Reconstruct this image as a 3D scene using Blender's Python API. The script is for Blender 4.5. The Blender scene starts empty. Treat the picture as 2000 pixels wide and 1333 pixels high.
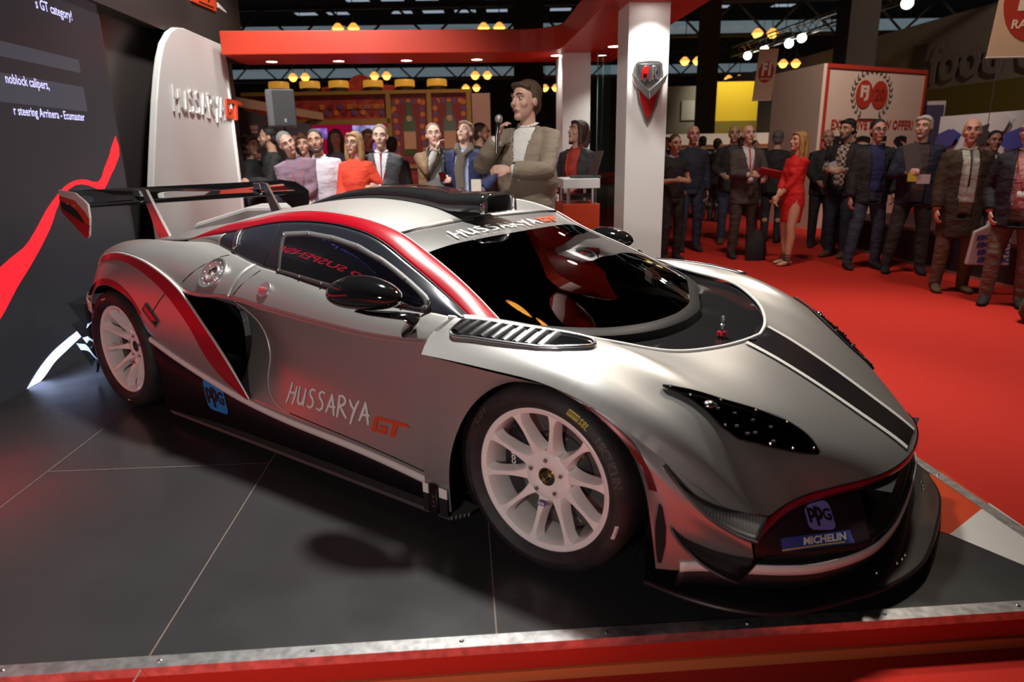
import bpy, bmesh, math, random
from math import pi, sin, cos, radians, sqrt, atan2, hypot
from mathutils import Vector, Matrix
from mathutils.bvhtree import BVHTree

# World frame: x = forward along the race car, y = to its left, z = up from the stage top.
# The hall floor (red carpet) lies 0.12 m below the stage top.  Metres throughout.
SC = bpy.context.scene
COL = SC.collection
CARPET = -0.12

# ------------------------------------------------------------------ camera
def aim(yaw, pitch, roll):
    f = Vector((cos(yaw)*cos(pitch), sin(yaw)*cos(pitch), -sin(pitch)))
    r = Vector((sin(yaw), -cos(yaw), 0)); u = r.cross(f)
    r2 = cos(roll)*r + sin(roll)*u; u2 = -sin(roll)*r + cos(roll)*u
    return Matrix((r2, u2, -f)).transposed()
cam = bpy.data.cameras.new('camera')
cam.sensor_width = 36.0; cam.lens = 1327.1/2000*36; cam.clip_end = 200
cam.dof.use_dof = True; cam.dof.focus_distance = 3.3; cam.dof.aperture_fstop = 2.6
camo = bpy.data.objects.new('camera', cam); COL.objects.link(camo)
camo.matrix_world = Matrix.Translation((1.1086, -2.6006, 1.3496)) @ aim(2.2, 0.2694, -0.018).to_4x4()
SC.camera = camo

# ------------------------------------------------------------------ view, world, large lights
SC.view_settings.view_transform = 'Standard'; SC.view_settings.look = 'None'
SC.view_settings.exposure = 0.0; SC.view_settings.gamma = 1.0
SC.view_settings.use_curve_mapping = False
W = bpy.data.worlds.new('hall_ambience'); SC.world = W; W.use_nodes = True
W.node_tree.nodes['Background'].inputs[0].default_value = (1.0, 0.86, 0.74, 1)
W.node_tree.nodes['Background'].inputs[1].default_value = 0.035
def lamp(name, kind, loc, power, color=(1, 1, 1), target=None, **k):
    l = bpy.data.lights.new(name, kind); l.energy = power; l.color = color
    for a, v in k.items(): setattr(l, a, v)
    o = bpy.data.objects.new(name, l); COL.objects.link(o); o.location = loc
    if target is not None:
        o.rotation_euler = (Vector(target)-Vector(loc)).to_track_quat('-Z', 'Y').to_euler()
    return o
E1 = Vector((.7673, .6413, 0)); E2 = Vector((-.6413, .7673, 0)); UP = Vector((0, 0, 1))
# the stand's key spotlights hang from the hall roof above and behind the car
# aimed spots; several are out of view and added as fill
def spot(name, loc, power, color, target, cone, blend=.7, soft=.15):
    return lamp(name, 'SPOT', loc, power, color, target, spot_size=radians(cone), spot_blend=blend, shadow_soft_size=soft)
spot('key_spotlight', (-1.45, .35, 4.7), 1650, (1, .97, .91), (-1.15, -.75, 0), 64, .85, .20)
spot('bonnet_fill', (.3, 3.2, 4.9), 470, (1, .86, .72), (-.5, 0, .6), 80, .7, .2)  # added fill that softens and warms the bonnet and banner
spot('side_fill', (.95, -5.1, 1.7), 250, (1, .90, .86), (-1.2, -.9, .35), 66, .9, .25)  # added fill from behind the camera, brightens wheels and door side
spot('carpet_spotlight', (1.2, 4.2, 5.6), 1050, (1, .92, .82), (.7, 3.2, -.1), 56, 1.0, .2)
spot('right_crowd_fill', (-1.0, 4.5, 5.6), 420, (1, .84, .70), (-.6, 7.4, .6), 80, .8, .25)  # added fill for the right crowd, no fitting of its own
spot('right_crowd_fill', (2.2, 3.6, 5.4), 300, (1, .84, .70), (.6, 6.2, .8), 70, .8, .25)  # second added fill for the right crowd
spot('left_crowd_fill', (-3.4, .6, 4.2), 420, (1, .95, .89), (-5.2, 3.2, 1.2), 62, .6, .15)  # added fill for the left crowd, no fitting of its own
spot('presenter_spotlight', (-.2, -.6, 4.4), 420, (1, .96, .90), (-1.85, 1.9, 1.4), 40, .5, .12)
spot('panel_fill', (-4.0, .9, 4.3), 430, (1, .98, .95), (-5.4, 1.5, 1.0), 105, .6, .12)  # added to brighten the white panel and the counter
spot('header_fill', (-5.4, 2.4, 3.9), 60, (1, .97, .94), (-6.3, 2.1, 2.95), 70, .8, .1)  # added only to brighten the orange logo on the header
spot('hall_spotlight', (4.0, 14.0, 9.0), 1500, (1, .80, .60), (0, 24, 2), 100, .8, .3)
spot('kiosk_spotlight', (-5.0, 5.4, 5.6), 420, (1, .82, .62), (-8.0, 6.4, 1.8), 70, .7, .2)
spot('booth_spotlight', (-.6, 8.8, 5.6), 800, (1, .80, .64), (-1.0, 12.4, 2.0), 80, .8, .2)
# ------------------------------------------------------------------ materials
MATS = {}
def mat(name, col, rough=.5, metal=0.0, emit=0.0, ecol=None, **k):
    if name in MATS: return MATS[name]
    m = bpy.data.materials.new(name); m.use_nodes = True
    b = m.node_tree.nodes['Principled BSDF']
    b.inputs['Base Color'].default_value = (*col, 1)
    b.inputs['Roughness'].default_value = rough; b.inputs['Metallic'].default_value = metal
    if emit:
        b.inputs['Emission Color'].default_value = (*(ecol or col), 1)
        b.inputs['Emission Strength'].default_value = emit
    for a, v in k.items(): b.inputs[a.replace('_', ' ')].default_value = v
    m.diffuse_color = (*col, 1); MATS[name] = m
    return m
def nodes(m): return m.node_tree.nodes, m.node_tree.links, m.node_tree.nodes['Principled BSDF']
def noise_col(m, c1, c2, scale=20, detail=3, lo=.35, hi=.65, coord='Object', bump=0.0, bdist=.01):
    n, l, b = nodes(m)
    tc = n.new('ShaderNodeTexCoord'); t = n.new('ShaderNodeTexNoise'); r = n.new('ShaderNodeValToRGB')
    t.inputs['Scale'].default_value = scale; t.inputs['Detail'].default_value = detail
    r.color_ramp.elements[0].position = lo; r.color_ramp.elements[1].position = hi
    r.color_ramp.elements[0].color = (*c1, 1); r.color_ramp.elements[1].color = (*c2, 1)
    l.new(tc.outputs[coord], t.inputs['Vector']); l.new(t.outputs['Fac'], r.inputs['Fac'])
    l.new(r.outputs['Color'], b.inputs['Base Color'])
    if bump:
        bp = n.new('ShaderNodeBump'); bp.inputs['Strength'].default_value = bump; bp.inputs['Distance'].default_value = bdist
        l.new(t.outputs['Fac'], bp.inputs['Height']); l.new(bp.outputs['Normal'], b.inputs['Normal'])
    return m
def carbon(name, scale=260, rough=.25, base=(.012, .012, .013), lite=(.05, .05, .052), axis=(0, 1, 0)):
    # fine ribbed weave along one axis
    m = mat(name, base, rough, 0.0, Coat_Weight=.6, Coat_Roughness=.06)
    n, l, b = nodes(m)
    tc = n.new('ShaderNodeTexCoord'); d = n.new('ShaderNodeVectorMath'); d.operation = 'DOT_PRODUCT'
    d.inputs[1].default_value = axis
    s = n.new('ShaderNodeMath'); s.operation = 'MULTIPLY'; s.inputs[1].default_value = scale
    w = n.new('ShaderNodeMath'); w.operation = 'SINE'
    r = n.new('ShaderNodeValToRGB'); r.color_ramp.elements[0].position = .45; r.color_ramp.elements[1].position = .6
    a = n.new('ShaderNodeMath'); a.operation = 'MULTIPLY_ADD'; a.inputs[1].default_value = .5; a.inputs[2].default_value = .5
    r.color_ramp.elements[0].color = (*base, 1); r.color_ramp.elements[1].color = (*lite, 1)
    l.new(tc.outputs['Object'], d.inputs[0]); l.new(d.outputs['Value'], s.inputs[0]); l.new(s.outputs[0], w.inputs[0])
    l.new(w.outputs[0], a.inputs[0]); l.new(a.outputs[0], r.inputs['Fac']); l.new(r.outputs['Color'], b.inputs['Base Color'])
    return m
def tinted_glass(name, tint=(.25, .25, .27), ior=1.75):
    m = bpy.data.materials.new(name); m.use_nodes = True; MATS[name] = m
    n = m.node_tree.nodes; l = m.node_tree.links; n.clear()
    o = n.new('ShaderNodeOutputMaterial'); mx = n.new('ShaderNodeMixShader'); t = n.new('ShaderNodeBsdfTransparent')
    g = n.new('ShaderNodeBsdfGlossy'); f = n.new('ShaderNodeFresnel'); f.inputs['IOR'].default_value = ior
    t.inputs['Color'].default_value = (*tint, 1); g.inputs['Roughness'].default_value = .015
    l.new(f.outputs[0], mx.inputs[0]); l.new(t.outputs[0], mx.inputs[1]); l.new(g.outputs[0], mx.inputs[2])
    l.new(mx.outputs[0], o.inputs[0]); return m

# ------------------------------------------------------------------ mesh building
class MB:
    def __init__(s): s.v = []; s.f = []
    def add(s, vs, fs):
        o = len(s.v); s.v += [tuple(p) for p in vs]; s.f += [tuple(i+o for i in f) for f in fs]; return s
    def grid(s, g, closed_u=False, closed_v=False):
        nu = len(g); nv = len(g[0]); vs = [p for row in g for p in row]; fs = []
        for i in range(nu if closed_u else nu-1):
            for j in range(nv if closed_v else nv-1):
                a = i*nv+j; b = ((i+1) % nu)*nv+j; c = ((i+1) % nu)*nv+(j+1) % nv; d = i*nv+(j+1) % nv
                fs.append((a, b, c, d))
        return s.add(vs, fs)
    def box(s, c, size, M=None):
        vs = [Vector((x*size[0]/2, y*size[1]/2, z*size[2]/2)) for x in (-1, 1) for y in (-1, 1) for z in (-1, 1)]
        if M is not None: vs = [M @ p for p in vs]
        c = Vector(c)
        return s.add([p+c for p in vs], [(0, 1, 3, 2), (4, 6, 7, 5), (0, 4, 5, 1), (2, 3, 7, 6), (0, 2, 6, 4), (1, 5, 7, 3)])
    def tube(s, pts, rad, n=8, caps=True, flat=None):
        pts = [Vector(p) for p in pts]; rs = rad if isinstance(rad, (list, tuple)) else [rad]*len(pts); g = []
        prev = None
        for i, p in enumerate(pts):
            t = (pts[min(i+1, len(pts)-1)]-pts[max(i-1, 0)])
            t = t.normalized() if t.length > 1e-9 else Vector((0, 0, 1))
            if prev is None:
                a = Vector((0, 0, 1)) if abs(t.z) < .9 else Vector((1, 0, 0)); u = t.cross(a).normalized()
            else:
                u = (prev-t*prev.dot(t)); u = u.normalized() if u.length > 1e-6 else t.orthogonal().normalized()
            prev = u; w = t.cross(u); r = rs[i]; ru, rw = r if isinstance(r, tuple) else (r, r)
            g.append([p+u*cos(2*pi*k/n)*ru+w*sin(2*pi*k/n)*rw for k in range(n)])
        o = len(s.v); s.grid(g, closed_v=True)
        if caps:
            s.f.append(tuple(o+k for k in range(n))[::-1]); e = o+(len(pts)-1)*n; s.f.append(tuple(e+k for k in range(n)))
        return s
    def lathe(s, prof, M=Matrix.Identity(4), n=48, closed=False):
        g = [[M @ Vector((r*cos(2*pi*k/n), r*sin(2*pi*k/n), h)) for k in range(n)] for r, h in prof]
        return s.grid(g, closed_u=closed, closed_v=True)
    def prism(s, poly, h0, h1, M=Matrix.Identity(4)):
        n = len(poly)
        vs = [M @ Vector((x, y, h0)) for x, y in poly]+[M @ Vector((x, y, h1)) for x, y in poly]
        return s.add(vs, [tuple(range(n))[::-1], tuple(range(n, 2*n))]+[(i, (i+1) % n, n+(i+1) % n, n+i) for i in range(n)])
    def sphere(s, c, r, nu=16, nv=10, M=None):
        r = r if isinstance(r, (list, tuple)) else (r, r, r); c = Vector(c); g = []
        for j in range(nv+1):
            th = pi*j/nv; row = []
            for k in range(nu):
                p = Vector((r[0]*sin(th)*cos(2*pi*k/nu), r[1]*sin(th)*sin(2*pi*k/nu), r[2]*cos(th)))
                row.append(c+(M @ p if M is not None else p))
            g.append(row)
        return s.grid(g, closed_v=True)
    def mirrored(s):
        m = MB(); m.v = [(x, -y, z) for x, y, z in s.v]; m.f = [f[::-1] for f in s.f]; return m
    def join(s, o): return s.add(o.v, o.f)
    def both(s): return s.join(s.mirrored())
def frame(o, u, v, w=None):
    u = Vector(u); v = Vector(v); w = Vector(w) if w is not None else u.cross(v)
    M = Matrix.Identity(4)
    for i in range(3): M[i][0] = u[i]; M[i][1] = v[i]; M[i][2] = w[i]; M[i][3] = o[i]
    return M
def obj(name, mb, m, parent=None, smooth=35, solid=None, bevel=None, loc=None, weld=True):
    me = bpy.data.meshes.new(name)
    if isinstance(mb, MB): me.from_pydata(mb.v, [], mb.f)
    else: me = mb
    if weld or smooth:
        bm = bmesh.new(); bm.from_mesh(me)
        if weld: bmesh.ops.remove_doubles(bm, verts=bm.verts, dist=1e-5)
        bmesh.ops.recalc_face_normals(bm, faces=bm.faces); bm.to_mesh(me); bm.free()
    ms = m if isinstance(m, (list, tuple)) else [m]
    for x in ms: me.materials.append(x)
    if smooth:
        me.shade_smooth(); me.set_sharp_from_angle(angle=radians(smooth))
    o = bpy.data.objects.new(name, me); COL.objects.link(o)
    if solid: 
        md = o.modifiers.new('thickness', 'SOLIDIFY'); md.thickness = solid; md.offset = 0
    if bevel:
        md = o.modifiers.new('bevel', 'BEVEL'); md.width = bevel; md.segments = 2; md.limit_method = 'ANGLE'
    if loc is not None: o.location = loc
    if parent is not None:
        o.parent = parent
        o.matrix_parent_inverse = parent.matrix_basis.inverted()
    return o
def tag(o, label=None, cat=None, group=None, kind=None):
    if label: o['label'] = label
    if cat: o['category'] = cat
    if group: o['group'] = group
    if kind: o['kind'] = kind
    return o
def thing(name, label, cat, loc=(0, 0, 0), group=None):
    o = bpy.data.objects.new(name, None); COL.objects.link(o); o.location = loc; o.empty_display_size = .1
    return tag(o, label, cat, group)
def struct(name, mb, m, **k): return tag(obj(name, mb, m, **k), kind='structure')

# ------------------------------------------------------------------ splines and lofts
def _tan(P, K):
    n = len(P); T = []
    for i in range(n):
        if i in (0, n-1): T.append(None)
        else:
            h0 = K[i]-K[i-1]; h1 = K[i+1]-K[i]
            T.append(((P[i+1]-P[i])/h1*h0+(P[i]-P[i-1])/h0*h1)/(h0+h1))
    c0 = (P[1]-P[0])/(K[1]-K[0]); c1 = (P[-1]-P[-2])/(K[-1]-K[-2])
    T[0] = c0*1.5-T[1]*.5 if n > 2 else c0; T[-1] = c1*1.5-T[-2]*.5 if n > 2 else c1
    return T
def knots(P):
    K = [0.0]
    for a, b in zip(P[:-1], P[1:]): K.append(K[-1]+max((Vector(b)-Vector(a)).length, 1e-5))
    return [k/K[-1] for k in K]
def spline(P, n, K=None):
    P = [Vector(p) for p in P]; K = K or knots(P); T = _tan(P, K); out = []
    i = 0
    for s in range(n+1):
        t = s/n
        while i < len(K)-2 and t > K[i+1]: i += 1
        h = K[i+1]-K[i]; u = (t-K[i])/h
        out.append(P[i]*(2*u**3-3*u*u+1)+T[i]*h*(u**3-2*u*u+u)+P[i+1]*(-2*u**3+3*u*u)+T[i+1]*h*(u**3-u*u))
    return out
def loft(rails, nu, nv):
    # rails: control rails (same number of points each); nu samples along, nv across
    rails = [[Vector(p) for p in r] for r in rails]
    ks = [knots(r) for r in rails]; K = [sum(k[i] for k in ks)/len(ks) for i in range(len(ks[0]))]
    fine = [spline(r, nu, K) for r in rails]
    if len(rails) == 2: return [[a.lerp(b, j/nv) for j in range(nv+1)] for a, b in zip(*fine)]
    kk = []
    for i in range(0, nu+1, max(1, nu//6)): kk.append(knots([f[i] for f in fine]))
    KV = [sum(k[i] for k in kk)/len(kk) for i in range(len(kk[0]))]
    return [spline([f[i] for f in fine], nv, KV) for i in range(nu+1)]
def R(pts):     # (x, half width, z) on the car's right-hand side
    return [Vector((p[0], -p[1], p[2])) for p in pts]
# ------------------------------------------------------------------ car materials
PAINT = mat('satin_silver_paint', (.52, .515, .50), .41, .8)
n_, l_, b_ = nodes(PAINT); b_.inputs['Coat Weight'].default_value = .12; b_.inputs['Coat Roughness'].default_value = .35
RED = mat('satin_crimson_paint', (.36, .002, .012), .3, 0, Coat_Weight=.35, Coat_Roughness=.08, Specular_IOR_Level=.3)
DRED = mat('lip_crimson_paint', (.30, .004, .03), .3, .4, Coat_Weight=.5, Coat_Roughness=.15)
WHITE_P = mat('white_film', (.78, .76, .73), .4)
BLACK_S = mat('satin_black', (.016, .016, .018), .42)
BLACK_G = mat('gloss_black', (.008, .008, .009), .06, 0, Coat_Weight=1.0, Coat_Roughness=.02)
BLACK_M = mat('matt_black_liner', (.008, .008, .008), .85)
NAVY = mat('dark_window_panel', (.022, .024, .034), .32)
CARB = carbon('ribbed_carbon', 700, .38, (.010, .009, .010), (.16, .15, .14), (1, 0, 0))
CARB_S = carbon('ribbed_carbon_lip', 700, .36, (.006, .005, .0055), (.020, .017, .017), (.95, .3, 0))
CARB_G = carbon('glossy_carbon', 900, .08, (.012, .012, .013), (.022, .022, .023), (.7, .7, 0))
GLASS = tinted_glass('tinted_screen_glass', (.16, .16, .17), 2.3)
GLASS2 = tinted_glass('side_window_glass', (.10, .10, .12))
RUBBER = mat('tyre_rubber', (.022, .021, .022), .62)
noise_col(RUBBER, (.010, .009, .010), (.026, .024, .023), 14, 5)
WHEELW = mat('white_wheel_paint', (.88, .84, .81), .28, 0, Coat_Weight=.4, Coat_Roughness=.1)
STEEL = mat('brushed_steel', (.62, .62, .62), .28, 1.0)
CHROME = mat('chrome_louvre', (.80, .80, .82), .2, 1.0)
IRON = mat('brake_iron', (.16, .15, .14), .5, .8)
ALU = mat('brushed_aluminium', (.72, .72, .72), .3, .9)
YELLOW = mat('yellow_print', (.75, .6, .05), .5)
BLUE_P = mat('blue_print', (.02, .22, .60), .5)
VIOLET = mat('violet_print', (.26, .20, .60), .5)
NAVYP = mat('navy_print', (.05, .07, .30), .5)
ORED = mat('orange_red_print', (.66, .06, .012), .5)
PRINTW = mat('white_print', (.80, .78, .75), .5)
PRINTB = mat('black_print', (.012, .012, .014), .5)

CAR = thing('race_car', 'silver racing sports car with red stripes and rear wing on the black stage', 'race car')
SHELL = MB()
def skin(mb, centre=False):
    SHELL.join(mb)
    if not centre: SHELL.join(mb.mirrored())
    return mb
def pair(name, mb, m, label=None, parent=(None, None), **k):
    out = []
    for q, p in ((mb, parent[0]), (mb.mirrored(), parent[1])):
        o = obj(name, q, m, p or CAR, **k)
        if label: o['label'] = label
        out.append(o)
    return out
def patch(rails, nu=40, nv=12): return MB().grid(loft([R(r) for r in rails], nu, nv))

# ---- bonnet and front wings: rails run from the cowl rim forward to the nose lip
HOOD = [
 [(.395, 0, .660), (.51, 0, .603), (.66, 0, .523), (.80, 0, .442), (.90, 0, .383), (.955, 0, .345)],
 [(.375, .13, .662), (.50, .13, .608), (.65, .13, .530), (.79, .13, .449), (.89, .13, .388), (.947, .13, .345)],
 [(.329, .287, .667), (.46, .29, .625), (.61, .29, .553), (.745, .29, .473), (.85, .29, .398), (.905, .29, .343)],
 [(.224, .496, .689), (.36, .50, .655), (.50, .50, .600), (.62, .50, .534), (.73, .49, .448), (.79, .475, .336)],
 [(.091, .616, .728), (.23, .625, .705), (.39, .62, .650), (.54, .61, .567), (.665, .59, .466), (.735, .56, .334)],
 [(-.148, .692, .757), (.05, .70, .762), (.24, .705, .715), (.42, .70, .626), (.59, .68, .503), (.695, .655, .332)],
 [(-.475, .81, .785), (-.20, .815, .770), (.08, .825, .735), (.30, .815, .650), (.48, .79, .53), (.660, .745, .312)],
 [(-.505, .885, .725), (-.20, .90, .722), (.07, .91, .703), (.28, .897, .630), (.46, .855, .516), (.648, .778, .303)],
 [(-.485, .95, .68), (-.20, .952, .678), (.05, .952, .664), (.25, .942, .60), (.43, .893, .47), (.625, .795, .285)]]
hood = skin(patch(HOOD, 56, 40))
# ---- front wing behind the wheel (drops from the crease to the sill)
QE = [(-.485, .95, .68), (-.50, .946, .55), (-.505, .944, .42), (-.51, .942, .30), (-.515, .937, .20), (-.52, .928, .085)]
LE = [(.05, .952, .664), (-.11, .945, .645), (-.24, .938, .565), (-.335, .935, .44), (-.385, .937, .30), (-.395, .93, .085)]
ME = [tuple((a+b)/2+(0, .004, 0)[i] for i, (a, b) in enumerate(zip(p, q))) for p, q in zip(QE, LE)]
wing_rear = skin(patch([QE, ME, LE], 30, 10))
# ---- front bumper side between arch and nose corner
BA = [(.05, .952, .664), (.195, .950, .615), (.30, .948, .54), (.362, .946, .43), (.392, .940, .28), (.395, .905, .135)]
BB = [(.25, .942, .60), (.32, .944, .53), (.385, .926, .43), (.42, .915, .33), (.44, .90, .23), (.455, .875, .135)]
BC = [(.43, .893, .47), (.455, .899, .41), (.48, .890, .35), (.50, .865, .28), (.515, .845, .2), (.525, .825, .135)]
BD = [(.54, .845, .38), (.555, .852, .34), (.565, .845, .29), (.575, .822, .24), (.58, .81, .185), (.58, .798, .135)]
BE = [(.625, .795, .285), (.636, .798, .26), (.642, .794, .23), (.643, .78, .20), (.643, .773, .17), (.64, .765, .135)]
bumper_side = skin(patch([BA, BB, BC, BD, BE], 26, 20))
# ---- door, upper shoulder and rear haunch
S0 = [(-.45, .806, .784), (-.56, .797, .787), (-.80, .80, .792), (-1.10, .80, .815), (-1.45, .79, .855), (-1.66, .772, .872), (-1.95, .71, .902), (-2.25, .635, .925), (-2.63, .575, .897), (-3.0, .56, .885), (-3.3, .56, .835)]
S1 = [(-.50, .886, .712), (-.62, .89, .70), (-.80, .897, .694), (-1.12, .903, .705), (-1.45, .908, .725), (-1.67, .915, .742), (-2.02, .925, .728), (-2.3, .923, .822), (-2.62, .905, .872), (-2.95, .85, .845), (-3.2, .79, .785)]
def mid(a, b, t, bulge):
    return [tuple(a[i][k]*(1-t)+b[i][k]*t+(0, bulge[i]*.8, bulge[i])[k] for k in range(3)) for i in range(len(a))]
bl = [.004, .005, .006, .008, .010, .014, .030, .032, .030, .030, .028]
SHOULDER = [S0, mid(S0, S1, .33, bl), mid(S0, S1, .68, bl), S1]
nS = 90
shoulder_grid = loft([R(r) for r in SHOULDER], nS, 14)
D1 = [(-.50, .883, .60), (-.62, .886, .60), (-.80, .885, .59), (-1.12, .872, .59), (-1.45, .85, .60), (-1.67, .79, .61), (-2.02, .66, .62)]
D2 = [(-.50, .888, .46), (-.62, .89, .46), (-.80, .88, .45), (-1.12, .862, .45), (-1.42, .828, .46), (-1.62, .775, .47), (-1.92, .68, .50)]
D3 = [(-.50, .898, .32), (-.62, .90, .32), (-.80, .892, .32), (-1.12, .88, .33), (-1.38, .86, .34), (-1.58, .83, .36), (-1.82, .78, .38)]
D4 = [(-.505, .906, .178), (-.70, .906, .198), (-.91, .904, .213), (-1.15, .902, .222), (-1.38, .902, .232), (-1.6, .905, .255), (-1.75, .907, .275)]
DOOR = [S1[:7], D1, D2, D3, D4]
door_grid = loft([R(r) for r in DOOR], 60, 30)
# door gap: everything forward of this line is the door, the rest belongs to the rear quarter
XCUT_UP, XCUT_LOW = -1.70, -1.52
def split_cols(g, f):
    a = [[p for p in row] for row in g if f(row[0])]; b = [[p for p in row] for row in g if not f(row[0])]
    return a, b
# ---- rear quarter side between the haunch edge and the arch / sill
HE = [(-1.635, .915, .27), (-1.765, .93, .453), (-1.915, .932, .60), (-2.085, .93, .742), (-2.35, .922, .843), (-2.65, .898, .873), (-2.95, .85, .845), (-3.2, .79, .785), (-3.36, .79, .61), (-3.44, .79, .51)]
HL = [(-1.66, .905, .262), (-1.95, .907, .312), (-2.25, .932, .405), (-2.415, .948, .49), (-2.525, .953, .632), (-2.74, .955, .700), (-2.91, .953, .680), (-3.0, .948, .612), (-3.06, .935, .55), (-3.10, .92, .50)]
def lerpr(a, b, t, o=.0): return [tuple(x*(1-t)+y*t+(0, o, 0)[k] for k, (x, y) in enumerate(zip(p, q))) for p, q in zip(a, b)]
QUARTER = [HE, lerpr(HE, HL, .3, .006), lerpr(HE, HL, .65, .006), HL]
quarter = skin(patch(QUARTER, 70, 14))
# ---- roof rail band, side glass panel, roof
RL = [(-.385, .778, .772), (-.555, .73, .845), (-.775, .69, .94), (-.955, .675, 1.023), (-1.12, .665, 1.058), (-1.35, .655, 1.072), (-1.63, .645, 1.058), (-1.845, .635, 1.028), (-2.03, .62, .995), (-2.29, .60, .955), (-2.56, .575, .905)]
RU = [(-.29, .722, .76), (-.487, .662, .857), (-.75, .60, .968), (-.905, .594, 1.04), (-1.055, .595, 1.08), (-1.22, .594, 1.102), (-1.42, .590, 1.112), (-1.675, .58, 1.096), (-1.935, .57, 1.056), (-2.21, .56, 1.012), (-2.56, .562, .925)]
rail = skin(patch([RL, mid(RL, RU, .5, [.006]*11), RU], 60, 6))
SB = [(-.42, .805, .77), (-.58, .797, .787), (-.80, .80, .792), (-.96, .80, .802), (-1.14, .80, .818), (-1.38, .793, .846), (-1.64, .775, .871), (-1.83, .738, .89), (-2.02, .69, .908), (-2.29, .627, .925), (-2.56, .583, .902)]
side_panel_grid = loft([R(r) for r in [RL, mid(RL, SB, .5, [.012]*11), SB]], 66, 12)
RC = [(-.975, 0, 1.05), (-1.12, 0, 1.097), (-1.27, 0, 1.122), (-1.47, 0, 1.136), (-1.72, 0, 1.13), (-1.97, 0, 1.105), (-2.24, 0, 1.065), (-2.58, 0, 1.0), (-3.0, 0, .94), (-3.42, 0, .865)]
RE = [(-.905, .594, 1.04), (-1.055, .595, 1.08), (-1.22, .594, 1.102), (-1.42, .590, 1.112), (-1.675, .58, 1.096), (-1.935, .57, 1.056), (-2.21, .56, 1.012), (-2.56, .562, .925), (-2.98, .56, .885), (-3.3, .56, .835)]
rm = lerpr(RE, RC, .5); rm = [(x, y, z+o) for (x, y, z), o in zip(rm, [.006, .008, .01, .012, .014, .016, .016, .02, .014, .01])]
roof = patch([RE, rm, RC], 60, 20)
# ---- windscreen: rails from roof edge to the base curve, spread from pillar to centre
WS_T = [(-.905, .594, 1.04), (-.93, .45, 1.046), (-.955, .30, 1.049), (-.97, .15, 1.05), (-.975, 0, 1.05)]
WS_B = [(-.29, .722, .76), (-.13, .60, .735), (-.015, .38, .70), (.055, .20, .692), (.08, 0, .690)]
WS_1 = [(-.75, .601, .968), (-.74, .46, .985), (-.72, .31, .993), (-.71, .155, .996), (-.705, 0, .997)]
WS_2 = [(-.487, .662, .857), (-.44, .52, .868), (-.385, .36, .872), (-.335, .185, .873), (-.315, 0, .873)]
ws_grid = loft([R(r) for r in [WS_T, WS_1, WS_2, WS_B]], 24, 40)
for g in (shoulder_grid, door_grid, side_panel_grid): skin(MB().grid(g))
skin(roof); skin(MB().grid(ws_grid))
BVH = BVHTree.FromPolygons([Vector(v) for v in SHELL.v], SHELL.f)
def hit(o, d, off=.003):
    h, n, i, t = BVH.ray_cast(Vector(o), Vector(d))
    if h is None: return None
    n = n if n.dot(Vector(d)) < 0 else -n
    return h+n*off
def down(x, w, off=.003, z0=1.6): return hit((x, -w, z0), (0, 0, -1), off)
def side(x, z, off=.003): return hit((x, -1.6, z), (0, 1, 0), off)

# panels
bonnet = obj('bonnet', hood.both(), PAINT, CAR, smooth=50)
fwings = pair('front_wing', MB().join(wing_rear).join(bumper_side), PAINT, smooth=50)
# the bonnet flows into the bumper side in front of the wheel without an edge
def flow(objs, curve, reach=.05):
    from mathutils.kdtree import KDTree
    for s in (1, -1):
        P = [Vector((p.x, p.y*s, p.z)) for p in curve]; kd = KDTree(len(P))
        for i, p in enumerate(P): kd.insert(p, i)
        kd.balance(); acc = [Vector() for _ in P]
        for o in objs:
            near = [None]*len(P)
            for v in o.data.vertices:
                q, i, d = kd.find(v.co)
                if d < .02 and (near[i] is None or d < near[i][0]): near[i] = (d, v.normal.copy())
            for i, x in enumerate(near):
                if x:
                    n = x[1] if x[1].dot(Vector((.3, -.8*s, .5))) > 0 else -x[1]
                    acc[i] += n
        for o in objs:
            if 'n' not in FLOW.setdefault(o.name, {}): FLOW[o.name]['n'] = [v.normal.copy() for v in o.data.vertices]
            N = FLOW[o.name]['n']
            for v in o.data.vertices:
                q, i, d = kd.find(v.co)
                if d < reach and acc[i].length > .1:
                    fade = min(1, max(0, (v.co.x-.10)/.3)); a = acc[i].normalized(); b = N[v.index]
                    a = a if a.dot(b) > 0 else -a
                    N[v.index] = b.lerp(a, (1-d/reach)**1.5*fade).normalized()
FLOW = {}
flow([bonnet]+fwings, spline([(p[0], -p[1], p[2]) for p in HOOD[-1][2:]], 60))
for o in [bonnet]+fwings: o.data.normals_split_custom_set_from_vertices(FLOW[o.name]['n'])
dr = MB(); rq = MB()
us = [i for i in range(len(shoulder_grid)) if shoulder_grid[i][7].x > XCUT_UP]
iu = max(us)
dr.grid(shoulder_grid[:iu+1]); rq.grid(shoulder_grid[iu:])
def cells(g, keep):
    m = MB()
    for i in range(len(g)-1):
        for j in range(len(g[0])-1):
            if keep(i, j): m.add([g[i][j], g[i+1][j], g[i+1][j+1], g[i][j+1]], [(0, 1, 2, 3)])
    return m
dr.grid(door_grid)
rq.join(quarter)
doors = pair('door', dr, PAINT, solid=.006, smooth=40)
pair('rear_quarter', rq, PAINT, solid=.006, smooth=40)
obj('roof', MB().join(roof).both(), PAINT, CAR, solid=.006, smooth=50)
pair('roof_rail', MB().join(rail), RED, 'glossy crimson roof rail band', solid=.006, smooth=50)
pair('side_window_panel', cells(side_panel_grid, lambda i, j: side_panel_grid[i][6].x > -2.13), NAVY, solid=.006, smooth=50)
pair('sail_panel', cells(side_panel_grid, lambda i, j: side_panel_grid[i][6].x <= -2.13), PAINT, solid=.006, smooth=50)
iw = 6
obj('windscreen', MB().grid([r[9:] for r in ws_grid]).both(), GLASS, CAR, smooth=60)
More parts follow.
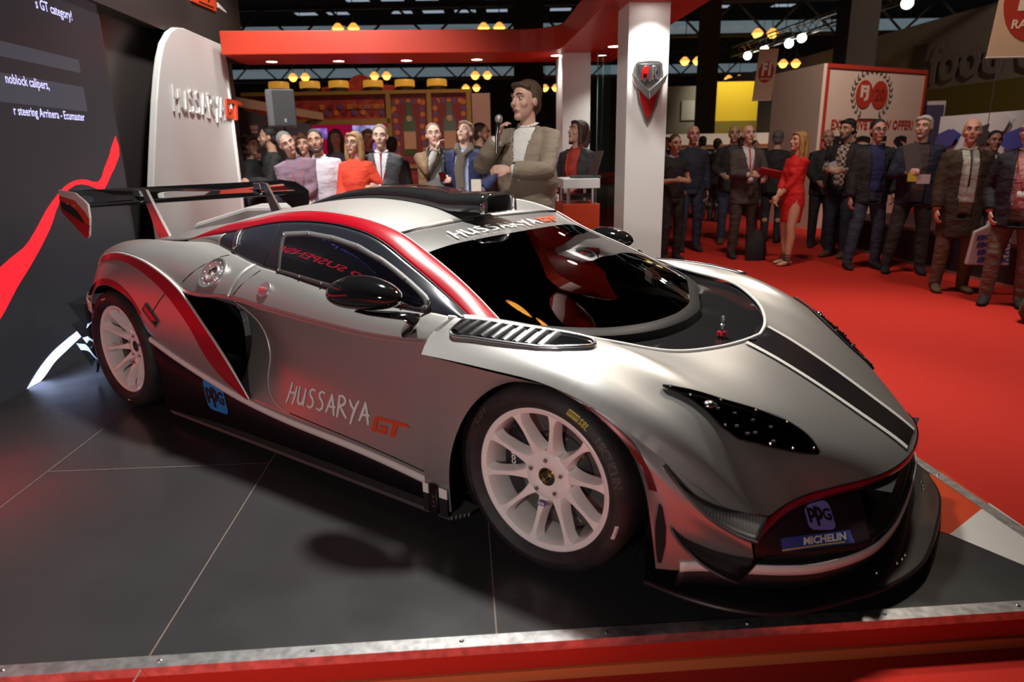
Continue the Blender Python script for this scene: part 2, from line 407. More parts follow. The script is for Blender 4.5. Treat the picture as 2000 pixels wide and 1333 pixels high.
obj('windscreen_banner', MB().grid([r[:10] for r in ws_grid]).both(), mat('banner_film', (.50, .495, .48), .26, .8), CAR, smooth=60)

LINING = mat('cockpit_black', (.012, .012, .013), .7)
ins = lambda g, dy, dz: MB().grid([[Vector((p.x, p.y+dy, p.z+dz)) for p in r] for r in g])
lin = ins(door_grid, .03, 0).join(ins(side_panel_grid, .02, -.012)).join(ins(shoulder_grid[:iu+1], .012, -.02)).join(ins(loft([R(RL), R(RU)], 50, 3), .012, -.016))
pair('cabin_lining', lin, LINING)
obj('roof_lining', ins(loft([R(RE), R(rm), R(RC)], 40, 10), 0, -.018).both(), LINING, CAR)
# ------------------------------------------------------------------ helpers that lay thin parts on the body
OFF = .0055
def poly(P, n):        # resample a polyline linearly by length
    P = [Vector(p) for p in P]; L = [0]
    for a, b in zip(P[:-1], P[1:]): L.append(L[-1]+(b-a).length)
    out = []; i = 0
    for s in range(n+1):
        t = L[-1]*s/n
        while i < len(L)-2 and t > L[i+1]: i += 1
        h = L[i+1]-L[i]; out.append(P[i].lerp(P[i+1], 0 if h < 1e-9 else (t-L[i])/h))
    return out
def strip(A, B, nu, nv, fn, off=OFF, smooth=True):
    f = (lambda p: spline([(q[0], q[1], 0) for q in p], nu)) if smooth else (lambda p: poly([(q[0], q[1], 0) for q in p], nu))
    a = f(A); b = f(B); g = []
    for p, q in zip(a, b):
        row = []
        for j in range(nv+1):
            r = p.lerp(q, j/nv); h = fn(r.x, r.y, off)
            row.append(h)
        g.append(row)
    last = None
    for row in g:
        for j in range(len(row)):
            if row[j] is None: row[j] = next((x for x in row if x is not None), last)
        last = row[0]
    return MB().grid(g)
def line_on(P, n, fn, off=.004): return [h for h in (fn(p.x, p.y, off) for p in poly([(a, b, 0) for a, b in P], n)) if h is not None]
def text2d(s, size=1.0, bold=0.0, shear=0.0, space=1.0, detail=2):
    cu = bpy.data.curves.new('lettering', 'FONT'); cu.body = s; cu.size = size; cu.offset = bold; cu.shear = shear
    cu.space_character = space; cu.resolution_u = detail
    o = bpy.data.objects.new('lettering', cu); COL.objects.link(o)
    me = bpy.data.meshes.new_from_object(o.evaluated_get(bpy.context.evaluated_depsgraph_get()))
    v = [(p.co.x, p.co.y) for p in me.vertices]; f = [tuple(p.vertices) for p in me.polygons]
    bpy.data.objects.remove(o); bpy.data.curves.remove(cu); bpy.data.meshes.remove(me)
    if v:
        x0 = min(p[0] for p in v); v = [(p[0]-x0, p[1]) for p in v]
    return v, f
def fit(vf, w=None, h=None):
    v, f = vf; x0 = min(p[0] for p in v); x1 = max(p[0] for p in v); y0 = min(p[1] for p in v); y1 = max(p[1] for p in v)
    sx = w/(x1-x0) if w else None; sy = h/(y1-y0) if h else None
    sx = sx or sy; sy = sy or sx
    return [((p[0]-x0)*sx, (p[1]-y0)*sy) for p in v], f
def ribbon(strokes, wd):     # brush strokes -> flat mesh; a stroke is a polyline with width factors
    v = []; f = []
    for st in strokes:
        P = spline([(p[0], p[1], 0) for p in st], 8 if len(st) > 2 else 2) if len(st) > 2 else [Vector((p[0], p[1], 0)) for p in st]
        o = len(v); n = len(P)
        for i, p in enumerate(P):
            t = (P[min(i+1, n-1)]-P[max(i-1, 0)]).normalized(); q = Vector((-t.y, t.x, 0))
            w = wd*(.55+.45*sin(pi*(.12+.8*i/(n-1))))
            v += [(p.x+q.x*w, p.y+q.y*w), (p.x-q.x*w, p.y-q.y*w)]
        f += [(o+2*i, o+2*i+1, o+2*i+3, o+2*i+2) for i in range(n-1)]
    return v, f
BRUSH = {
 'H': ([[(.10, 1.0), (.04, .5), (-.06, -.05)], [(.50, .86), (.44, .4), (.36, -.08)], [(-.02, .48), (.52, .50)]], .62),
 'U': ([[(.02, .90), (.0, .45), (.08, .05), (.24, .04), (.40, .40), (.46, .82)], [(.46, .85), (.42, .4), (.40, -.02)]], .60),
 'S': ([[(.46, .86), (.30, .93), (.10, .78), (.16, .58), (.36, .42), (.38, .18), (.20, .0), (.0, .06)]], .56),
 'A': ([[(.30, .92), (.16, .45), (-.02, -.02)], [(.28, .94), (.40, .45), (.50, -.10)], [(.04, .30), (.56, .34)]], .62),
 'R': ([[(.06, .92), (.05, .45), (.0, -.12)], [(.0, .90), (.34, .92), (.44, .72), (.28, .52), (.06, .46)], [(.14, .46), (.34, .2), (.56, -.06)]], .62),
 'Y': ([[(.0, .88), (.12, .62), (.26, .46)], [(.54, .92), (.34, .5), (.12, -.28)]], .56)}
def brush_text(s, gap=.07, wd=.070):
    v = []; f = []; x = 0
    for ch in s:
        st, w = BRUSH[ch]; a, b = ribbon(st, wd); o = len(v)
        v += [(p[0]+x, p[1]) for p in a]; f += [tuple(i+o for i in q) for q in b]; x += w+gap
    return v, f
def gt_logo():
    G = [(.02, .10), (.14, .92), (.24, 1.0), (1.42, 1.0), (1.52, .80), (1.08, .80), (.96, .0), (.76, .0), (.88, .80), (.34, .80), (.28, .74), (.21, .22), (.48, .22), (.50, .34), (.32, .34), (.34, .52), (.68, .52), (.62, .02), (.10, .02)]
    return G, [tuple(range(len(G)))]
def tri(vf, cell=None):     # triangulate; optionally cut into pieces smaller than cell
    v, f = vf; bm = bmesh.new(); vs = [bm.verts.new((p[0], p[1], 0)) for p in v]
    for q in f:
        try: bm.faces.new([vs[i] for i in q])
        except ValueError: pass
    bmesh.ops.triangulate(bm, faces=bm.faces)
    if cell:
        for _ in range(4):
            es = [e for e in bm.edges if e.calc_length() > cell]
            if not es: break
            bmesh.ops.subdivide_edges(bm, edges=es, cuts=1); bmesh.ops.triangulate(bm, faces=bm.faces)
    bm.verts.index_update()
    r = [(p.co.x, p.co.y) for p in bm.verts], [tuple(p.index for p in q.verts) for q in bm.faces]; bm.free(); return r
def decal(vf, o, u, v, d, off=OFF, cell=.06):
    a, f = tri(vf, cell); o = Vector(o); u = Vector(u); v = Vector(v); P = []; bad = set()
    for i, p in enumerate(a):
        h = hit(o+u*p[0]+v*p[1]-Vector(d)*1.5, d, off)
        if h is None: bad.add(i); h = o+u*p[0]+v*p[1]
        P.append(h)
    return MB().add(P, [q for q in f if not bad & set(q)])
def flat(vf, M, h=0.0):     # place a flat 2-D figure in space; h = raised thickness
    a, f = vf; m = MB().add([M @ Vector((p[0], p[1], h)) for p in a], f)
    if h:
        cnt = {}
        for q in f:
            for i in range(len(q)): e = (q[i], q[(i+1) % len(q)]); cnt[e] = 1
        n = len(m.v); m.v += [tuple(M @ Vector((p[0], p[1], 0))) for p in a]
        m.f += [(i, j, n+j, n+i) for (i, j) in cnt if (j, i) not in cnt]
    return m
def shift(vf, dx, dy, s=1.0): return [(p[0]*s+dx, p[1]*s+dy) for p in vf[0]], vf[1]
def rounded(w, h, r, n=5):
    P = []
    for cx, cy, a0 in ((w-r, h-r, 0), (r, h-r, 90), (r, r, 180), (w-r, r, 270)):
        for k in range(n+1):
            a = radians(a0+90*k/n); P.append((cx+r*cos(a), cy+r*sin(a)))
    return P, [tuple(range(len(P)))]
def bolt_at(p, n, r=.006, h=.005):
    n = Vector(n).normalized(); u = n.orthogonal().normalized(); M = frame(p, u, n.cross(u), n)
    return MB().lathe([(0, h), (r*.6, h), (r, h*.4), (r, -h*.3)], M, 10)
def ppg(parent, name, o, u, v, d, size, ground, ink, off=OFF):
    bg = decal(rounded(size, size, size*.2), o, u, v, d, off, .02)
    p = obj(name, bg, ground, parent, smooth=0)
    P = fit(text2d('p', 1, .045), None, 1); G = fit(text2d('G', 1, .035), None, 1)
    let = MB()
    for g, x, y, w, h in ((P, .06, .22, .30, .50), (P, .33, .12, .30, .66), (G, .62, .30, .31, .42)):
        q = fit(g, w*size, h*size)
        let.join(decal(shift(q, x*size, y*size), o, u, v, d, off+.0025, .02))
    obj('lettering', let, ink, p, smooth=0)
    return p

# ------------------------------------------------------------------ bonnet details
def bdown(x, w, off=OFF): return hit((x, -w, 1.6), (0, 0, -1), off)
XS = [.385, .50, .62, .74, .84, .90, .936]
hw = lambda x: .150-(x-.385)/.56*.044
obj('bonnet_stripe', strip([(x, hw(x)-.024) for x in XS], [(x, -hw(x)+.024) for x in XS], 30, 8, bdown), mat('black_stripe_film', (.008, .008, .010), .3), CAR)['label'] = 'wide black stripe down the middle of the bonnet'
pair('stripe_border', strip([(x, hw(x)) for x in XS], [(x, hw(x)-.026) for x in XS], 30, 2, bdown, OFF+.001), WHITE_P, 'thin white line beside the bonnet stripe')
RIM = [r[0] for r in HOOD[:7]]
RIMP = spline([(p[0], -p[1], p[2]) for p in RIM], 40)
rim_all = RIMP[::-1]+[Vector((p.x, -p.y, p.z)) for p in RIMP[1:]]
obj('cowl_trim', MB().tube([p+Vector((0, 0, .002)) for p in rim_all], .007, 8), WHITE_P, CAR, smooth=60)
WSB = spline([(p[0], -p[1], p[2]) for p in WS_B], 40)[::-1]        # centre -> pillar
inner = [Vector(p) for p in WSB]; outer = RIMP
g = []
for a, b in zip(outer, inner):
    lo = Vector((b.x, b.y, b.z-.035)); hi = Vector((a.x, a.y, a.z-.014))
    m = hi.lerp(lo, .5)+Vector((0, 0, -.016))
    g.append(spline([hi, hi.lerp(lo, .12)+Vector((0, 0, -.012)), m, lo], 10))
obj('cowl_panel', MB().grid(g).both(), CARB_G, CAR, 'x' and 50)['label'] = 'glossy black carbon cowl below the windscreen'
gk = []
for b in inner+[]:
    t = Vector((b.x+.02, b.y*1.02, b.z-.008)); gk.append([b+Vector((-.03, 0, .014)), b+Vector((0, 0, .008)), t, t+Vector((.0, 0, -.03))])
obj('windscreen_gasket', MB().grid(gk).both(), mat('gasket_black', (.008, .008, .009), .5, Specular_IOR_Level=.3), CAR, smooth=50)
pin = obj('bonnet_pin', MB().lathe([(.0, .07), (.006, .069), (.006, .045), (.004, .04), (.009, .036), (.009, .03), (.005, .028), (.005, .018)], Matrix.Translation((.255, -.02, .652)), 14), ALU, CAR)
obj('pin_base', MB().lathe([(.008, .009), (.017, .007), (.020, .0), (.019, -.01)], Matrix.Translation((.255, -.02, .652)), 18), RED, pin)

# louvred vents on the front wings
VU = [(-.404, .813), (-.356, .807), (-.289, .799), (-.237, .795), (-.164, .785), (-.095, .772), (-.03, .757), (.034, .741), (.07, .738), (.093, .750)]
VL = [(-.424, .862), (-.395, .875), (-.317, .871), (-.236, .87), (-.135, .864), (-.06, .856), (-.004, .838), (.049, .806), (.087, .776), (.094, .752)]
vent = strip(VU, VL, 36, 6, bdown, .006)
ring = [bdown(p.x, p.y, .008) for p in poly([(a, b, 0) for a, b in VU+VL[::-1]+[VU[0]]], 70)]
ribs = MB()
for k in range(9):
    t = .045+k*.083; i = int(t*36)
    a = spline([(q[0], q[1], 0) for q in VU], 36); b = spline([(q[0], q[1], 0) for q in VL], 36)
    for s_ in (0,):
        A = a[i]; B = b[max(0, i-2)]
        P = [A.lerp(B, q) for q in (.06, .3, .55, .8, .94)]
        g = []
        for p in P:
            row = []
            for j, (dx, dz) in enumerate(((0, .002), (.006, .010), (.016, .0125), (.028, .009), (.036, .003))):
                h = bdown(p.x+dx, p.y, .004); row.append(h+Vector((0, 0, dz)))
            g.append(row)
        ribs.grid(g)
LV = [obj('wing_vent', m, BLACK_G, CAR) for m in (vent, vent.mirrored())]
for o, a, b in ((LV[0], MB().tube(ring, .006, 8), ribs), (LV[1], MB().tube(ring, .006, 8).mirrored(), ribs.mirrored())):
    obj('vent_frame', a, CHROME, o); obj('louvre', b, CHROME, o, smooth=60)

# headlamps: dark housing, LED bars, clear cover, rim screws
HU = [(.327, .757), (.373, .722), (.464, .650), (.549, .571), (.640, .503), (.690, .488), (.732, .494)]
HLo = [(.327, .759), (.363, .744), (.403, .733), (.459, .728), (.50, .727), (.551, .709), (.61, .655), (.657, .598), (.704, .538), (.733, .497)]
CLEAR = tinted_glass('lamp_cover_glass', (.45, .43, .42)); 
hb = strip(HU, HLo, 40, 10, bdown, .005); hc = strip(HU, HLo, 40, 10, bdown, .013)
edge = [bdown(p.x, p.y, .007) for p in poly([(a, b, 0) for a, b in HU+HLo[::-1]+[HU[0]]], 90)]
HBASE = mat('lamp_housing', (.012, .011, .012), .35); HBAR = mat('lamp_led_bar', (.06, .06, .065), .2)
bars = []
for (x, w) in ((.47, .69), (.51, .655), (.555, .62), (.60, .585), (.53, .69), (.575, .655), (.62, .62), (.56, .68)):
    p = bdown(x, w, .006); bars.append(MB().box(p, (.030, .012, .006), Matrix.Rotation(radians(-40), 3, 'Z')))
screws = []
for (x, w) in ((.345, .745), (.47, .655), (.555, .577), (.635, .515), (.716, .507), (.40, .723), (.51, .717), (.62, .638), (.67, .575)):
    p = bdown(x, w, .012); n = (bdown(x+.01, w, 0)-bdown(x-.01, w, 0)).cross(bdown(x, w+.01, 0)-bdown(x, w-.01, 0)); n = n if n.z > 0 else -n
    screws.append(bolt_at(p, n, .0045, .004))
bulb = MB().sphere(bdown(.452, .70, .004), (.022, .022, .014)).sphere(bdown(.465, .69, .008), (.010, .010, .008))
for sgn in (0, 1):
    f = (lambda m: m.mirrored()) if sgn else (lambda m: m)
    hl = obj('headlamp', f(hb), HBASE, CAR)
    obj('lamp_cover', f(hc), CLEAR, hl); obj('lamp_bezel', f(MB().tube(edge, .0042, 6)), BLACK_S, hl)
    for m in bars: obj('led_bar', f(m), HBAR, hl, smooth=0)
    obj('projector', f(bulb), CHROME, hl)
    for m in screws: obj('screw', f(m), STEEL, hl)

# ------------------------------------------------------------------ nose: crimson lip, mouth, white line, splitter
LIPT = [(.955, 0, .345), (.947, .13, .345), (.905, .29, .343), (.79, .475, .336), (.735, .56, .334), (.695, .655, .332), (.660, .745, .312), (.648, .778, .303)]
LIPB = [(.950, 0, .312), (.942, .13, .312), (.898, .29, .310), (.782, .475, .300), (.728, .56, .296), (.690, .655, .288), (.662, .745, .262), (.648, .783, .235)]
lip = MB().grid(loft([R([(x+.004, w+.003, z) for x, w, z in LIPT]), R([(x+.008, w+.005, z-.0) for x, w, z in [tuple((a+b)/2 for a, b in zip(p, q)) for p, q in zip(LIPT, LIPB)]]), R(LIPB)], 50, 5))
obj('nose_lip', lip.both(), DRED, CAR, smooth=50)['label'] = 'crimson lip over the front intake'
LOW = [(.957, 0), (.955, .12), (.940, .32), (.908, .46), (.845, .585), (.785, .665), (.71, .725), (.64, .767), (.58, .800), (.525, .827), (.457, .877)]
def low(z, dx=0.0, dw=0.0, n=50): return spline([(x+dx, -(w+dw if w else 0), z) for x, w in LOW], n)
wl = MB().grid([[Vector((a.x, a.y, .168)), a, b] for a, b in zip(low(.152, .004, .004), low(.136, .004, .004))])
obj('bumper_line', wl.both(), WHITE_P, CAR, solid=.004)['label'] = 'thin white line along the bumper bottom'
bs = MB().grid([[a, b] for a, b in zip(low(.138), low(.062, -.02, -.02))])
obj('bumper_base', bs.both(), BLACK_S, CAR, solid=.006)
# mouth: upper inner edge and a shelf rising from the white line to the recessed plate
INT = [(.845, .37, .294), (.79, .455, .294), (.735, .54, .290), (.690, .63, .283), (.667, .70, .266), (.643, .768, .236)]
INB = [(.912, .488, .184), (.865, .556, .184), (.815, .606, .184), (.745, .677, .184), (.69, .715, .184), (.643, .756, .182)]
SHT = [(.905, .465, .166), (.845, .585, .166), (.785, .665, .166), (.71, .725, .166), (.68, .745, .166), (.642, .767, .166)]
SHM = [tuple((a+b)/2-(.012, .010, .004)[k] for k, (a, b) in enumerate(zip(p, q))) for p, q in zip(SHT, INB)]
SHELFM = mat('satin_black_shelf', (.02, .021, .022), .25)
pair('intake_shelf', MB().grid(loft([R(SHT), R(SHM), R(INB)], 40, 8)), SHELFM, solid=.004)
pair('intake_roof', MB().grid(loft([R([LIPB[2], LIPB[3], LIPB[4], LIPB[5], LIPB[6], LIPB[7]]), R(INT)], 40, 3)), BLACK_M)
PLATE = mat('dark_maroon_plate', (.022, .010, .014), .45)
pl = MB().grid(loft([R(INT), R(lerpr(INT, INB, .5, .006)), R(INB)], 40, 8))
plates = pair('intake_plate', pl, PLATE, solid=.006)
# centre duct: floor runs back from the white line, walls turn in from the plates
CF = [[(.957, 0, .166), (.955, .12, .166), (.940, .32, .166), (.905, .465, .166)], [(.90, 0, .176), (.90, .13, .176), (.895, .33, .178), (.905, .47, .184)],
      [(.80, 0, .196), (.80, .13, .196), (.80, .30, .198), (.80, .40, .20)], [(.60, 0, .2), (.60, .1, .2), (.60, .22, .2), (.60, .32, .2)]]
obj('duct_floor', MB().grid(loft([R(r) for r in CF], 24, 16)).both(), SHELFM, CAR, solid=.004)
WL = [[(.845, .37, .294), (.868, .42, .25), (.890, .455, .215), (.912, .488, .184)], [(.75, .33, .30), (.77, .36, .25), (.79, .39, .22), (.80, .40, .20)], [(.60, .28, .30), (.60, .30, .26), (.60, .31, .22), (.60, .32, .2)]]
pair('duct_wall', MB().grid(loft([R(r) for r in WL], 10, 12)), BLACK_S, solid=.006)
obj('duct_roof', MB().grid([[Vector((x, w, z)) for w in (-.37, -.2, 0, .2, .37)] for x, z in ((.935, .312), (.85, .305), (.6, .31))]), BLACK_M, CAR)
obj('duct_back', MB().grid([[Vector((.61, w, z)) for w in (-.34, 0, .34)] for z in (.19, .32)]), BLACK_M, CAR)
pair('duct_fin', MB().grid([[Vector((x, -.12-(.9-x)*.15-(.31-z)*.5, z)) for x in (.90-(.31-z)*.1, .80, .62)] for z in (.312, .28, .25, .22, .19)]), BLACK_S, solid=.008)
# ------------------------------------------------------------------ splitter, canards, side skirts
SPL = [(-.42, .0), (-.40, .60), (.25, .62), (.30, .855), (.344, .868), (.48, .872), (.61, .850), (.72, .800), (.79, .735), (.865, .635), (.935, .535), (.985, .440), (1.035, .300), (1.052, .15), (1.055, 0)]
SPL = [(p.x, p.y) for p in poly([(a, b, 0) for a, b in SPL[:5]], 8)]+[(p.x, p.y) for p in spline([(a, b, 0) for a, b in SPL[4:]], 40)[1:]]
full = [(x, -w) for x, w in SPL]+[(x, w) for x, w in SPL[::-1][1:-1]]
spl = obj('front_splitter', MB().prism(full, .040, .056), CARB_S, CAR, smooth=0, bevel=.003)
spl['label'] = 'broad ribbed carbon splitter under the nose'
edge = [Vector((x, -w, .048)) for x, w in SPL[8:]]; edge += [Vector((p.x, -p.y, p.z)) for p in edge[::-1][1:]]
obj('splitter_edge', MB().tube(edge, (.0075), 8), mat('dark_edge', (.03, .016, .018), .35), spl)
for k, (x, w) in enumerate(((.975, .335), (.985, .30), (.99, .27), (.93, .43))):
    for s in (-1, 1):
        obj('bolt', bolt_at((x, s*w, .056), (0, 0, 1), .006, .006), STEEL, spl)
def blade(inn, out, name, label):
    i = spline([(x, -w, z) for x, w, z in inn], 24); o = spline([(x, -w, z) for x, w, z in out], 24)
    g = [[a, a.lerp(b, .35)+Vector((0, 0, -.004)), a.lerp(b, .7)+Vector((0, 0, -.005)), b] for a, b in zip(i, o)]
    for s, m in ((0, MB().grid(g)), (1, MB().grid(g).mirrored())):
        q = obj(name, m, CARB_S, CAR, solid=.006, smooth=60); q['label'] = label
        e = MB().tube([b+Vector((0, 0, .001)) for b in o], .0048, 6)
        obj('blade_edge', e if not s else e.mirrored(), mat('dark_edge', (.03, .016, .018), .35), q)
blade([(.405, .903, .475), (.447, .893, .43), (.484, .878, .402), (.528, .857, .375), (.57, .828, .353), (.612, .80, .340), (.668, .765, .325)],
      [(.41, .915, .482), (.45, .928, .45), (.50, .935, .41), (.56, .936, .37), (.61, .93, .347), (.65, .925, .335), (.685, .915, .328)], 'canard', 'upper carbon dive plane')
blade([(.438, .905, .288), (.461, .890, .26), (.504, .860, .229), (.548, .835, .21), (.592, .81, .198), (.634, .787, .192), (.66, .772, .187)],
      [(.442, .912, .285), (.46, .914, .262), (.50, .912, .228), (.54, .91, .203), (.58, .905, .187), (.61, .90, .178), (.635, .89, .171)], 'canard', 'lower carbon dive plane')
# slit behind the bumper side and crimson edges of the wheel arches
def sside(x, z, off=OFF): return hit((x, -1.6, z), (0, 1, 0), off)
pair('bumper_slit', strip([(.402, .366), (.398, .30), (.400, .22), (.402, .165)], [(.412, .355), (.424, .29), (.424, .23), (.412, .165)], 14, 3, sside, .006, False), BLACK_M, 'black slit at the wheel arch edge')
ARCHM = mat('muted_crimson_paint', (.15, .015, .018), .35, .3)
BA_ = [(.16, .631), (.235, .587), (.30, .532), (.340, .47), (.364, .41)]
pair('arch_edge', strip(BA_, [(.165, .636), (.25, .592), (.322, .54), (.368, .475), (.396, .40)], 24, 3, sside), ARCHM, 'crimson edge of the wheel arch')
RA1 = [(-2.985, .628), (-2.93, .672), (-2.83, .700), (-2.74, .703), (-2.63, .680), (-2.53, .630), (-2.47, .575)]
RA2 = [(-2.975, .668), (-2.93, .705), (-2.83, .733), (-2.72, .734), (-2.60, .704), (-2.51, .647), (-2.455, .585)]
pair('arch_edge', strip(RA1, RA2, 30, 3, sside), RED, 'crimson edge of the wheel arch')
# haunch stripe, door cuts, white sill rail
HS_O = [(-1.640, .278), (-1.768, .453), (-1.917, .600), (-2.087, .739), (-2.35, .838), (-2.65, .868), (-2.90, .848), (-3.05, .815)]
HS_I = [(-1.653, .272), (-1.862, .373), (-2.04, .590), (-2.212, .722), (-2.40, .800), (-2.63, .838), (-2.85, .825), (-3.02, .795)]
pair('haunch_stripe', strip(HS_O, HS_I, 60, 5, lambda x, z, off: hit((x, -1.6, z), (0, 1, 0), off), .0065), RED, 'crimson stripe sweeping over the rear haunch')
HEp = spline([(p[0], -p[1], p[2]) for p in HE], 60)
pair('haunch_trim', MB().tube([p for p in HEp[:52]], [.004+.003*min(1, i/6) for i in range(52)], 8), mat('pale_silver_edge', (.66, .65, .63), .35, .35), smooth=60)
RAIL = [(-2.41, .950, .466), (-2.25, .935, .405), (-1.95, .910, .312), (-1.75, .908, .272), (-1.6, .907, .252), (-1.38, .904, .230), (-1.15, .903, .218), (-.91, .905, .208), (-.70, .907, .193), (-.52, .908, .175)]
rp = spline([(x, -w, z-.012) for x, w, z in RAIL], 60)
pair('sill_rail', MB().tube(rp, [(.010, .017)]*61, 10), mat('pale_sill_film', (.74, .71, .68), .35, .1), 'bright silver rail along the sill', smooth=60)
sillp = [[Vector((p.x, p.y+.004, p.z-.01)), Vector((p.x, p.y+.012, .6*p.z+.4*.06)), Vector((p.x, p.y+.03, .06))] for p in rp]
sill = MB().grid(sillp)
sills = pair('sill_panel', sill, mat('sill_black', (.007, .006, .008), .5, Specular_IOR_Level=.25), solid=.006)
SK = [(-2.42, .80), (-2.42, .905), (-2.36, .925), (-1.4, .925), (-.95, .928), (-.50, .930), (-.405, .93), (-.36, .86), (-.36, .80)]
pair('side_skirt', MB().prism([(x, -w) for x, w in SK], .046, .062), CARB, 'ribbed carbon side skirt', smooth=0, bevel=.003)
# the fender foot: white and black patches with a slotted bracket
for x0, x1 in ((-.518, -.492), (-.438, -.400)):
    pair('foot_patch', MB().grid([[Vector((x, -.945, z)) for z in (.14, .178)] for x in (x0, x1)]), WHITE_P, solid=.004, smooth=0)
    pair('foot_base', MB().grid([[Vector((x, -.945, z)) for z in (.066, .14)] for x in (x0, x1)]), BLACK_S, solid=.004, smooth=0)
pair('foot_bracket', MB().box((-.465, -.946, .125), (.040, .010, .125)), BLACK_G, bevel=.003)
for z in (.10, .12, .14): pair('bracket_slot', MB().box((-.46, -.953, z), (.014, .004, .008)), STEEL, smooth=0)
def groove(P, name='panel_gap', r=.0022, label=None): pair(name, MB().tube([p for p in P if p is not None], r, 6), BLACK_M, label, smooth=60)
groove([hit((x, -w, 1.5), (0, 0, -1), .004) for x, w in ((-1.598, .80), (-1.604, .823), (-1.644, .881), (-1.664, .905))]+[sside(-1.668, z, .004) for z in (.735,)])
dg = [(-1.668, .735), (-1.675, .70), (-1.68, .655), (-1.672, .60), (-1.655, .52), (-1.63, .44), (-1.59, .36), (-1.53, .305), (-1.45, .268), (-1.36, .252)]
pair('door_edge_line', MB().tube([q for q in (sside(x, z, .004) for x, z in [(p.x, p.y) for p in spline([(a, b, 0) for a, b in dg], 40)]) if q is not None], .0028, 6), mat('pale_silver_edge', (.66, .65, .63), .35, .35), smooth=60)
groove([sside(x, z, .004) for x, z in ((-1.36, .252), (-1.15, .242), (-.91, .230), (-.70, .216), (-.53, .198))])
groove([hit((x, -w, 1.5), (0, 0, -1), .004) for x, w in ((-1.93, .74), (-1.956, .765), (-1.999, .84), (-2.04, .88), (-2.078, .907))])
groove([sside(x, z, .004) for x, z in ((-2.17, .73), (-2.198, .718), (-2.263, .67), (-2.327, .616), (-2.37, .55))])
groove([sside(x, z, .004) for x, z in ((-1.622, 1.05), (-1.594, .988), (-1.6, .929), (-1.609, .875))])
groove([sside(x, z, .004) for x, z in ((-.60, .772), (-.575, .80), (-.548, .838))])
for dz in (0,):
    for C_, nm in ((RU, 'rail_line'), (RL, 'rail_line')):
        P = spline([(p[0], -p[1], p[2]) for p in C_], 60)
        pair(nm, MB().tube([p+Vector((0, -.002, .003)) for p in P[:52]], .0028, 6), WHITE_P if C_ is RU else BLACK_S)
P = spline([(p[0], -p[1], p[2]) for p in WS_T], 20); P = P+[Vector((p.x, -p.y, p.z)) for p in P[::-1][1:]]
obj('screen_seal', MB().tube([p+Vector((0, 0, .003)) for p in P], .005, 6), BLACK_S, CAR)

# ------------------------------------------------------------------ side windows
WO = [(-1.545, 1.020), (-1.371, 1.033), (-1.192, 1.023), (-1.034, .999), (-.893, .956), (-.749, .896), (-.605, .838), (-.572, .812), (-.592, .792), (-.72, .796), (-1.075, .823), (-1.325, .846), (-1.49, .861)]
WI = [(-1.504, .998), (-1.366, 1.010), (-1.197, 1.001), (-1.038, .977), (-.887, .934), (-.736, .872), (-.625, .826), (-.605, .812), (-.612, .806), (-.72, .812), (-1.07, .839), (-1.322, .862), (-1.465, .874)]
FRAME = mat('grey_window_frame', (.09, .09, .092), .5)
pane_grid = MB(); n = 40
up = spline([(a, b, 0) for a, b in WI[:8]], n); lo = spline([(a, b, 0) for a, b in [WI[12], WI[11], WI[10], WI[9], WI[8], WI[7]]], n)
pane_grid.grid([[sside(p.lerp(q, j/8).x, p.lerp(q, j/8).y, .010) for j in range(9)] for p, q in zip(up, lo)])
fr = MB(); L1 = poly([(a, b, 0) for a, b in WO+[WO[0]]], 120)
W2 = [min(poly([(a, b, 0) for a, b in WI+[WI[0]]], 480), key=lambda q: (q-p).length) for p in L1]
fr.grid([[sside(p.lerp(q, t).x, p.lerp(q, t).y, .008) for t in (0, .5, 1)] for p, q in zip(L1, W2)])
PANE = mat('window_black_backing', (.004, .004, .007), .02, 0, Coat_Weight=1.0, Coat_Roughness=.0, Specular_IOR_Level=.8)
fo = pair('window_frame', fr, FRAME, solid=.003, smooth=60)
for o, s in zip(fo, (0, 1)):
    obj('window_pane', pane_grid.mirrored() if s else pane_grid, PANE, o, smooth=60)
    for x, z in ((-1.532, 1.010), (-1.359, 1.022), (-1.194, 1.013), (-1.035, .988), (-.89, .945), (-.745, .885), (-.592, .824), (-.592, .802), (-.72, .803), (-1.181, .838), (-1.327, .854), (-1.479, .868)):
        p = sside(x, z, .010); b = bolt_at(p, (0, -1, .35), .006, .004)
        obj('rivet', b.mirrored() if s else b, STEEL, o)
# fuel filler, latch disc, handle slot, fastener plate, side slot
def on_side(x, z, off=.005):
    p = sside(x, z, off); a = sside(x+.02, z, off); b = sside(x, z+.02, off); n = (a-p).cross(b-p).normalized(); n = n if n.y < 0 else -n
    return p, n
def on_top(x, w, off=.005):
    p = bdown(x, w, off); a = bdown(x+.02, w, off); b = bdown(x, w+.02, off); n = (a-p).cross(b-p).normalized(); n = n if n.z > 0 else -n
    return p, n
def nframe(p, n, up=(0, 0, 1)):
    n = Vector(n).normalized(); u = Vector(up).cross(n).normalized(); return frame(p, u, n.cross(u), n)
p, n_ = on_top(-1.885, .862, .004); M_ = nframe(p, n_)
fcs = pair('fuel_filler', MB().lathe([(.085, -.006), (.086, .006), (.078, .009), (.070, .005), (.045, .004), (.042, .010), (.035, .010), (.031, -.004)], M_, 40), ALU, 'round aluminium fuel filler', smooth=40)
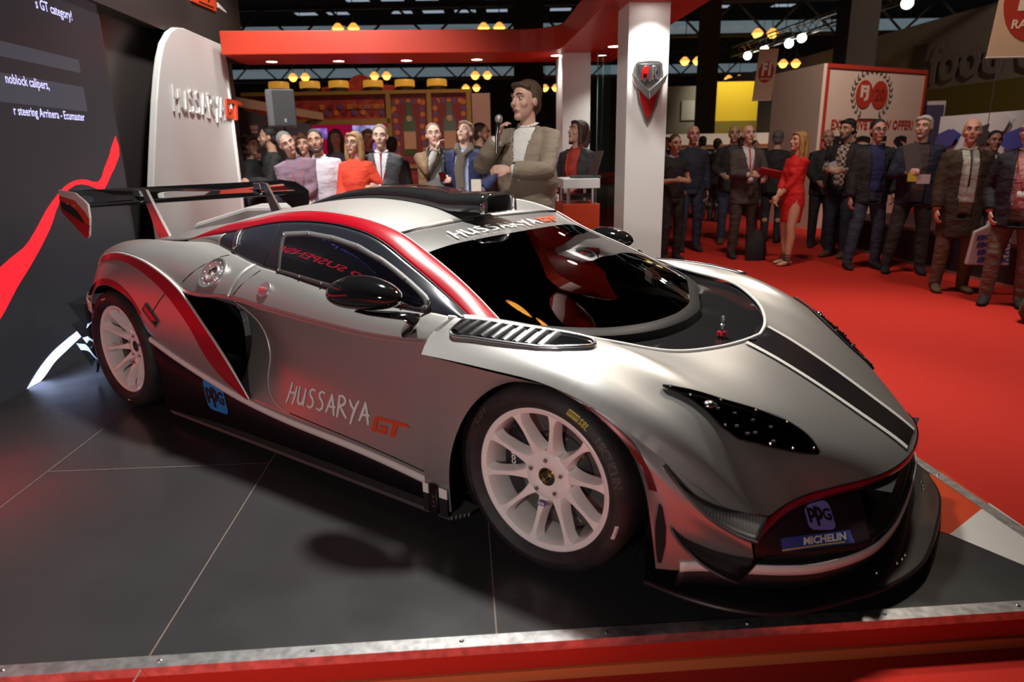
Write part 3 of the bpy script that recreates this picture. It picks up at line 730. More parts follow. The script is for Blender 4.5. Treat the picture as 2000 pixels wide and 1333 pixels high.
for o, s in zip(fcs, (0, 1)):
    f = (lambda m: m.mirrored()) if s else (lambda m: m)
    obj('filler_well', f(MB().lathe([(.031, .002), (.030, -.012), (.0, -.012)], M_, 24)), BLACK_G, o)
    obj('filler_valve', f(MB().box(M_ @ Vector((0, -.006, .0)), (.02, .02, .012))), STEEL, o, bevel=.003)
    for k in range(10):
        c = M_ @ Vector((.060*cos(k*pi/5), .060*sin(k*pi/5), .005)); obj('screw', f(bolt_at(c, n_, .004, .003)), STEEL, o)
p, n_ = on_top(-1.48, .868, .004); M_ = nframe(p, n_)
pair('latch_disc', MB().lathe([(.036, 0), (.036, .006), (.0, .008)], M_, 30).box(M_ @ Vector((0, 0, .009)), (.05, .01, .01)), ALU, 'round aluminium door latch')
pair('handle_slot', MB().tube([sside(x, z, .004) for x, z in ((-1.53, .712), (-1.49, .706), (-1.44, .704))], .006, 8), STEEL, 'small steel door pull')
q = [(-1.995, .995), (-1.955, 1.005), (-1.90, .935), (-1.935, .918)]
g = [[sside(*[q[0][k]*(1-i/6)*(1-j/4)+q[1][k]*(1-i/6)*(j/4)+q[3][k]*(i/6)*(1-j/4)+q[2][k]*(i/6)*(j/4) for k in (0, 1)], .008) for j in range(5)] for i in range(7)]
pair('fastener_plate', MB().grid(g), STEEL, 'small steel fastener plate', solid=.004)
q = [(-2.428, .610), (-2.385, .650), (-2.285, .567), (-2.328, .530)]
g = [[sside(*[q[0][k]*(1-i/8)*(1-j/4)+q[1][k]*(1-i/8)*(j/4)+q[3][k]*(i/8)*(1-j/4)+q[2][k]*(i/8)*(j/4) for k in (0, 1)], .007) for j in range(5)] for i in range(9)]
sl = pair('haunch_slot', MB().grid(g), BLACK_G, 'black slot in the rear haunch', solid=.004)
ring = [g[0][0], g[0][4], g[8][4], g[8][0], g[0][0]]
for o, s in zip(sl, (0, 1)):
    m = MB().tube(ring, .004, 6); obj('slot_frame', m.mirrored() if s else m, STEEL, o)
# the air intake behind the door: dark throat
th = [[Vector((x, -w, z)) for x, w, z in r] for r in (
    [(-2.00, .88, .725), (-2.01, .70, .62), (-1.95, .70, .49), (-1.84, .78, .37)], [(-2.2, .80, .72), (-2.2, .62, .60), (-2.15, .62, .45), (-2.1, .70, .36)], [(-2.22, .92, .60), (-2.22, .92, .55), (-2.22, .92, .45), (-2.2, .92, .36)])]
pair('intake_throat', MB().grid(loft(th, 14, 10)), BLACK_M)

# ------------------------------------------------------------------ door mirrors
pod = MB(); g = []
for i in range(25):
    t = i/24; x = -.935+.335*t
    a = max(0.0, 1-((t-.42)/.42)**2 if t < .42 else 1-((t-.42)/.585)**2)**.5
    c = Vector((x, -.955+.03*t, .853+.006*t+.012*sin(pi*t)))
    g.append([c+Vector((0, cos(2*pi*k/24)*.085*a, sin(2*pi*k/24)*.064*a)) for k in range(24)])
pod.grid(g, closed_v=True)
arm = MB()
arm.tube([Vector((-.80, -.945, .797)), Vector((-.72, -.94, .797)), Vector((-.63, -.935, .80)), Vector((-.565, -.925, .80)), Vector((-.54, -.915, .788)), Vector((-.575, -.895, .762)), Vector((-.625, -.868, .735))],
         [(.020, .005), (.036, .007), (.040, .010), (.034, .013), (.030, .016), (.032, .018), (.040, .020)], 14)
foot = MB().lathe([(.055, .0), (.055, .006), (.03, .012), (0, .012)], nframe(*on_top(-.635, .865, .002)), 20)
for s in (0, 1):
    f = (lambda m: m.mirrored()) if s else (lambda m: m)
    o = obj('door_mirror', f(pod), BLACK_G, CAR, smooth=80)
    obj('mirror_arm', f(arm), BLACK_G, o, smooth=60)
    obj('mirror_glass', f(MB().lathe([(.0, 0), (.020, 0)], frame(Vector((-.931, -.955, .853)), (0, 1, 0), (0, 0, 1)), 24)), CHROME, o)

# ------------------------------------------------------------------ roof scoop
SCX = [(-2.30, .02, .003), (-2.10, .09, .022), (-1.85, .125, .045), (-1.55, .142, .062), (-1.25, .142, .074), (-1.05, .136, .082), (-.90, .126, .083), (-.84, .122, .080)]
pts = spline([(x, w, h) for x, w, h in SCX], 40); g = []
for p in pts:
    row = []
    for k in range(21):
        t = -1+2*k/20; y = p.y*math.copysign(min(1, abs(t)*1.08)**.9, t)
        prof = (1-abs(t)**4)**.5
        zb = bdown(min(p.x, -.93), abs(y), 0); z0 = zb.z if zb else 1.1
        if p.x > -1.12: z0 = max(zb.z if zb and p.x < -.95 else 0, 1.092)
        row.append(Vector((p.x, y, z0-.003+p.z*prof)))
    g.append(row)
sc = obj('roof_scoop', MB().grid(g), CARB_G, CAR, solid=.006, smooth=70); sc['label'] = 'glossy carbon air scoop on the roof'
mouth = g[-1]; base = [Vector((-.84, mouth[0].y+(mouth[-1].y-mouth[0].y)*k/20, mouth[0].z-.004)) for k in range(21)]
fr = [p.copy() for p in mouth]+base[::-1]; c = sum(fr, Vector())/len(fr)
obj('scoop_mouth', MB().grid([[c+(p-c)*s+Vector((dx, 0, 0)) for s, dx in ((1.02, -.02), (1.04, .006), (.9, .010), (.84, .0), (.82, -.03))] for p in fr+[fr[0]]]), CHROME, sc, smooth=40)
obj('scoop_mesh', MB().grid([[c+(p-c)*s+Vector((-.03, 0, 0)) for s in (.84, .01)] for p in fr+[fr[0]]]), BLACK_M, sc)

# ------------------------------------------------------------------ rear wing
wg = MB(); prof = [(-3.255, 1.088), (-3.27, 1.098), (-3.33, 1.115), (-3.42, 1.132), (-3.52, 1.160), (-3.56, 1.178), (-3.563, 1.172), (-3.50, 1.146), (-3.40, 1.114), (-3.32, 1.094), (-3.27, 1.084)]
wg.grid([[Vector((x, y, z)) for x, z in prof] for y in [-.775+1.55*k/20 for k in range(21)]], closed_v=True)
WING = obj('rear_wing', wg, mat('mirror_carbon', (.03, .03, .032), .04, .6, Coat_Weight=1.0, Coat_Roughness=.01), CAR, smooth=40)
WING['label'] = 'wide glossy black rear wing'
ep = [(-3.60, 1.185), (-3.39, 1.170), (-3.29, 1.130), (-3.245, 1.105), (-3.25, 1.03), (-3.295, .925), (-3.325, .905), (-3.355, .915), (-3.62, 1.06)]
EPM = Matrix(((1, 0, 0, 0), (0, 0, 1, 0), (0, 1, 0, 0), (0, 0, 0, 1)))
for s in (-1, 1):
    o = obj('wing_endplate', MB().prism(ep, s*.775, s*.787, EPM), BLACK_S if s > 0 else WHITE_P, WING, smooth=0)
    o['label'] = 'wing endplate in white, red and black bands' if s < 0 else 'black inner face of the wing endplate'
    y = s*.7885
    bands = [([(-3.603, 1.150), (-3.40, 1.125), (-3.30, 1.065), (-3.252, 1.02), (-3.295, .925), (-3.325, .905), (-3.355, .915), (-3.62, 1.06)], ORED, .0),
             ([(-3.605, 1.118), (-3.48, 1.10), (-3.38, 1.06), (-3.31, .99), (-3.45, 1.03), (-3.60, 1.075)], PRINTB, .001),
             ([(-3.605, 1.072), (-3.45, 1.03), (-3.31, .99), (-3.255, .985), (-3.295, .925), (-3.325, .905), (-3.355, .915), (-3.615, 1.055)], mat('red_glitter', (.50, .006, .012), .35, .3), .0015)]
    for P, m, e in bands:
        obj('endplate_band', flat(tri((P, [tuple(range(len(P)))])), Matrix(((1, 0, 0, 0), (0, 0, s, y+s*e), (0, 1, 0, 0), (0, 0, 0, 1)))), m, o, smooth=0)
    for x, z in ((-3.50, 1.105), (-3.42, 1.095)): obj('bolt', bolt_at((x, y, z), (0, s, 0), .008, .006), STEEL, o)
    st = MB(); y = s*.43
    path = [Vector((-3.10, y, .868)), Vector((-3.17, y, .985)), Vector((-3.235, y, 1.10)), Vector((-3.275, y, 1.172)), Vector((-3.32, y, 1.182)), Vector((-3.40, y, 1.172))]
    st.grid([[p+Vector((0, dy, dz))+Vector((dx, 0, 0)) for dx, dy, dz in ((w, -.009, 0), (w, .009, 0), (-w, .009, -.0), (-w, -.009, -.0))] for p, w in zip(path, (.075, .055, .038, .028, .012, .004))], closed_v=True)
    obj('wing_strut', st, mat('strut_alloy', (.55, .52, .52), .25, .9), WING, smooth=30)['label'] = 'pale alloy wing strut'
    obj('strut_clamp', MB().box((-3.36, y, 1.15), (.09, .03, .05)), STEEL, WING, bevel=.006)

# ------------------------------------------------------------------ wheels
def wheel(x, y, R_t, side, hub_in, label):
    # side: -1 right, +1 left; local x,y in the wheel plane, z outward
    M = frame(Vector((x, y, R_t)), (-side, 0, 0), (0, 0, 1), (0, side, 0))
    w = MB()
    rim = [(.243, -.30), (.236, -.28), (.226, -.24), (.222, -.10), (.220, -.045), (.223, -.018), (.228, -.004), (.243, .003), (.250, .0), (.252, -.010), (.247, -.022), (.240, -.05), (.234, -.10), (.232, -.24), (.243, -.28)]
    w.lathe(rim, M, 72, closed=True)
    hz = -hub_in
    w.lathe([(.030, hz-.05), (.031, hz+.002), (.036, hz+.006), (.075, hz+.004), (.088, hz-.004), (.092, hz-.03), (.086, hz-.06)], M, 48)
    for k in range(10):
        a = 2*pi*k/10+radians(8); rows = []
        for r, hwid, top, dep in ((.078, .026, hz+.000, .05), (.100, .0175, hz*.78, .05), (.135, .0108, hz*.45-.003, .050), (.175, .0100, hz*.22-.004, .046), (.202, .0120, -.006, .042), (.221, .020, -.005, .036), (.234, .034, -.006, .03)):
            c = Vector((r*cos(a), r*sin(a), 0)); q = Vector((-sin(a), cos(a), 0)); e = .32
            sec = [(-hwid*1.35, -dep), (-hwid, -.010), (-hwid*.72, -.001), (hwid*.72, -.001), (hwid, -.010), (hwid*1.35, -dep)]
            rows.append([M @ (c+q*u+Vector((0, 0, top+v))) for u, v in sec])
        w.grid(spl_rows(rows, 18), closed_v=True)
    o = obj('wheel', w, WHEELW, CAR, smooth=42); o['label'] = label
    tp = [(.240, -.005), (.250, .004), (.262, .016), (.276, .024), (R_t-.030, .020), (R_t-.012, .006), (R_t-.003, -.014), (R_t, -.05), (R_t, -.15), (R_t, -.25), (R_t-.006, -.29), (R_t-.03, -.315), (.26, -.31), (.240, -.30)]
    obj('tyre', MB().lathe(tp, M, 96), RUBBER, o, smooth=40)
    d = MB().lathe([(.100, -.105), (.206, -.105), (.208, -.111), (.208, -.131), (.100, -.131)], M, 64)
    for k in range(24):
        a = 2*pi*k/24; d.tube([M @ Vector((r*cos(a+(r-.12)*3), r*sin(a+(r-.12)*3), -.1045)) for r in (.148, .165, .18, .195)], .0018, 5)
    obj('brake_disc', d, IRON, o, smooth=40)
    bell = MB().lathe([(.0, -.075), (.06, -.075), (.070, -.080), (.112, -.092), (.135, -.098), (.135, -.125)], M, 48)
    bo = obj('disc_bell', bell, BLACK_S, o, smooth=40)
    for k in range(10):
        a = 2*pi*k/10; obj('bobbin', bolt_at(M @ Vector((.124*cos(a), .124*sin(a), -.096)), M.to_3x3() @ Vector((0, 0, 1)), .007, .006), STEEL, o)
    cal = MB(); g = []
    for i in range(13):
        a = radians(140+80*i/12) if side < 0 else radians(40-80*i/12); row = []
        for r, h in ((.122, -.15), (.122, -.082), (.135, -.072), (.180, -.072), (.203, -.082), (.203, -.15)): row.append(M @ Vector((r*cos(a), r*sin(a), h)))
        g.append(row)
    cal.grid(g, closed_v=True); cal.f.append(tuple(range(6))); cal.f.append(tuple(12*6+k for k in range(6)))
    co = obj('caliper', cal, BLACK_S, o, smooth=30)
    tx = fit(text2d('alcon', .05, .001), .075); Mt = M @ Matrix.Translation((-.150*1, -.035, -.0705)) @ Matrix.Rotation(radians(92), 4, 'Z')
    obj('caliper_print', flat(tx, Mt), PRINTW, co, smooth=0)
    bore = MB().lathe([(.031, hz+.004), (.030, hz-.05), (.020, hz-.055), (.020, hz-.03), (.012, hz-.03), (.0, hz-.05)], M, 30)
    obj('wheel_bore', bore, mat('bore_gold', (.45, .36, .2), .3, 1.0), o, smooth=40)
    for k in range(5):
        a = 2*pi*k/5+radians(18); c = Vector((.060*cos(a), .060*sin(a), hz+.006))
        pk = obj('lug_pocket', MB().lathe([(.0135, .0), (.0125, -.004), (.0, -.004)], M @ Matrix.Translation(c), 16), mat('pocket_grey', (.22, .20, .19), .3, .6), o)
        obj('lug_nut', MB().lathe([(.0, .008), (.006, .008), (.0085, .004), (.0085, -.004)], M @ Matrix.Translation(c), 6), STEEL, o, smooth=20)
    st = fit(text2d('EVR', .05, .002), .03)
    obj('wheel_badge', flat(([(0, 0), (.032, 0), (.032, .018), (0, .018)], [(0, 1, 2, 3)]), M @ Matrix.Translation((-.022, -.098, hz*.7+.0155))), NAVYP, o, smooth=0)
    obj('badge_print', flat(shift(st, .003, .003, .85), M @ Matrix.Translation((-.022, -.098, hz*.7+.0165))), PRINTW, o, smooth=0)
    # lettering on the sidewall
    def wallz(r): return .0245 if r < .292 else .020-(r-.292)*.5
    def arc_text(vf, r0, a_mid, m, nm, up=True, lift=.0012):
        v, f = vf; x1 = max(p[0] for p in v); P = []
        for px, py in v:
            r = r0+py; a = a_mid-(px-x1/2)/r0; zz = wallz(r)+lift; P.append(M @ Vector((r*cos(a), r*sin(a), zz)))
        obj(nm, MB().add(P, f), m, o, smooth=0)
    GREYR = mat('raised_rubber', (.07, .062, .06), .6)
    return o, M, arc_text
def spl_rows(rows, n):
    cols = list(zip(*rows)); f = [spline(c, n) for c in cols]; return [list(r) for r in zip(*f)]
GREYR = mat('raised_rubber', (.075, .068, .066), .6)
def wheel_marks(o, M, at, front):
    if front:
        at(tri(fit(text2d('MICHELIN', 1, .02), .155, .022), .02), .282, radians(28), GREYR, 'tyre_lettering')
        at(tri(fit(text2d('PILOT', 1, .02), .09, .020), .02), .282, radians(143), GREYR, 'tyre_lettering')
        at(tri(fit(text2d('S8L', 1, .01), .036, .017), .02), .284, radians(55), mat('yellow_print', (.75, .6, .05), .5), 'tyre_code')
        at(tri(([(0, 0), (.04, 0), (.04, .017), (0, .017)], [(0, 1, 2, 3)]), .012), .284, radians(63.5), YELLOW, 'tyre_label')
        for k in range(6): at(([(0, 0), (.003, 0), (.003, .012), (0, .012)], [(0, 1, 2, 3)]), .2865, radians(60.3+1.25*k), PRINTB, 'label_bar', lift=.002)
        at(tri(([(0, 0), (.05, 0), (.05, .009), (0, .009)], [(0, 1, 2, 3)]), .012), .288, radians(-17), PRINTW, 'tyre_label')
    else:
        at(tri(([(0, -.004), (.17, -.004), (.17, .026), (0, .026)], [(0, 1, 2, 3)]), .012), .284, radians(150), NAVYP, 'tyre_band')
        at(tri(fit(text2d('MICHELIN', 1, .03), .145, .018), .02), .288, radians(150), YELLOW, 'tyre_lettering', lift=.003)
        at(tri(([(0, 0), (.035, 0), (.035, .024), (0, .024)], [(0, 1, 2, 3)]), .012), .284, radians(178), YELLOW, 'tyre_label')
        at(tri(([(0, 0), (.05, 0), (.05, .02), (0, .02)], [(0, 1, 2, 3)]), .012), .284, radians(105), mat('pale_orange_print', (.7, .4, .25), .5), 'tyre_label')
        at(tri(([(0, 0), (.03, 0), (.03, .012), (0, .012)], [(0, 1, 2, 3)]), .012), .284, radians(-84), YELLOW, 'tyre_label')
for x, y, r, s, hub, lb, fr_ in ((0, -.93, .325, -1, .035, 'white ten-spoke front wheel nearest the viewer', True), (-2.79, -.93, .336, -1, .075, 'white ten-spoke rear wheel beside the screen', False),
                           (0, .93, .325, 1, .035, None, True), (-2.79, .93, .336, 1, .075, None, False)):
    o, M, at = wheel(x, y, r, s, hub, lb)
    if not lb: del o['label']
    if s < 0: wheel_marks(o, M, at, fr_)

# ------------------------------------------------------------------ wheel wells, floor pan, diffuser, cockpit
for cx, cz, r, wo, sp_ in ((0, .31, .362, .90, 240), (-2.79, .336, .395, .945, 165)):
    ww = MB(); g = []
    for k in range(25):
        a = radians(-30+sp_*k/24); g.append([Vector((cx+r*cos(a), -w, max(.07, cz+r*sin(a)))) for w in (wo, .75, .56)])
    ww.grid(g); ww.grid([[Vector((cx-.42+.84*i/4, -.56, z)) for z in (.07, .3, .5)] for i in range(5)])
    pair('wheel_well', ww, BLACK_M)
fp = MB().grid([[Vector((x, y, .075)) for y in (-.86, -.4, .4, .86)] for x in (-2.35, -1.4, -.45)]).grid([[Vector((x, y, .075)) for y in (-.6, .6)] for x in (-3.35, -2.3)]).grid([[Vector((x, y, .075)) for y in (-.6, .6)] for x in (-.5, .6)])
obj('floor_pan', fp, BLACK_M, CAR, solid=.01)
tail = MB().grid([[Vector((x, y, z)) for y in (-.72, -.4, 0, .4, .72)] for x, z in ((-3.18, .79), (-3.30, .68), (-3.34, .5), (-3.32, .36))])
obj('tail_panel', tail, BLACK_S, CAR, solid=.01)
pair('tail_corner', MB().grid([[Vector((x, -w, z)) for z in (.50, .535, .57)] for x, w in ((-3.10, .922), (-3.25, .88), (-3.40, .81), (-3.46, .78))]), mat('tail_red_white', (.7, .55, .5), .4), solid=.006)
for x0, x1, z0, z1 in ((-3.30, -3.72, .50, .36), (-3.34, -3.72, .36, .23), (-3.36, -3.70, .235, .07)):
    m = MB().grid([[Vector((x0+.04, -.62, z0)), Vector((x0, -.80, z0)), Vector((x0+.02, -.83, z0-.06))], [Vector((x1, -.62, z0+.02)), Vector((x1-.03, -.80, z0-.04)), Vector((x1+.20, -.80, z1-.03))]])
    pair('diffuser_fin', m, BLACK_G, 'black diffuser fin behind the rear wheel', solid=.012)
cab = MB().grid([[Vector((x, y, z)) for y in (-.62, 0, .62)] for x, z in ((-.02, .62), (-.30, .66), (-.48, .70), (-.55, .62), (-.6, .45), (-.9, .25), (-1.7, .25), (-1.8, .6), (-1.8, .95))])
obj('dashboard', cab, mat('cockpit_black', (.012, .012, .013), .7), CAR)
for s in (-1, 1): obj('roll_bar', MB().tube([(-.32, s*.6, .66), (-.62, s*.56, .86), (-.98, s*.5, 1.0), (-1.5, s*.48, 1.05)], .02, 10), mat('cockpit_black', (.012, .012, .013), .7), CAR)
seat = MB().box((-1.25, .30, .48), (.5, .42, .1)).box((-1.5, .30, .75), (.12, .42, .6))
obj('driver_seat', seat, BLACK_S, CAR, bevel=.03)
st_ = MB(); st_.grid([[Vector((-.72+.03*cos(b), .30, .72))+Matrix.Rotation(radians(-65), 3, 'Y') @ Vector(((.15+.014*cos(b))*cos(a), (.15+.014*cos(b))*sin(a), .014*sin(b))) for b in [2*pi*j/8 for j in range(8)]] for a in [2*pi*i/28 for i in range(28)]], closed_u=True, closed_v=True)
obj('steering_wheel', st_, BLACK_S, CAR)
# ------------------------------------------------------------------ lettering on the body
dd = (0, 1, 0)
bt = fit(brush_text('HUSSARYA'), .56, .115)
doors_r = doors[0]
obj('door_lettering', decal(bt, (-1.405, -.9, .268), (1, 0, .05), (.05, 0, 1), dd), PRINTW, doors_r, smooth=0)['label'] = 'white brush lettering on the door'
gtv = fit(gt_logo(), .215, .066)
obj('door_logo', decal(gtv, (-.832, -.9, .292), (1, 0, .05), (.05, 0, 1), dd), ORED, doors_r, smooth=0)['label'] = 'orange red two letter logo on the door'
wsl = [o for o in bpy.data.objects if o.name == 'windscreen_banner'][0]
dn = (0, 0, -1)
bb = BVH
BVH = BVHTree.FromPolygons([Vector(v) for v in SHELL.v], SHELL.f)
obj('banner_lettering', decal(fit(brush_text('HUSSARYA'), .66, .098), (-.752, -.40, 1.2), (0, 1, 0), (-1, 0, 0), dn, .008, .025), PRINTW, wsl, smooth=0)['label'] = 'white brush lettering on the windscreen banner'
obj('banner_logo', decal(fit(gt_logo(), .20, .060), (-.785, .285, 1.2), (0, 1, 0), (-1, 0, 0), dn, .008, .025), ORED, wsl, smooth=0)['label'] = 'orange red two letter logo on the windscreen banner'
BVH = BVHTree.FromPolygons([Vector(v) for v in sill.v], sill.f)
ppg(sills[0], 'sill_sticker', (-2.03, -.9, .135), (1, 0, -.02), (.02, 0, 1), dd, .17, BLUE_P, PRINTB)['label'] = 'blue square sticker on the sill'
BVH = BVHTree.FromPolygons([Vector(v) for v in pl.v], pl.f)
def plate_frame(u, v):
    u = Vector(u).normalized(); v = Vector(v); v = (v-u*v.dot(u)).normalized(); n = u.cross(v); n = n if n.dot(Vector((1, -1, .3))) > 0 else -n
    return u, v, -n
u_, v_, d_ = plate_frame((.069, .068, -.011), (-.004, .066, .041))
ppg(plates[0], 'intake_sticker', (.751, -.607, .236), u_, v_, d_, .092, VIOLET, mat('maroon_black_print', (.02, .008, .014), .5))['label'] = 'violet square sticker on the intake plate'
u_, v_, d_ = plate_frame((.167, .168, 0), (-.002, .02, .028)); o_ = Vector((.702, -.703, .196))
bn = obj('intake_banner', decal(([(0, 0), (.237, 0), (.237, .038), (0, .038)], [(0, 1, 2, 3)]), o_, u_, v_, d_, .005, .03), NAVYP, plates[0], smooth=0)
bn['label'] = 'navy sticker with white lettering on the intake plate'
obj('banner_lettering', decal(shift(fit(text2d('MICHELIN', 1, .035, .25), .150, .022), .068, .011), o_, u_, v_, d_, .0075, .03), PRINTW, bn, smooth=0)
obj('banner_line', decal(([(.0, .004), (.205, .004), (.205, .007), (.0, .007)], [(0, 1, 2, 3)]), o_, u_, v_, d_, .0075, .03), YELLOW, bn, smooth=0)
BVH = BVHTree.FromPolygons([Vector(v) for v in SHELL.v], SHELL.f)
# ------------------------------------------------------------------ carpet and stage
CARP = mat('red_carpet', (.55, .02, .012), .95, 0, Sheen_Weight=.0)
noise_col(CARP, (.42, .010, .003), (.60, .019, .006), 240, 4, .3, .7, bump=.25, bdist=.004)
struct('floor', MB().box((-3, 14, CARPET-.05), (60, 60, .1)), CARP)
DECK = mat('black_stage_laminate', (.030, .030, .031), .36)
n, l, b = nodes(DECK)
tc = n.new('ShaderNodeTexCoord'); t1 = n.new('ShaderNodeTexNoise'); t1.inputs['Scale'].default_value = 2.2; t1.inputs['Detail'].default_value = 6
r1 = n.new('ShaderNodeMapRange'); r1.inputs[1].default_value = .3; r1.inputs[2].default_value = .7; r1.inputs[3].default_value = .22; r1.inputs[4].default_value = .36
l.new(tc.outputs['Object'], t1.inputs['Vector']); l.new(t1.outputs['Fac'], r1.inputs[0]); l.new(r1.outputs[0], b.inputs['Roughness'])
def S(a, b, z=0.0): return C0+E1*a+E2*b+UP*z          # stage frame: a along the front edge (corner at 0, rest negative), b into the hall
C0 = Vector((1.575, -.07, 0))
STAGE = thing('stage', 'low black stage platform with red fascia and silver edge under the race car', 'stage', C0)
STAGE.location = (C0.x, C0.y, CARPET)
dk = MB().add([S(-4.7, 0, -.02), S(-.0, 0, -.02), S(0, 5.4, -.02), S(-4.7, 5.4, -.02), S(-4.7, 0, 0), S(0, 0, 0), S(0, 5.4, 0), S(-4.7, 5.4, 0)], [(4, 5, 6, 7), (0, 3, 2, 1), (0, 1, 5, 4), (1, 2, 6, 5), (2, 3, 7, 6), (3, 0, 4, 7)])
obj('deck', dk, DECK, STAGE, smooth=0)
FASC = mat('red_fascia', (.50, .025, .012), .5)
def beam(a0, b0, a1, b1, z0, z1, w, out):     # upright board along an edge of the stage
    p, q = S(a0, b0), S(a1, b1); o = out*w
    vs = [v+UP*z for z in (z0, z1) for v in (p, q, q+o, p+o)]
    return MB().add(vs, [(0, 3, 2, 1), (4, 5, 6, 7), (0, 1, 5, 4), (1, 2, 6, 5), (2, 3, 7, 6), (3, 0, 4, 7)])
obj('fascia', beam(-4.7, 0, 0, 0, CARPET, -.022, .01, -E2).join(beam(0, 0, 0, 5.4, CARPET, -.022, .01, E1)), FASC, STAGE, smooth=0)
obj('skirting_strip', beam(-4.7, 0, 0, 0, CARPET, CARPET+.035, .02, -E2), mat('orange_tape', (.62, .16, .05), .6), STAGE, smooth=0)
TRIM = mat('scuffed_aluminium', (.62, .62, .62), .3, .9); noise_col(TRIM, (.45, .45, .45), (.75, .75, .75), 30, 4)
tr = MB()
for (a0, b0, a1, b1, inn, out) in ((-4.7, 0, 0, 0, E2, -E2), (0, 0, 0, 5.4, -E1, E1)):
    p, q = S(a0, b0), S(a1, b1)
    for (o1, z1), (o2, z2) in ((( inn*.035, .004), (out*.012, .004)), ((out*.012, .004), (out*.012, -.025)), ((inn*.035, .004), (inn*.035, 0))):
        tr.add([p+o1+UP*z1, q+o1+UP*z1, q+o2+UP*z2, p+o2+UP*z2], [(0, 1, 2, 3)])
obj('edge_trim', tr, TRIM, STAGE, smooth=0)
for k in range(9): obj('screw', bolt_at(S(-.35-.42*k, .014, .004), UP, .007, .004), STEEL, STAGE)
for k in range(8): obj('screw', bolt_at(S(-.014, .25+.6*k, .004), UP, .007, .004), STEEL, STAGE)
jt = MB()
SEAM = mat('seam_brown', (.16, .12, .10), .7)
def seam(p, q, w=.0022):
    d = (q-p).normalized(); s = Vector((-d.y, d.x, 0))*w
    jt.add([p+s+UP*.0012, q+s+UP*.0012, q-s+UP*.0012, p-s+UP*.0012], [(0, 1, 2, 3)])
def fl(a, b): return (a*E1+b*E2)
P1, P2 = Vector((-1.48, -.95, 0)), Vector((-2.25, -1.57, 0))
seam(P1, P1-E2*1.36); seam(P1, P1+E2*4); seam(P2-E1*0, P1); seam(P2-E2*.9, P2+E2*5); seam(P1+E1*.98, P1+E1*.98-E2*.3); seam(P1+E1*.98, P1+E1*.98-E2*1.3)
obj('board_seam', jt, SEAM, STAGE, smooth=0)
# printed floor panel in orange red and white at the right-hand corner
def pix(pts): return MB().add([Vector((x, y, .0015)) for x, y in pts], [tuple(range(len(pts)))])
obj('floor_print', pix([(.99, .64), (1.035, .632), (1.086, .559), (1.205, .414), (1.098, .067), (1.0, .08)]), mat('orange_red_vinyl', (.62, .06, .012), .3), STAGE, smooth=0)
obj('floor_print', pix([(1.205, .414), (1.50, .04), (1.575, -.07), (1.53, -.10), (1.098, .067)]), mat('white_vinyl', (.66, .65, .63), .3), STAGE, smooth=0)
# ------------------------------------------------------------------ backdrop: LED wall, recess, header, white name panel
P0W = Vector((-3.66, -1.15, 0))
def Wl(s, z, off=0.0): return P0W+E2*s+UP*z+E1*off
MW = lambda s, z, off=0.0: frame(Wl(s, z, off), E2, UP, E1)      # (right along the wall, up, out of the wall)
def panel(s0, s1, z0, z1, o0, o1):
    vs = [Wl(s, z, o) for o in (o0, o1) for z in (z0, z1) for s in (s0, s1)]
    return MB().add(vs, [(0, 1, 3, 2), (4, 6, 7, 5), (0, 4, 5, 1), (2, 3, 7, 6), (0, 2, 6, 4), (1, 5, 7, 3)])
LED = mat('led_screen', (.01, .01, .012), .45, emit=1.0, ecol=(.020, .020, .024))
n, l, b = nodes(LED)      # faint cabinet grid of the LED tiles
tc = n.new('ShaderNodeTexCoord'); br = n.new('ShaderNodeTexNoise'); br.inputs['Scale'].default_value = 1.2
rp_ = n.new('ShaderNodeMapRange'); rp_.inputs[3].default_value = .7; rp_.inputs[4].default_value = 1.2
l.new(tc.outputs['Object'], br.inputs['Vector']); l.new(br.outputs['Fac'], rp_.inputs[0]); l.new(rp_.outputs[0], b.inputs['Emission Strength'])
SCR = thing('led_wall', 'tall dark video wall with red ribbon graphic and pale text left of the car', 'video wall', P0W)
obj('screen', panel(-6.5, 1.70, CARPET, 2.5, -.2, 0), LED, SCR, smooth=0)
BARM = mat('screen_bar', (.01, .01, .012), .5, emit=1.0, ecol=(.055, .055, .07))
for s0, s1, z0, z1 in ((-1.0, 1.30, 1.965, 2.055), (-1.0, 1.30, 1.70, 1.87)):
    obj('screen_bar', flat(([(s0, z0), (s1, z0), (s1, z1), (s0, z1)], [(0, 1, 2, 3)]), MW(0, 0, .001)), BARM, SCR, smooth=0)
TXM = mat('screen_text', (.1, .1, .1), .5, emit=1.5, ecol=(.58, .56, 1.0))
TXR = mat('screen_text_red', (.1, .0, .0), .5, emit=2.0, ecol=(1, .03, .08))
def screen_text(s, right, z, size, m=TXM, bold=.001, left=None, wfac=.82):
    v, f = text2d(s, size, bold); v = [(p[0]*wfac, p[1]) for p in v]; x1 = max(p[0] for p in v)
    s0 = left if left is not None else right-x1
    obj('screen_text', flat((v, f), MW(s0, z, .0025)), m, SCR, smooth=0)
screen_text('s GT category!', 1.31, 2.318, .088); screen_text('noblock calipers,', .86, 1.815, .082); screen_text('r steering Arrinera - Ecumaster', 1.24, 1.633, .078)
screen_text('rera Hussarya - Pol', -.45, 2.46, .20, mat('screen_text_violet', (.1, .1, .1), .5, emit=1.6, ecol=(.16, .16, .85))); screen_text('AND SUSPENSION', -.25, 1.80, .24, TXR, .004)
RIBR = [(1.66, 1.54), (1.69, 1.43), (1.58, 1.31), (1.44, 1.21), (1.37, 1.15), (1.30, 1.135), (1.22, 1.155), (1.12, 1.18), (.98, 1.19), (.86, 1.16), (.72, 1.08), (.58, .94), (.48, .86), (.28, .72), (.12, .62), (-.09, .47), (-.5, .30), (-1.1, .22), (-1.8, .30), (-2.6, .55)]
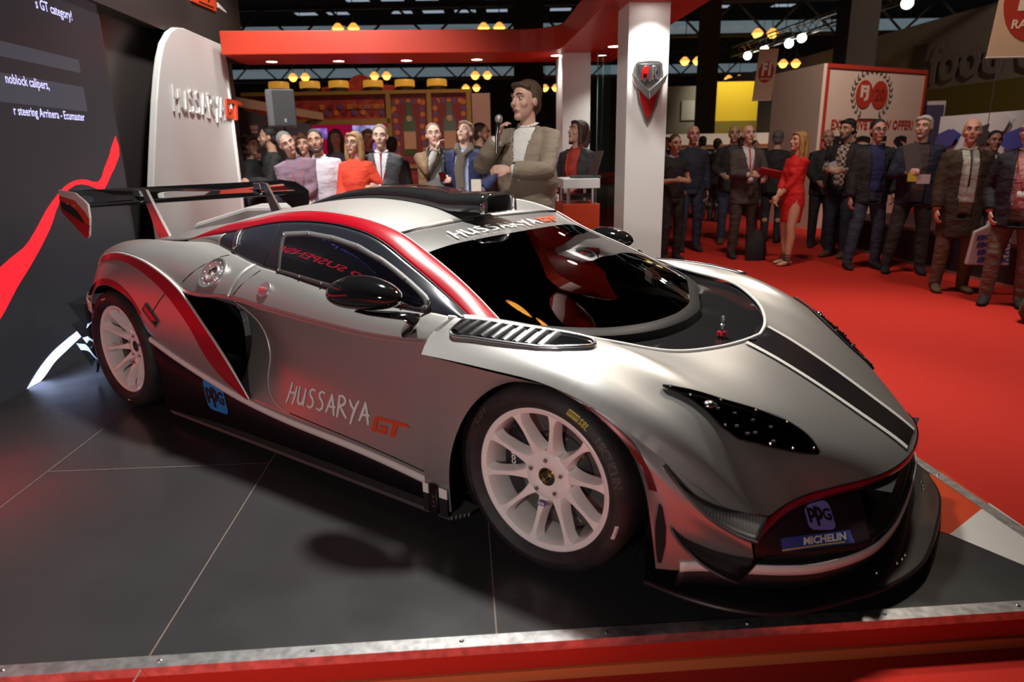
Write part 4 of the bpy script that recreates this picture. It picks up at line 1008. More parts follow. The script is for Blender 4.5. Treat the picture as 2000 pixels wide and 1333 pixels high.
RIBL = [(1.66, 1.54), (1.57, 1.46), (1.49, 1.37), (1.40, 1.30), (1.35, 1.24), (1.28, 1.20), (1.21, 1.20), (1.12, 1.22), (.99, 1.222), (.85, 1.195), (.67, 1.11), (.55, 1.04), (.45, .965), (.25, .84), (.12, .80), (-.02, .75), (-.45, .62), (-1.05, .55), (-1.75, .66), (-2.5, .95)]
a = spline([(x, y, 0) for x, y in RIBR], 60); b2 = spline([(x, y, 0) for x, y in RIBL], 60)
obj('red_ribbon', MB().grid([[Wl(p.x, p.y, .002), Wl(q.x, q.y, .002)] for p, q in zip(a, b2)]), mat('screen_red', (.1, 0, 0), .5, emit=1.25, ecol=(1.0, .018, .03)), SCR, smooth=0)['label'] = 'glowing red ribbon graphic on the video wall'
a = spline([(x, y, 0) for x, y in [(.0, .0), (.15, .08), (.31, .14), (.47, .175), (.62, .20), (.74, .22), (.95, .235)]], 30); b2 = spline([(x, y, 0) for x, y in [(.14, .0), (.20, .02), (.31, .068), (.48, .11), (.66, .15), (.78, .175), (.95, .20)]], 30)
obj('white_arc', MB().grid([[Wl(p.x, p.y, .002), Wl(q.x, q.y, .002)] for p, q in zip(a, b2)]), mat('screen_white', (.1, .1, .1), .5, emit=1.0, ecol=(1.5, 1.9, 3.0)), SCR, smooth=0)['label'] = 'glowing pale blue arc at the foot of the video wall'
WALLB = mat('dark_brown_laminate', (.045, .036, .034), .38)
struct('wall_left', panel(1.70, 5.25, CARPET, 2.5, -.45, -.12).join(panel(-6.5, 5.27, 2.5, 3.6, -.45, .04)).join(panel(1.70, 1.72, CARPET, 2.5, -.2, -.0)), WALLB, smooth=0)
LOGO = thing('orange_sign', 'orange logo fragment on the dark header above the white panel', 'sign', Wl(4.0, 2.95, .04))
obj('plate', flat(([(3.60, 2.90), (4.33, 2.935), (4.37, 3.05), (3.60, 3.05)], [(0, 1, 2, 3)]), MW(0, 0, .04), .02), ORED, LOGO, smooth=0)
obj('lettering', flat(([(3.8, 2.925), (4.25, 2.95), (4.25, 2.965), (3.8, 2.94)], [(0, 1, 2, 3)]), MW(0, 0, .062), .002).join(flat(shift(fit(text2d('GT', 1, .03, .3), .40, .09), 3.85, 2.985), MW(0, 0, .062), .002)), PRINTB, LOGO, smooth=0)
obj('white_stroke', flat(([(4.45, 3.0), (4.72, 2.99), (4.72, 3.01), (4.45, 3.05)], [(0, 1, 2, 3)]), MW(0, 0, .04), .01), PRINTW, LOGO, smooth=0)
WPAN = mat('white_panel_paint', (.74, .72, .69), .45)
prof = [(1.2, CARPET), (1.55, .4), (1.93, 1.13), (2.05, 1.40), (2.25, 1.83), (2.37, 2.05), (2.47, 2.21), (2.60, 2.36), (2.77, 2.475), (2.93, 2.54), (3.12, 2.565), (4.20, 2.57), (4.20, CARPET)]
prof = [(2.92, CARPET), (2.92, 0), (2.0, 0), (1.93, .5), (1.93, 1.13)]+prof[3:]
NP = thing('name_panel', 'white panel with a rounded corner carrying raised brush lettering behind the wing', 'sign panel', Wl(3, CARPET, .05))
obj('panel', MB().prism(prof, .06, .12, MW(0, 0, 0)), WPAN, NP, smooth=0, bevel=.01)
g = [[Wl(4.20+.62*i/10, z, .12-.30*(i/10)**1.6) for z in (CARPET, 1, 2.46)] for i in range(11)]
obj('panel_return', MB().grid(g), WPAN, NP, solid=.03, smooth=60)
GREYL = mat('silver_lettering', (.74, .73, .70), .4, .1)
obj('raised_lettering', flat(tri(fit(brush_text('HUSSARYA', .05, .055), 1.42, .29)), MW(2.56, 1.72, .122), .018), GREYL, NP, smooth=0)['label'] = 'raised silver brush lettering on the white panel'
obj('raised_logo', flat(tri(fit(gt_logo(), .60, .22)), MW(4.0, 1.78, .122), .02), ORED, NP, smooth=0)['label'] = 'raised orange two letter logo on the white panel'
# ------------------------------------------------------------------ red canopy with downlights, columns
CANR = mat('canopy_red', (.50, .036, .014), .38)
CAN = thing('canopy', 'red overhead canopy frame with white downlights above the stage', 'canopy', S(-1, 6.4, 2.42))
ri = .42
def arc(cx, cy, r, a0, a1, n=8): return [(cx+r*cos(radians(a0+(a1-a0)*i/n)), cy+r*sin(radians(a0+(a1-a0)*i/n))) for i in range(n+1)]
inner = [(-4.5, 6.38)]+arc(-.87-ri, 6.38-ri, ri, 90, 0)+[(-.87, 2.9)]
outer = [(-.87, 2.9)]+arc(-.48, 2.9, .39, 180, 360, 10)+[(-.09, 2.9), (-.09, 7.23), (-4.5, 7.23)]
pl_ = [(p[0], p[1]) for p in inner]+outer[1:]
MS = frame(C0, E1, E2, UP)
obj('beam', MB().prism(pl_, 2.42, 2.66, MS), CANR, CAN, smooth=0, bevel=.012)
DL = mat('downlight_glow', (1, 1, 1), .5, emit=14, ecol=(1, .97, .92))
spots = [(-4.12, 6.93), (-3.36, 6.93), (-2.58, 6.93), (-1.76, 6.90), (-.86, 6.62), (-.34, 5.97), (-.54, 3.63), (-.50, 4.6)]
for a_, b_ in spots:
    p = S(a_, b_, 2.42); q = obj('downlight', MB().lathe([(.075, -.004), (.062, -.006), (.062, .0)], frame(p, E1, E2, UP), 24), WHITE_P, CAN)
    obj('lens', MB().lathe([(.0, -.005), (.060, -.005)], frame(p, E1, E2, UP), 24), DL, q)
    lamp('downlight_spot', 'SPOT', p-UP*.03, 55 if b_ < 4 else 42, (1, .96, .9), p-UP*2, spot_size=radians(110), spot_blend=.7, shadow_soft_size=.05)
def colm(name, label, a0, a1, b0, b1, z0, z1, m=WPAN):
    return tag(obj(name, MB().prism([(a0, b0), (a1, b0), (a1, b1), (a0, b1)], z0, z1, MS), m, smooth=0, bevel=.004), label, 'column')
colm('column', 'white square column with a shield emblem in front of the crowd', -.700, -.383, 3.80, 4.16, 0, 2.42)
colm('column', 'white square column at the rear corner of the canopy behind the desk', -.82, -.50, 6.42, 6.95, CARPET, 2.42)
EM = thing('shield_emblem', 'silver and red shield emblem on the white column', 'emblem', S(-.54, 3.79, 1.75))
ME_ = frame(S(-.541, 3.798, 1.80), E1, UP, -E2)
def esh(P, h0, h1, m, nm, lab=None):
    o = obj(nm, MB().prism(P, h0, h1, ME_), m, EM, smooth=30, bevel=.004)
    if lab: o['label'] = lab
SILV = mat('emblem_silver', (.62, .60, .58), .25, .9)
half = [(0, -.255), (.030, -.21), (.075, -.10), (.098, .02), (.105, .12), (.105, .185), (.08, .205), (0, .212)]
esh([(-x, y) for x, y in half[1:-1]][::-1]+[half[-1]][:0]+half[:1]+half[1:], 0, .025, SILV, 'shield', 'silver shield rim')
half = [(0, -.215), (.025, -.175), (.060, -.08), (.075, .0)]
esh([(-.075, .0), (-.060, -.08), (-.025, -.175), (0, -.215), (.025, -.175), (.060, -.08), (.075, .0)], .02, .035, mat('emblem_red', (.42, .015, .015), .25), 'red_field', 'deep red lower field')
esh([(-.078, .055), (.078, .055), (.084, .185), (-.084, .185)], .02, .034, mat('emblem_dark', (.05, .05, .055), .3), 'dark_field', 'dark upper field')
esh([(-.060, .07), (-.045, .07), (-.045, .11), (-.02, .11), (-.02, .07), (-.006, .07), (-.006, .17), (-.04, .17), (-.06, .13)], .034, .042, mat('emblem_red', (.42, .015, .015), .25), 'letter_half')
esh([(.006, .06), (.012, .06), (.012, .17), (.006, .17)], .034, .044, SILV, 'centre_bar')
esh([(.02, .07), (.034, .07), (.034, .11), (.05, .075), (.066, .075), (.05, .118), (.064, .14), (.05, .17), (.02, .17)], .034, .042, SILV, 'letter_half')
for s in (-1, 1):
    P = [(0, -.075), (0, -.005), (s*.06, .045), (s*.142, .125), (s*.118, .05), (s*.05, -.03)]
    esh(P if s > 0 else P[::-1], .034, .060, SILV, 'wing_blade')
# glass screens beside the rear column
GLP = tinted_glass('clear_partition_glass', (.85, .9, .88))
for k, (a_, b_) in enumerate(((-.44, 6.3), (-.30, 5.9))):
    g = thing('glass_partition', ('clear glass partition panel next to the rear white column', 'clear glass partition panel nearer the emblem column')[k], 'glass panel', S(a_, b_, 0))
    obj('pane', MB().prism([(a_, b_), (a_+.14, b_), (a_+.14, b_+.012), (a_, b_+.012)], 0 if b_ < 5.4 else CARPET, 2.40, MS), GLP, g, smooth=0)
    obj('pane_edge', MB().prism([(a_-.008, b_), (a_, b_), (a_, b_+.012), (a_-.008, b_+.012)], CARPET, 2.40, MS), mat('green_glass_edge', (.10, .22, .19), .2), g, smooth=0)
# ------------------------------------------------------------------ desk with laptop
DK = thing('presenter_desk', 'small red and white plinth desk beside the emblem column', 'desk', S(-.85, 4.7, 0))
def blk(a0, a1, b0, b1, z0, z1): return MB().prism([(a0, b0), (a1, b0), (a1, b1), (a0, b1)], z0, z1, MS)
DKR = mat('desk_red', (.56, .05, .015), .35)
obj('desk_top', blk(-1.095, -.765, 4.45, 4.95, 1.04, 1.125), WPAN, DK, smooth=0, bevel=.006)
obj('desk_base', blk(-1.095, -.765, 4.45, 4.95, 0, .905), DKR, DK, smooth=0, bevel=.004)
obj('desk_shelf', blk(-1.05, -.80, 4.55, 4.9, .955, .975), BLACK_S, DK, smooth=0)
for a_, b_ in ((-1.04, 4.50), (-.82, 4.50), (-1.04, 4.9), (-.82, 4.9)): obj('leg', MB().tube([S(a_, b_, .905), S(a_, b_, 1.04)], .016, 12), STEEL, DK)
LT = thing('laptop', 'dark open laptop on the white desk top', 'laptop', S(-.88, 4.65, 1.125))
obj('keyboard_base', blk(-.99, -.74, 4.52, 4.78, 1.126, 1.145), mat('laptop_grey', (.05, .05, .052), .35), LT, smooth=0, bevel=.003)
ls = MB().add([S(-.80, 4.50, 1.145), S(-.80, 4.84, 1.145), S(-.735, 4.84, 1.36), S(-.735, 4.50, 1.36), S(-.79, 4.50, 1.145), S(-.79, 4.84, 1.145), S(-.725, 4.84, 1.36), S(-.725, 4.50, 1.36)], [(0, 1, 2, 3), (7, 6, 5, 4), (0, 4, 5, 1), (1, 5, 6, 2), (2, 6, 7, 3), (3, 7, 4, 0)])
obj('lid', ls, mat('laptop_grey', (.05, .05, .052), .35), LT, smooth=0)
# white counter behind the wing, loudspeaker on its pole
WC = thing('white_counter', 'low white counter with a sloping end between the wing and the white panel', 'counter', S(-4.0, 4.8, 0))
obj('body', MB().prism([(-4.42, 0), (-4.42, .70), (-4.36, .80), (-3.9, .93), (-3.1, .93), (-3.1, 0)], -.55, 0, frame(S(0, 4.62, 0), E1, UP, -E2)), WPAN, WC, smooth=0, bevel=.03)
SP = thing('loudspeaker', 'grey black loudspeaker on a pole stand above the left crowd', 'loudspeaker', (-5.55, 2.30, CARPET))
a0 = -4.98
c_ = Vector((-5.56, 2.33, 1.87)); rt = Matrix.Rotation(atan2(E1.y, E1.x)+radians(12), 4, 'Z'); MSP = Matrix.Translation(c_) @ rt
obj('cabinet', MB().prism([(-.155, -.10), (.145, -.14), (.145, .12), (-.06, .14), (-.16, .02)], -.195, .195, MSP), mat('speaker_grey', (.10, .10, .11), .5), SP, smooth=20, bevel=.02)
obj('grille', MB().prism([(-.085, -.138), (.140, -.145), (.140, -.13), (-.085, -.12)], -.18, .18, MSP), mat('speaker_grille', (.03, .03, .032), .7), SP, smooth=0)
obj('badge', MB().prism([(.02, -.15), (.045, -.15), (.045, -.14), (.02, -.14)], -.15, -.11, MSP), STEEL, SP, smooth=0)
obj('pole', MB().tube([(-5.55, 2.33, CARPET), (-5.55, 2.33, 1.68)], .017, 12), BLACK_S, SP)
for k in range(3):
    a_ = 2*pi*k/3+.4; obj('leg', MB().tube([(-5.55, 2.33, .62), (-5.55+.42*cos(a_), 2.33+.42*sin(a_), CARPET+.01)], .012, 8), BLACK_S, SP)
# ------------------------------------------------------------------ the hall beyond
CEIL = mat('hall_ceiling_dark', (.020, .018, .018), .9)
struct('ceiling', MB().box((-14, 30, 11.1), (110, 100, .2)), CEIL)
HALLW = mat('hall_wall_grey', (.26, .24, .21), .8)
VD = Vector((-.588, .809, 0)); VR = Vector((.809, .588, 0))      # hall directions: away from the stage front, and to its right
def H(r, d, z=0.0): return Vector((1.1086, -2.6006, 0))+VR*r+VD*d+UP*z
struct('wall_back', MB().box(H(0, 64, 4), (90, .3, 14), Matrix.Rotation(atan2(VR.y, VR.x), 3, 'Z')), mat('hall_far_wall', (.045, .035, .033), .9))
# long right-hand wall with the olive band and the food court name
wr = Vector((-.0, 25.82, 0))
def Rw(s, z, off=0.0): return wr+E2*s+UP*z-E1*off
def rpan(s0, s1, z0, z1, o=0.0, m=None, t=.2):
    return MB().add([Rw(s0, z0, o), Rw(s1, z0, o), Rw(s1, z1, o), Rw(s0, z1, o), Rw(s0, z0, o-t), Rw(s1, z0, o-t), Rw(s1, z1, o-t), Rw(s0, z1, o-t)], [(0, 1, 2, 3), (7, 6, 5, 4), (0, 4, 5, 1), (1, 5, 6, 2), (2, 6, 7, 3), (3, 7, 4, 0)])
struct('wall_right', rpan(-14, 36, CARPET, 5.78), HALLW, smooth=0)
struct('trim_1', rpan(-14, 12.3, 2.25, 3.35, .06, t=.05), mat('olive_band', (.16, .12, .012), .7), smooth=0)
FS = thing('food_court_sign', 'large pale letters spelling food on the grey right hand wall', 'sign', Rw(1, 3.6, .1))
MR = lambda s, z, off: frame(Rw(s, z, off), -E2, UP, -E1)
obj('lettering', flat(tri(fit(text2d('food c', 1, .02), 4.9)), MR(3.05, 3.55, .1), .02), mat('pale_mauve_letters', (.22, .19, .19), .6), FS, smooth=0)
obj('board', MB().join(rpan(3.45, 4.15, 3.35, 5.0, .12, t=.08)), mat('black_board', (.02, .02, .02), .6), FS, smooth=0)
# posters above the black platform
PO = thing('wall_poster', 'bright motorcycle poster wall behind the white haired visitors', 'poster', H(9.0, 11.5, 0))
def flatpanel(r0, d0, r1, d1, z0, z1, t=.06):
    p, q = H(r0, d0), H(r1, d1); nn = (q-p).cross(UP).normalized()*t
    return MB().add([p+UP*z0, q+UP*z0, q+UP*z1, p+UP*z1, p+UP*z0-nn, q+UP*z0-nn, q+UP*z1-nn, p+UP*z1-nn], [(0, 1, 2, 3), (7, 6, 5, 4), (0, 4, 5, 1), (1, 5, 6, 2), (2, 6, 7, 3), (3, 7, 4, 0)])
obj('print', flatpanel(7.70, 12.7, 7.9, 9.2, 1.15, 1.85), mat('poster_pale', (.50, .50, .55), .5), PO, smooth=0)
for k, (r0, z0, s_, c) in enumerate(((0, 1.45, .26, (.05, .05, .22)), (.9, 1.5, .3, (.03, .03, .035)), (1.6, 1.42, .28, (.06, .07, .35)), (2.2, 1.55, .3, (.30, .05, .05)), (1.2, 1.66, .2, (.5, .5, .55)), (2.7, 1.4, .3, (.03, .03, .10)))):
    p = H(7.68+r0*.057, 12.4-r0, z0); q = (H(7.9, 9.2)-H(7.7, 12.7)).normalized(); m = frame(p, q, UP, UP.cross(q)*-1)
    obj('motorcycle_shape', MB().prism([(-s_, -.08), (-s_*.4, -.16), (s_*.7, -.1), (s_*1.2, .08), (s_*.3, .18), (-s_*.8, .1)], -.035, -.03, m).prism([(-s_, -.08), (-s_*.4, -.16), (s_*.7, -.1), (s_*1.2, .08), (s_*.3, .18), (-s_*.8, .1)], .03, .035, m), mat('poster_shape_%d' % k, c, .5), PO, smooth=0)
PO2 = thing('display_board', 'tall dark display board with a pale frame right of the sign cube', 'display board', H(8.75, 14.8, CARPET))
obj('frame', flatpanel(8.55, 14.8, 8.98, 14.7, .6, 2.24), mat('pale_mauve_frame', (.45, .40, .44), .5), PO2, smooth=0)
obj('face', flatpanel(8.59, 14.73, 8.92, 14.65, .7, 2.16, .02), mat('dark_violet_print', (.05, .04, .09), .4), PO2, smooth=0)
# dark concrete pillar rising behind the sign cube
tag(obj('concrete_pillar', MB().box(H(9.4, 19.8, 5.0), (.78, .8, 10.4), Matrix.Rotation(atan2(VR.y, VR.x), 3, 'Z')), mat('dark_concrete', (.055, .05, .045), .85), smooth=0), 'dark square concrete pillar rising behind the sign cube', 'pillar')
tag(obj('concrete_pillar', MB().box(H(.68, 23.8, 5.0), (.95, .8, 10.4), Matrix.Rotation(atan2(VR.y, VR.x), 3, 'Z')), mat('dark_concrete', (.055, .05, .045), .85), smooth=0), 'dark square pillar behind the presenter head', 'pillar')
tag(obj('concrete_pillar', MB().box(H(7.15, 26, 5.0), (.6, .6, 10.4), Matrix.Rotation(atan2(VR.y, VR.x), 3, 'Z')), mat('brown_pillar', (.12, .09, .06), .85), smooth=0), 'brown pillar between the yellow wall and the sign cube', 'pillar')
# sign cube of the racing magazine stand
SCU = thing('sign_cube', 'pink white show stand cube with laurel signs and red edges above the right crowd', 'sign', H(6.5, 13.5, CARPET))
CUBE = mat('stand_pink_white', (.62, .50, .44), .7); CRED = mat('stand_red', (.42, .035, .02), .5)
A_, B_, D_ = (5.65, 12.85), (8.29, 14.33), (5.39, 14.52)
obj('front_face', flatpanel(*A_, *B_, CARPET, 2.79), CUBE, SCU, smooth=0); obj('side_face', flatpanel(*A_, *D_, CARPET, 2.79), CUBE, SCU, smooth=0)
obj('cube_roof', MB().add([H(*A_, 2.79), H(*B_, 2.79), H(B_[0]-.26, B_[1]+1.67, 2.79), H(*D_, 2.79)], [(0, 1, 2, 3)]), CUBE, SCU, smooth=0)
def onface(P, Q, off=.012):
    p, q = H(*P), H(*Q); u = (q-p).normalized(); w = u.cross(UP); c = camo.location; w = w if w.dot(c-p) > 0 else -w
    return lambda s, z, o=off: frame(p+u*s+UP*z+w*o, u if u.dot(VR) > 0 else -u, UP, w)
FF = onface(A_, B_); FL = onface(A_, D_); LF = 3.03
def rectm(w, h, x=0, y=0): return [(x, y), (x+w, y), (x+w, y+h), (x, y+h)], [(0, 1, 2, 3)]
for vf, nm in ((rectm(LF, .07, 0, 2.72), 'top_edge'), (rectm(.07, 2.8, 0, -.1), 'corner_edge'), (rectm(.07, 2.8, LF-.07, -.1), 'corner_edge')):
    obj(nm, flat(vf, FF(0, 0, .012), .012), CRED, SCU, smooth=0)
def disc(r, x, y, n=28): return [(x+r*cos(2*pi*k/n), y+r*sin(2*pi*k/n)) for k in range(n)], [tuple(range(n))]
def laurel(F, cx, cy, k, fl):
    big = mat('stand_red', (.42, .035, .02), .5)
    obj('disc', flat(disc(.27*k, cx-.20*k, cy), F(0, 0), .004), big, SCU, smooth=0); obj('disc', flat(disc(.27*k, cx+.30*k, cy), F(0, 0), .004), big, SCU, smooth=0)
    obj('numerals', flat(shift(fit(text2d('FJ', 1, .05), .26*k, .30*k), cx-.33*k, cy-.13*k), F(0, 0, .018), .004), CUBE, SCU, smooth=0)
    if not fl: obj('numerals', flat(shift(fit(text2d('20', 1, .03), .34*k, .24*k), cx+.13*k, cy-.12*k), F(0, 0, .018), .004), mat('stand_dark_red', (.22, .02, .015), .5), SCU, smooth=0)
    lv = MB()
    for s in (-1, 1):
        for i in range(11):
            a = radians(-62+14*i); x, y = cx+.05*k+s*(.62*k*cos(a)), cy+.46*k*sin(a)
            for q in (-1, 1):
                t = a*s+(0 if s > 0 else pi)+radians(90*s+38*q); dx, dy = cos(t), sin(t)
                lf = [(x, y), (x+dx*.05*k-dy*.016*k, y+dy*.05*k+dx*.016*k), (x+dx*.11*k, y+dy*.11*k), (x+dx*.05*k+dy*.016*k, y+dy*.05*k-dx*.016*k)]
                lv.join(flat((lf, [(0, 1, 2, 3)]), F(0, 0, .014), .003))
    obj('laurel_wreath', lv, PRINTB, SCU, smooth=0)
    obj('motto', flat(rectm(.75*k, .03*k, cx-.32*k, cy-.5*k), F(0, 0), .003), PRINTB, SCU, smooth=0)
laurel(FF, 1.30, 2.30, .92, False)
FLs = onface(D_, A_); laurel(FLs, .80, 2.24, .80, True)
obj('lettering', flat(shift(fit(text2d('EXCLUSIVE SHOW OFFER!', 1, .015), 2.5, .17), .26, 1.68), FF(0, 0), .003), CRED, SCU, smooth=0)
obj('lettering', flat(shift(fit(text2d('PGE S', 1, .05), 2.3, .36), .35, 1.20), FF(0, 0), .003), PRINTB, SCU, smooth=0)
obj('window', flat(rectm(1.05, .60, .25, 1.2), FLs(0, 0), .005), mat('pale_window_glow', (.35, .42, .5), .3, emit=.25, ecol=(.5, .65, .9)), SCU, smooth=0)
# hanging banners
STL_ = mat('wire_steel', (.1, .1, .1), .5, .5)
def banner(label, r0, d0, r1, d1, z0, z1, red_r, lean=0.0, txt='F1'):
    t = thing('hanging_banner', label, 'banner', H((r0+r1)/2, d0, z1))
    p, q = H(r0, d0), H(r1, d1); u = (q-p).normalized(); w_ = (q-p).length; nn = u.cross(UP); nn = nn if nn.dot(camo.location-p) > 0 else -nn
    v = (UP*(z1-z0)+u*lean); hh = v.length; v = v.normalized(); F = lambda o: frame(p+UP*z0+nn*o, u, v, nn)
    obj('cloth', flat(rectm(w_, hh), F(0), .01), mat('banner_cream', (.62, .42, .28), .8), t, smooth=0)
    for e in (p+u*.05, q-u*.05): obj('wire', MB().tube([e+v*hh, e+v*hh+UP*(11-z1)], .004, 5), STL_, t)
    obj('hem_bar', MB().tube([p+UP*z0, q+UP*z0], .012, 8), WHITE_P, t)
    d2 = disc(red_r, w_*.5, hh*.55); sy = min(1.3, hh*.42/red_r); d2 = [(x, hh*.55+(y-hh*.55)*sy) for x, y in d2[0]], d2[1]
    obj('red_disc', flat(d2, F(.012), .004), CRED, t, smooth=0)
    obj('lettering', flat(shift(fit(text2d(txt, 1, .05), red_r*1.1, red_r*1.25*sy), w_*.5-red_r*.55, hh*.55-red_r*.35*sy), F(.018), .003), mat('banner_print', (.75, .62, .48), .8), t, smooth=0)
    obj('lettering', flat(shift(fit(text2d('RACING', 1, .02), red_r*1.25, red_r*.24), w_*.5-red_r*.62, hh*.55-red_r*.72*sy), F(.018), .003), mat('banner_print', (.75, .62, .48), .8), t, smooth=0)
    return t
banner('small cream hanging banner with red disc under the lighting truss', 3.99, 11.75, 4.30, 11.75, 2.12, 2.90, .125, .06)
banner('large cream hanging banner with red disc at the top right corner', 4.94, 7.52, 5.74, 7.52, 2.22, 3.3, .36, .08)
# yellow hall wall and grey wall at the far left of it
struct('trim_2', MB().box(H(10.6, 34.4, 3.55), (2.6, .4, 1.8), Matrix.Rotation(atan2(VR.y, VR.x), 3, 'Z')), mat('yellow_wall', (.62, .42, .01), .7), smooth=0)
struct('trim_3', MB().box(H(10.6, 34.35, 2.3), (2.6, .5, .75), Matrix.Rotation(atan2(VR.y, VR.x), 3, 'Z')), mat('olive_band', (.16, .12, .012), .7), smooth=0)
struct('wall_front', MB().box(H(7.9, 34.6, 2.1), (2.9, .4, 4.4), Matrix.Rotation(atan2(VR.y, VR.x), 3, 'Z')), HALLW, smooth=0)
lamp('yellow_wall_light', 'SPOT', H(10.6, 31, 6.0), 900, (1, .9, .6), H(10.6, 34.2, 3.9), spot_size=radians(70), spot_blend=.8, shadow_soft_size=.2)
EX = thing('exit_sign', 'small green exit sign on the grey wall left of the yellow wall', 'sign', H(9.42, 34.3, 3.75))
obj('panel', MB().box(H(9.42, 34.3, 3.75), (.22, .05, .28), Matrix.Rotation(atan2(VR.y, VR.x), 3, 'Z')), mat('exit_green', (.1, .4, .15), .5, emit=.8, ecol=(.25, .8, .4)), EX, smooth=0)
HR = thing('wall_notice', 'white notice board and red lettering on the far grey wall', 'sign', H(8.6, 34.3, 3.0))
MH = lambda r, z: frame(H(r, 34.36, z), VR, UP, -VD)
obj('board', flat(rectm(.75, .9), MH(8.3, 2.75), .05), mat('pale_board', (.5, .48, .5), .6), HR, smooth=0)
obj('lettering', flat(fit(text2d('HI', 1, .05), .75, .62), MH(9.3, 2.85), .03), CRED, HR, smooth=0)
# long lit counter far behind the crowd
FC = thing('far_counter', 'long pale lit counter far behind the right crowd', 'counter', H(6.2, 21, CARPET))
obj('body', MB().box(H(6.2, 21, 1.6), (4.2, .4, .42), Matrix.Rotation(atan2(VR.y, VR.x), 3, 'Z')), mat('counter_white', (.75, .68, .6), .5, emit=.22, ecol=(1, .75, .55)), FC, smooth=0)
obj('stripe', MB().box(H(6.2, 20.78, 1.45), (4.2, .04, .10), Matrix.Rotation(atan2(VR.y, VR.x), 3, 'Z')), mat('counter_orange', (.6, .25, .08), .5), FC, smooth=0)
obj('legs', MB().box(H(6.2, 21, .6), (4.0, .3, 1.5), Matrix.Rotation(atan2(VR.y, VR.x), 3, 'Z')), BLACK_S, FC, smooth=0)
struct('trim_4', MB().box(H(2, 26, CARPET+.003), (40, 14, .006), Matrix.Rotation(atan2(VR.y, VR.x), 3, 'Z')), mat('grey_hall_floor', (.20, .17, .16), .7), smooth=0)
# black exhibition platform behind the right hand crowd
PLT = thing('exhibit_platform', 'low black exhibit platform with silver lower edge behind the right crowd', 'platform', (.1, 8.2, CARPET))
pa, pb = Vector((-1.15, 9.08, 0)), Vector((1.75, 5.60, 0)); pu = (pb-pa).normalized(); pn = Vector((-pu.y, pu.x, 0)); pn = pn if pn.dot(VR) > 0 else -pn
def plat(z0, z1, o0, o1): return MB().add([pa+pn*o0+UP*z0, pb+pn*o0+UP*z0, pb+pn*o1+UP*z0, pa+pn*o1+UP*z0, pa+pn*o0+UP*z1, pb+pn*o0+UP*z1, pb+pn*o1+UP*z1, pa+pn*o1+UP*z1], [(0, 3, 2, 1), (4, 5, 6, 7), (0, 1, 5, 4), (1, 2, 6, 5), (2, 3, 7, 6), (3, 0, 4, 7)])
obj('platform_body', plat(CARPET, .30, 0, 2.2), BLACK_S, PLT, smooth=0); obj('platform_edge', plat(CARPET, CARPET+.035, -.02, 0), TRIM, PLT, smooth=0); obj('platform_rim', plat(.30, .34, -.01, 2.2), mat('dark_red_rim', (.10, .03, .03), .5), PLT, smooth=0)
# ------------------------------------------------------------------ red bar kiosk with bottle panels
KS = thing('bar_kiosk', 'red and gold fairground style bar kiosk with bottle panels behind the left crowd', 'kiosk', H(-2, 13.2, CARPET))
KR = mat('kiosk_red', (.33, .022, .012), .5); KG = mat('kiosk_gold', (.30, .15, .02), .45); KD = mat('kiosk_dark_red', (.20, .012, .012), .55)
noise_col(KR, (.25, .012, .010), (.42, .04, .016), 9, 4)
def kb(r0, r1, d0, d1, z0, z1):
    return MB().add([H(r, d, z) for d in (d0, d1) for z in (z0, z1) for r in (r0, r1)], [(0, 1, 3, 2), (4, 6, 7, 5), (0, 4, 5, 1), (2, 3, 7, 6), (0, 2, 6, 4), (1, 5, 7, 3)])
obj('panel_wall', kb(-2.12, -.68, 12.75, 15, CARPET, 2.43), KR, KS, smooth=0)
obj('fascia', kb(-4.7, -2.12, 12.75, 13.0, 1.92, 2.43), KR, KS, smooth=0)
obj('roof', kb(-4.7, -.68, 12.9, 15, 2.40, 2.46), KD, KS, smooth=0)
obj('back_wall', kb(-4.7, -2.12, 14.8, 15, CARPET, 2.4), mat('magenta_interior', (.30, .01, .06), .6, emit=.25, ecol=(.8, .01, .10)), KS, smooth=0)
obj('bar_counter', kb(-4.7, -2.12, 12.8, 13.2, CARPET, .98), KD, KS, smooth=0)
for r0, r1, z0, z1 in ((-4.7, -.64, 2.40, 2.46), (-4.7, -2.1, 1.90, 1.99), (-2.16, -2.08, CARPET, 2.4), (-1.44, -1.36, 1.0, 2.4), (-.74, -.66, CARPET, 2.4), (-2.1, -.7, 1.12, 1.18)):
    obj('gold_moulding', kb(r0, r1, 12.68, 12.78, z0, z1), KG, KS, smooth=0)
random.seed(5)
orn = [mat('ornament_orange', (.50, .14, .02), .6), mat('ornament_violet', (.12, .05, .14), .6), KD]
def blob(r, z, s, m): obj('painted_ornament', flat(shift(disc(s, 0, 0, 9), 0, 0), frame(H(r, 12.735, z), VR, UP, -VD), .004), m, KS, smooth=0)
